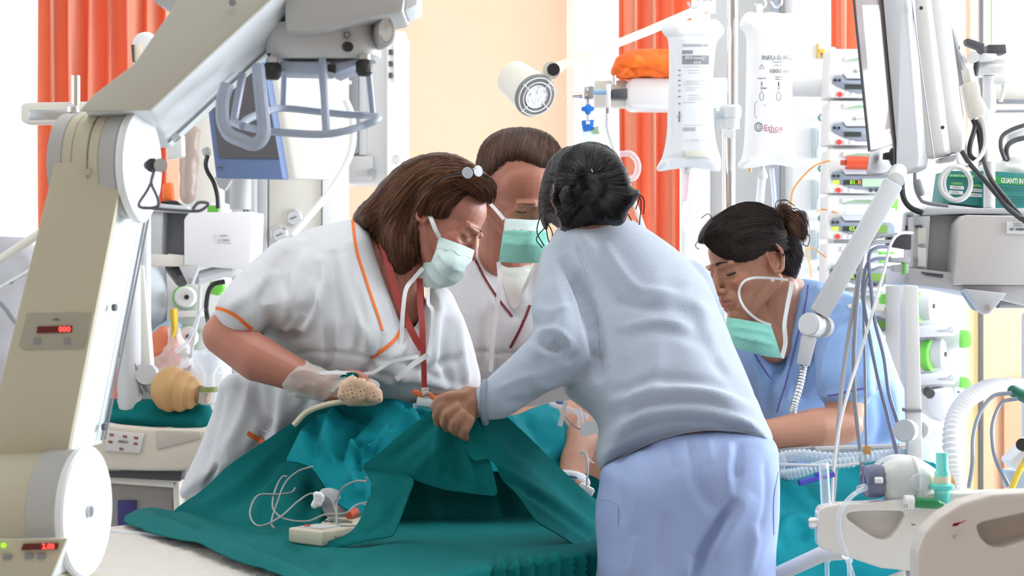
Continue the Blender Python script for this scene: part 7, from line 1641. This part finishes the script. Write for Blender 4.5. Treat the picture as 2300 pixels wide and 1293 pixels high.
# module rack at right
md = thing('module_rack', 'large beige-white module box with plugged leads at the right edge', 'equipment rack', P(2170,690,4.05))
MB().prism([(2066,484),(2082,466),(2340,468),(2340,480),(2150,480)], 4.02, .20, .004).build('top_tray', M_lgrey, md)
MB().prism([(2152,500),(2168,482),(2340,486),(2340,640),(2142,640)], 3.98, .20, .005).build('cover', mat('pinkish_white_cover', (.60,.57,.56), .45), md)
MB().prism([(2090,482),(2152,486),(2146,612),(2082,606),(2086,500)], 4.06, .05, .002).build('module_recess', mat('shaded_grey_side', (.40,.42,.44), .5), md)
MB().prism([(2052,486),(2090,484),(2083,608),(2050,600)], 4.02, .10, .003).build('module_front', M_lgrey, md)
MB().prism([(2062,510),(2080,512),(2080,546),(2062,548)], 4.012, .01, .001).build('pale_module', M_cream, md); MB().prism([(2062,555),(2080,557),(2080,600),(2062,598)], 4.012, .01, .001).build('pale_module', M_wplast, md)
MB().prism([(2056,505),(2072,505),(2072,511),(2056,510)], 4.01, .01, .001).build('slot', M_dgrey, md); MB().cyl(P(2057,586,4.015), P(2057,586,4.008), .005).build('port', M_grey, md)
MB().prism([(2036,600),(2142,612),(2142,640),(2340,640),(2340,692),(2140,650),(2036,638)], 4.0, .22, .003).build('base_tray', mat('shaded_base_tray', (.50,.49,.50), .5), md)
MB().prism([(2068,610),(2120,616),(2118,624),(2080,618)], 3.996, .02, .002).build('latch', M_dgrey, md)
MB().prism([(2165,648),(2262,658),(2226,702),(2218,706),(2208,704),(2200,698)], 3.97, .03, .003).build('bracket', M_lgrey, md); MB().cyl(P(2217,692,3.968), P(2217,692,3.96), U(7,4)).build('bolt', M_steel, md); MB().prism([(2165,648),(2185,650),(2206,700),(2196,694)], 4.0, .06, .003).build('bracket_side', M_grey, md)
MB().tube([P(2240,680,4.05), P(2340,680,4.1)], U(12,4), 12).build('support_arm', M_grey, md)
MB().prism([(2262,497),(2330,499),(2330,527),(2261,524)], 3.977, .002).build('sticker', M_paper, md)
text('printed_text', 'N° 308863', 2268, 515, 3.975, 5.5, M_ink, md, squeeze=1.2, align='LEFT', bold=True); text('printed_text', 'AZIENDA U.', 2276, 502, 3.975, 3.5, M_inkg, md, align='LEFT'); text('printed_text', 'SANITARIA', 2276, 507, 3.975, 3.5, M_inkg, md, align='LEFT')
MB().box((P(2330,700,4.3).x, 4.3, P(0,700,4.3).z/2), (.06,.06,P(0,700,4.3).z), bev=.01).build('stand_post', M_lgrey, md)
# small remote clipped at the side
rm = thing('wall_switch', 'small pale grey switch pod beside the module box', 'switch', P(2040,500,4.1)); MB().prism([(2034,478),(2040,474),(2052,476),(2054,484),(2050,524),(2030,522)], 4.08, .03, .004).build('pod', M_lgrey, rm)
for y in (484,494,501): MB().prism([(2037,y-2),(2048,y-2),(2048,y+1),(2037,y+1)], 4.077, .004).build('button', M_grey, rm)
MB().prism([(2034,506),(2045,506),(2045,516),(2034,516)], 4.077, .004).build('black_button', M_dgrey, rm)
# plugs and leads
for k, (y, h, m_, lab) in enumerate(((540,42,M_dgrey,'large grey plug block at the front of the right module box'),(584,14,M_lgrey,'flat grey plug below the large plug block'),(603,22,M_lgrey,'lowest grey plug with green edge on the module box'))):
    t = thing('lead_plug', lab, 'plug', P(2030,y,3.98)); MB().prism([(1992+k*6,y-h*.35),(2048-k*3,y-h/2),(2047-k*3,y+h/2),(1994+k*6,y+h*.3)], 3.97, .03, .003).build('plug_body', m_, t)
    if k == 2: MB().prism([(2030,y-13),(2036,y-13),(2035,y+13),(2029,y+13)], 3.965, .03, .001).build('green_edge', M_green, t)
LD = [
 ('grey lead starting highest on the plug block and falling to the breathing bag', [(2010,528,3.97),(1975,530,3.95),(1950,545,3.94),(1938,570,3.93),(1928,640,3.9),(1922,720,3.88),(1918,800,3.86),(1920,900,3.84),(1932,1010,3.82),(1940,1110,3.8)], .0042, M_grey),
 ('dark lead second on the plug block, passing the sleeve badge', [(2000,542,3.97),(1965,545,3.95),(1945,560,3.94),(1932,590,3.92),(1924,650,3.9),(1908,740,3.88),(1895,830,3.85),(1885,930,3.82),(1878,1040,3.8),(1870,1140,3.78)], .0042, mat('pale_grey_lead', (.40,.40,.42), .45)),
 ('bluish lead swinging right over the blue sleeve to the post', [(1998,554,3.97),(1970,556,3.95),(1952,575,3.94),(1956,640,3.92),(1965,720,3.9),(1985,800,3.88),(1996,880,3.86),(2010,930,3.84),(2018,955,3.83)], .0038, mat('blue_grey_lead', (.20,.22,.34), .45)),
 ('blue-grey lead crossing the sleeve down to the breathing tube', [(2000,580,3.97),(1965,582,3.95),(1945,600,3.94),(1938,660,3.92),(1950,740,3.9),(1972,850,3.87),(1995,940,3.84),(2018,1035,3.8)], .0038, mat('blue_grey_lead', (.2,.22,.34))),
 ('thin grey lead hanging straight through the middle of the leads', [(2004,600,3.97),(1970,602,3.95),(1948,625,3.94),(1940,700,3.92),(1942,800,3.89),(1944,900,3.86),(1946,1000,3.83),(1948,1040,3.82)], .0028, M_grey),
 ('clear line running from the module box down across the leads', [(2050,523,3.96),(2020,525,3.94),(2000,550,3.92),(1985,610,3.9),(1960,700,3.86),(1930,800,3.83),(1905,880,3.8),(1885,960,3.78),(1872,1060,3.76),(1868,1130,3.75)], .0032, M_cablew)]
for lab, pts, r_, m_ in LD: o = cable('sensor_lead', pts, r_, m_); tag(o, lab, 'cable')
MB().prism([(1940,1002),(1957,1002),(1957,1020),(1940,1020)], 3.80, .006, .001).build('cable_tag', mat('tan_tape', (.55,.28,.10), .6)); tag(bpy.data.objects['cable_tag'], 'tan tape tag on the middle lead at the bed rail', 'tag')
# articulated arm over the right nurse
aa = thing('articulated_arm', 'pale grey jointed arm slanting down in front of the right nurse', 'arm', P(1830,730,3.86))
def flatbar(p, q, w0, w1, d0, d1, t, name, m, parent, bev=.003):
    a = Vector((p[0],p[1])); c = Vector((q[0],q[1])); n = Vector((-(c-a).y, (c-a).x)).normalized()
    L0 = [P(*(a+n*w0), d0), P(*(c+n*w1), d1), P(*(c-n*w1), d1), P(*(a-n*w0), d0)]
    return MB().poly3(L0, [v+Vector((0,t,0)) for v in L0], bev).build(name, m, parent)
flatbar((2010,410),(1842,705),21,21,3.92,3.84,.03,'upper_arm',M_lgrey,aa)
MB().tube([P(2012,405,3.95), P(2018,385,3.99)], U(20,3.9), 12).build('shoulder', M_wplast, aa)
MB().cyl(P(1815,728,3.84), P(1842,732,3.88), U(27,3.85), n=36, bev=.003).build('elbow', M_wplast, aa); MB().cyl(P(1842,733,3.86), P(1852,734,3.88), U(25,3.85), n=36, bev=.003).build('elbow', M_lgrey, aa)
flatbar((1820,755),(1806,820),16,13,3.84,3.83,.03,'lower_arm',M_lgrey,aa)
q = spline([P(1806,818,3.845), P(1798,860,3.84), P(1785,905,3.83), P(1780,928,3.83)], 12); b = MB(); b.tube(q, [U(9 if i % 2 else 7.5,3.84) for i in range(len(q))], 12); b.build('flexible_conduit', M_steel, aa)
# post with disc
po = thing('equipment_post', 'pale flat post with round pivot disc in front of the roller pumps', 'post', (P(2050,1100,3.85).x, 3.87, 0))
Lp = [P(2030,640,3.82), P(2062,641,3.82), P(2074,1062,3.80), P(2040,1060,3.80)]
MB().poly3(Lp, [p+Vector((.004,.04,0)) for p in Lp], .003).build('flat_post', M_wplast, po); MB().prism([(2036,918),(2070,918),(2070,926),(2036,926)], 3.80, .045, .001).build('joint_band', M_grey, po)
MB().cyl(P(2040,967,3.795), P(2030,967,3.77), U(25,3.8), n=36, bev=.002).build('pivot_disc', M_lgrey, po); MB().cyl(P(2066,965,3.82), P(2074,965,3.84), U(20,3.8)).build('pivot_disc', M_lgrey, po)
MB().cyl(P(2060,1060,3.83), Vector((P(2060,1060,3.83).x,3.83,0)), .022).build('stand_pole', M_lgrey, po)
# bed head rail under her forearm and breathing tubes
hr = thing('head_rail', 'pale rail at the bed head under the right nurse\'s forearm', 'rail', (P(1900,1000,4.0).x, 4.0, 0))
MB().tube([P(1745,1012,3.98), P(1850,1009,3.98), P(2020,1003,3.98)], U(8,4), 10).build('rail_bar', M_lgrey, hr); MB().cyl(P(2018,1003,3.98), P(2036,1003,3.98), U(9,4)).build('chrome_end', M_chrome, hr); MB().cyl(P(2040,1003,4.0), Vector((P(2040,1003,4.0).x,4.0,0)), .015).build('rail_post', M_steel, hr)
def corrug(name, pts, r, m, lab):
    q = spline([P(*p) for p in pts], 14); b = MB(); b.tube(q, [r*(1 if i % 2 else .78) for i in range(len(q))], 12); return tag(b.build(name, m), lab, 'tube')
M_cor = clear_mat('corrugated_clear', (.75,.85,.92), .55, .15)
corrug('breathing_hose', [(1735,1030,3.86),(1800,1022,3.84),(1880,1030,3.82),(1960,1024,3.82),(2030,1018,3.84)], .013, M_cor, 'upper corrugated clear breathing hose along the bed head')
corrug('breathing_hose', [(1740,1068,3.82),(1790,1062,3.80),(1850,1044,3.80),(1920,1036,3.80)], .012, M_cor, 'lower corrugated clear breathing hose dipping over the turquoise cover')
o = cable('sampling_line', [(1738,1042,3.78),(1800,1044,3.77),(1880,1046,3.77),(1930,1040,3.76)], .003, M_cablew); tag(o, 'straight white line across the corrugated hoses', 'tube')
o = cable('sampling_line', [(1735,1010,3.9),(1780,1016,3.88),(1830,1006,3.88)], .004, M_grey); tag(o, 'grey lead lying against the nurse\'s forearm', 'cable')
o = cable('sampling_line', [(1945,1080,3.74),(1960,1050,3.74),(2000,1026,3.74),(2050,1028,3.76),(2080,1045,3.78)], .004, M_cablew); tag(o, 'white line arching behind the clear breathing bag', 'tube')
cp = MB().prism([(1752,1020),(1762,1018),(1766,1040),(1760,1062),(1752,1062)], 3.76, .02, .002).build('tube_clip', M_clear); tag(cp, 'clear clip standing on the corrugated hose beside the lavender trousers', 'clip')
pn = thing('marker_pen', 'blue-violet pen clipped across the turquoise cover', 'pen', P(1820,1080,3.72)); MB().cyl(P(1795,1084,3.72), P(1872,1064,3.74), U(7,3.7)).build('barrel', mat('violet_blue_plastic', (.05,.05,.40), .35), pn); MB().cyl(P(1830,1066,3.715), P(1840,1064,3.715), U(5,3.7)).build('clip', mat('violet_blue_plastic', (.05,.05,.4)), pn)
sy = thing('suction_tube', 'upright clear printed plastic tube in front of the turquoise cover', 'tube', P(1852,1150,3.4)); MB().cyl(P(1850,1040,3.40), P(1856,1150,3.38), U(11,3.4), n=24).build('sleeve', M_clear, sy); MB().cyl(P(1850,1042,3.40), P(1850,1050,3.40), U(9,3.4)).build('cap', M_wplast, sy)
text('printed_text', 'CE', 1853, 1072, 3.385, 6, M_ink, sy); text('printed_text', 'CH 12  STERILE', 1856, 1105, 3.385, 4, M_inkg, sy, roll=PI/2)
# ================================================================ headboard, resuscitator
hb_ = thing('headboard', 'white moulded headboard with cut-out at the lower right', 'headboard', P(2000,1293,3.3))
M_hb = mat('warm_white_moulding', (.78,.75,.71), .25, coat=.3)
hbpts = [(1838,1150),(1846,1138),(1880,1132),(1960,1128),(2030,1120),(2110,1108),(2230,1104),(2340,1100),(2340,1340),(2200,1300),(2060,1284),(1980,1276),(1900,1250),(1848,1234),(1838,1225)]
hole = None
top_ = [P(x_,y_,3.30) for x_,y_ in hbpts]
hhole = [(1898,1152),(1905,1166),(1935,1188),(1965,1207),(1985,1212),(2000,1206),(2018,1184),(2034,1156),(2028,1148),(1960,1147)]
def shell(outer, hole, d, thick, bev_vox, mat_, parent, name, deep=.012, plate_m=None):
    # keyhole loop: outer outline joined to the recess outline, so the recess is really sunk
    k = min(range(len(outer)), key=lambda i: (outer[i][0]-hole[0][0])**2+(outer[i][1]-hole[0][1])**2)
    loop = outer[:k+1]+hole[::-1][-1:]+hole[:0:-1]+[(hole[0][0]+.3, hole[0][1]+.3)]+[(outer[k][0]+.3, outer[k][1]+.3)]+outer[k+1:]
    b = bmesh.new(); n = len(loop)
    from mathutils.geometry import tessellate_polygon
    res = delaunay_2d_cdt([Vector(p) for p in outer+hole], [], [list(range(len(outer)))], 1, 1e-4)
    v2 = [Vector((a.x, a.y)) for a in res[0]]; tris = [t for t in res[2]]
    ho = np.array(hole, float)
    keep = [t for t in tris if not inside(np.array([[sum(v2[i].x for i in t)/3, sum(v2[i].y for i in t)/3]]), ho)[0]]
    res = delaunay_2d_cdt([Vector(p) for p in outer+hole], [(len(outer)+i, len(outer)+(i+1)%len(hole)) for i in range(len(hole))], [list(range(len(outer)))], 1, 1e-4)
    v2 = [Vector((a.x, a.y)) for a in res[0]]; keep = [t for t in res[2] if not inside(np.array([[sum(v2[i].x for i in t)/len(t), sum(v2[i].y for i in t)/len(t)]]), ho)[0]]
    N = len(v2); V = [P(a.x, a.y, d) for a in v2]; V += [p+Vector((0,thick,0)) for p in V]
    F_ = [tuple(t) for t in keep]+[tuple(i+N for i in reversed(t)) for t in keep]; ed = {}
    for t in keep:
        for a, c in zip(t, t[1:]+t[:1]): ed[(a, c)] = 1
    F_ += [(c, a, a+N, c+N) for (a, c) in ed if (c, a) not in ed]
    xs = [p[0] for p in hole]; ys = [p[1] for p in hole]
    plate = MB().prism([(min(xs)-12,min(ys)-6),(max(xs)+12,min(ys)-6),(max(xs)+12,max(ys)+6),(min(xs)-12,max(ys)+6)], d+thick-.010, .009)
    me = fuse([(V, F_), plate], bev_vox, 5); return link_mesh(name, me, mat_, parent)
shell(hbpts, hhole, 3.30, .045, .0035, M_hb, hb_, 'board')
MB().cyl(P(1836,1174,3.32), P(1816,1174,3.32), U(13,3.3), n=20, bev=.002).build('end_knob', M_chrome, hb_); MB().cyl(P(1838,1174,3.32), P(1832,1174,3.32), U(10,3.3)).build('knob_collar', M_dark, hb_)
MB().tube([P(1735,1295,3.50), P(1850,1242,3.42), P(1900,1238,3.38)], U(18,3.4), 12).build('side_beam', M_cream, hb_)
MB().box((P(2150,1300,3.4).x, 3.45, .38), (.5,.2,.76), bev=.02).build('lower_frame', M_lgrey, hb_)
for k, (x_, y_) in enumerate(((2052,1178),)): MB().prism([(x_-4,y_-2),(x_+4,y_-2),(x_+4,y_+2),(x_-4,y_+2)], 3.285, .004).build('mark', M_inkg, hb_)
fr_ = thing('bed_siderail', 'cream curved bed side rail closest to the camera at the lower right corner', 'bed rail', (P(2200,1250,2.5).x, 2.5, 0))
outl = [(2062,1330),(2070,1240),(2090,1190),(2130,1150),(2180,1122),(2250,1106),(2380,1100),(2380,1330)]
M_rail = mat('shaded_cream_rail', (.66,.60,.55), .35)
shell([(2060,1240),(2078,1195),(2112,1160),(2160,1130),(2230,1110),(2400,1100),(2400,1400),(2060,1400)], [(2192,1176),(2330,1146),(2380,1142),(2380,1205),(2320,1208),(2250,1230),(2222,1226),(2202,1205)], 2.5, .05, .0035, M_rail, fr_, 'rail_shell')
MB().prism([(2142,1175),(2158,1172),(2152,1180),(2140,1182)], 2.487, .004).prism([(2140,1178),(2170,1168),(2170,1170),(2142,1182)], 2.487, .003).build('red_symbol', M_inkr, fr_); text('printed_text', 'C', 2144, 1206, 2.486, 9, M_inkr, fr_, bold=True)
MB().box((P(2300,0,2.6).x, 2.65, .4), (.4,.2,.8), bev=.02).build('rail_base', M_lgrey, fr_)
rs = thing('resuscitator_bag', 'clear silicone resuscitator bag with smoky end ring resting on the headboard', 'breathing bag', P(2010,1130,3.32))
axr = Vector((1,.12,.03)); c1 = P(1962,1080,3.33)
M_sil = clear_mat('milky_silicone', (.82,.84,.80), .62, .25); M_smoke = clear_mat('smoky_plastic', (.16,.16,.26), .72, .12)
MB().lathe([(U(34,3.3),0),(U(45,3.3),.010),(U(52,3.3),.028),(U(53,3.3),.045),(U(50,3.3),.060),(U(42,3.3),.075),(U(30,3.3),.088),(U(22,3.3),.096)], c1+Vector((.014,0,0)), axr, 48).build('bag_body', M_sil, rs)
MB().lathe([(U(53.5,3.3),.0),(U(55,3.3),.002),(U(53.5,3.3),.004)], c1+Vector((.066,0,0)), axr, 48).build('bag_rib', M_wplast, rs)
b = MB(); b.lathe([(U(30,3.3),-.018),(U(36,3.3),-.016),(U(39,3.3),0),(U(36,3.3),.022)], c1, axr, 12); b.build('end_ring', M_smoke, rs)
MB().lathe([(0,-.019),(U(18,3.3),-.020),(U(18,3.3),-.016)], c1, axr, 32).build('end_disc', M_dgrey if False else M_smoke, rs); MB().cyl(P(1966,1078,3.29), P(1982,1078,3.285), U(7,3.3)).build('inlet_valve', M_wplast, rs)
MB().lathe([(U(20,3.3),0),(U(20,3.3),.01)], P(2062,1082,3.30), (.2,-1,0), 28).build('side_window', M_clear, rs)
MB().cyl(P(2082,1080,3.36), P(2098,1078,3.36), U(20,3.3)).build('yellow_collar', mat('mustard_collar', (.70,.55,.08), .4), rs)
M_aq = clear_mat('aqua_plastic', (.10,.72,.66), .65, .12)
MB().lathe([(U(17,3.3),0),(U(17,3.3),.02),(U(28,3.3),.024),(U(28,3.3),.030),(U(17,3.3),.034),(U(17,3.3),.052),(U(14,3.3),.056),(U(13,3.3),.085)], P(2116,1128,3.30), n=32).build('patient_valve', M_aq, rs); MB().lathe([(U(19,3.3),0),(U(19,3.3),.016)], P(2116,1090,3.30), n=32).build('valve_band', mat('cream_valve_band', (.72,.68,.50), .4), rs)
MB().cyl(P(2134,1084,3.36), P(2142,1082,3.36), U(15,3.3)).build('outlet', mat('amber_valve', (.6,.35,.08), .4), rs)
MB().cyl(P(1930,1098,3.30), P(1943,1094,3.31), U(9,3.3)).build('oxygen_port', M_clear, rs)
o = cable('oxygen_tube', [(1936,1098,3.30),(1915,1112,3.28),(1895,1135,3.265),(1884,1160,3.262),(1886,1200,3.262),(1900,1245,3.26),(1915,1293,3.26),(1920,1330,3.26)], .0042, M_clear); tag(o, 'clear oxygen tube drooping over the front of the white headboard', 'tube')
gt = thing('green_tube', 'green tube with white cap lying under the resuscitator bag', 'tube', P(2040,1128,3.28)); MB().cyl(P(2030,1127,3.28), P(2052,1128,3.28), U(16,3.3), n=24, bev=.001).build('white_cap', M_wplast, gt); me = fuse([capsule(P(2058,1128,3.28), U(12,3.3), P(2100,1130,3.28), U(13,3.3)), capsule(P(2100,1130,3.28), U(13,3.3), P(2120,1135,3.28), U(6,3.3))], .003, 2); link_mesh('green_pouch', me, mat('leaf_green_plastic', (.01,.22,.07), .3), gt); text('printed_text', '12', 2034, 1136, 3.245, 8, M_ink, gt)
# hanging catheter pieces below the headboard
for k, (x_, lab) in enumerate(((1856,'clear connector hanging under the left end of the headboard'),(1906,'second clear connector hanging under the headboard'))):
    t = thing('catheter', lab, 'tube', P(x_,1250,3.4)); MB().cyl(P(x_,1236,3.42), P(x_+2,1262,3.42), U(7,3.4)).build('connector', M_clear, t); MB().cyl(P(x_+1,1262,3.42), P(x_+3,1330,3.42), U(5,3.4)).build('tube', M_clear, t); MB().cyl(P(x_+1,1240,3.42), P(x_+1,1250,3.42), U(3.5,3.4)).build('blue_core', M_blueplast, t)
# white ventilator hose and leads at far right
corrug('ventilator_hose', [(2150,1120,3.9),(2140,1050,3.95),(2140,960,4.0),(2165,905,4.05),(2210,875,4.1),(2260,868,4.15),(2330,872,4.2)], .020, mat('white_hose_vinyl', (.88,.88,.88), .4), 'white ventilator hose arching up at the right edge')
me = fuse([capsule(P(2276,878,4.0), U(14,4), P(2330,905,4.0), U(15,4))], .003, 2); tag(link_mesh('green_coupling', me, mat('dark_green_rubber', (.01,.12,.08), .4)), 'dark green hose coupling at the right edge', 'coupling')
for lab, pts in (('grey lead arching left from the green coupling', [(2272,882,3.95),(2230,890,3.95),(2200,930,3.93),(2186,980,3.9),(2184,1040,3.86),(2176,1095,3.84)]), ('grey lead arching right from the green coupling into a white sleeve', [(2285,895,3.95),(2250,905,3.95),(2230,950,3.93),(2230,1000,3.9),(2240,1040,3.88),(2266,1092,3.86)])):
    o = cable('sensor_lead', pts, .0042, mat('steel_grey_lead', (.24,.27,.33), .4)); tag(o, lab, 'cable')
wx = thing('power_box', 'white tilted box with black round knob at the right edge', 'box', P(2300,1030,3.9)); MB().prism([(2268,1036),(2320,985),(2340,1010),(2284,1058)], 3.88, .08, .005).build('case', M_wplast, wx); MB().cyl(P(2300,1000,3.87), P(2296,998,3.83), U(14,3.9)).build('black_knob', M_dark, wx)
MB().prism([(2266,1058),(2340,1050),(2340,1100),(2268,1100)], 3.92, .06, .004).build('lower_case', mat('blue_grey_case', (.45,.55,.62), .5), wx)
o = cable('yellow_strap', [(2305,1030,3.85),(2288,1060,3.84),(2272,1098,3.83)], .006, mat('yellow_strap', (.75,.5,.03), .5)); tag(o, 'yellow strap below the white tilted box', 'strap')
o = MB().tube([P(2140,1125,3.5), P(2180,1112,3.5), P(2260,1106,3.5), P(2300,1104,3.5)], .004, 8).build('white_lead', M_cablew); tag(o, 'white lead lying on top of the headboard', 'cable')
# right-hand wall details
struct(MB().box((P(2204,0,YB-.08).x, YB-.07, 1.3), (U(9,YB), .03, 2.6)).build('trim_4', M_dgrey))
struct(MB().box((P(2300,0,YB-.05).x, YB-.05, .45), (U(90,YB), .02, .9)).build('trim_5', mat('coral_wall_paint', (.85,.30,.18), .7)))
gl_ = cable('green_line', [(2227,-30,5.0),(2227,60,5.0),(2228,200,5.0),(2228,330,5.0)], .002, mat('bright_green_line', (.2,.8,.15), .5)); tag(gl_, 'thin green line hanging before the bright window at the right', 'cable')
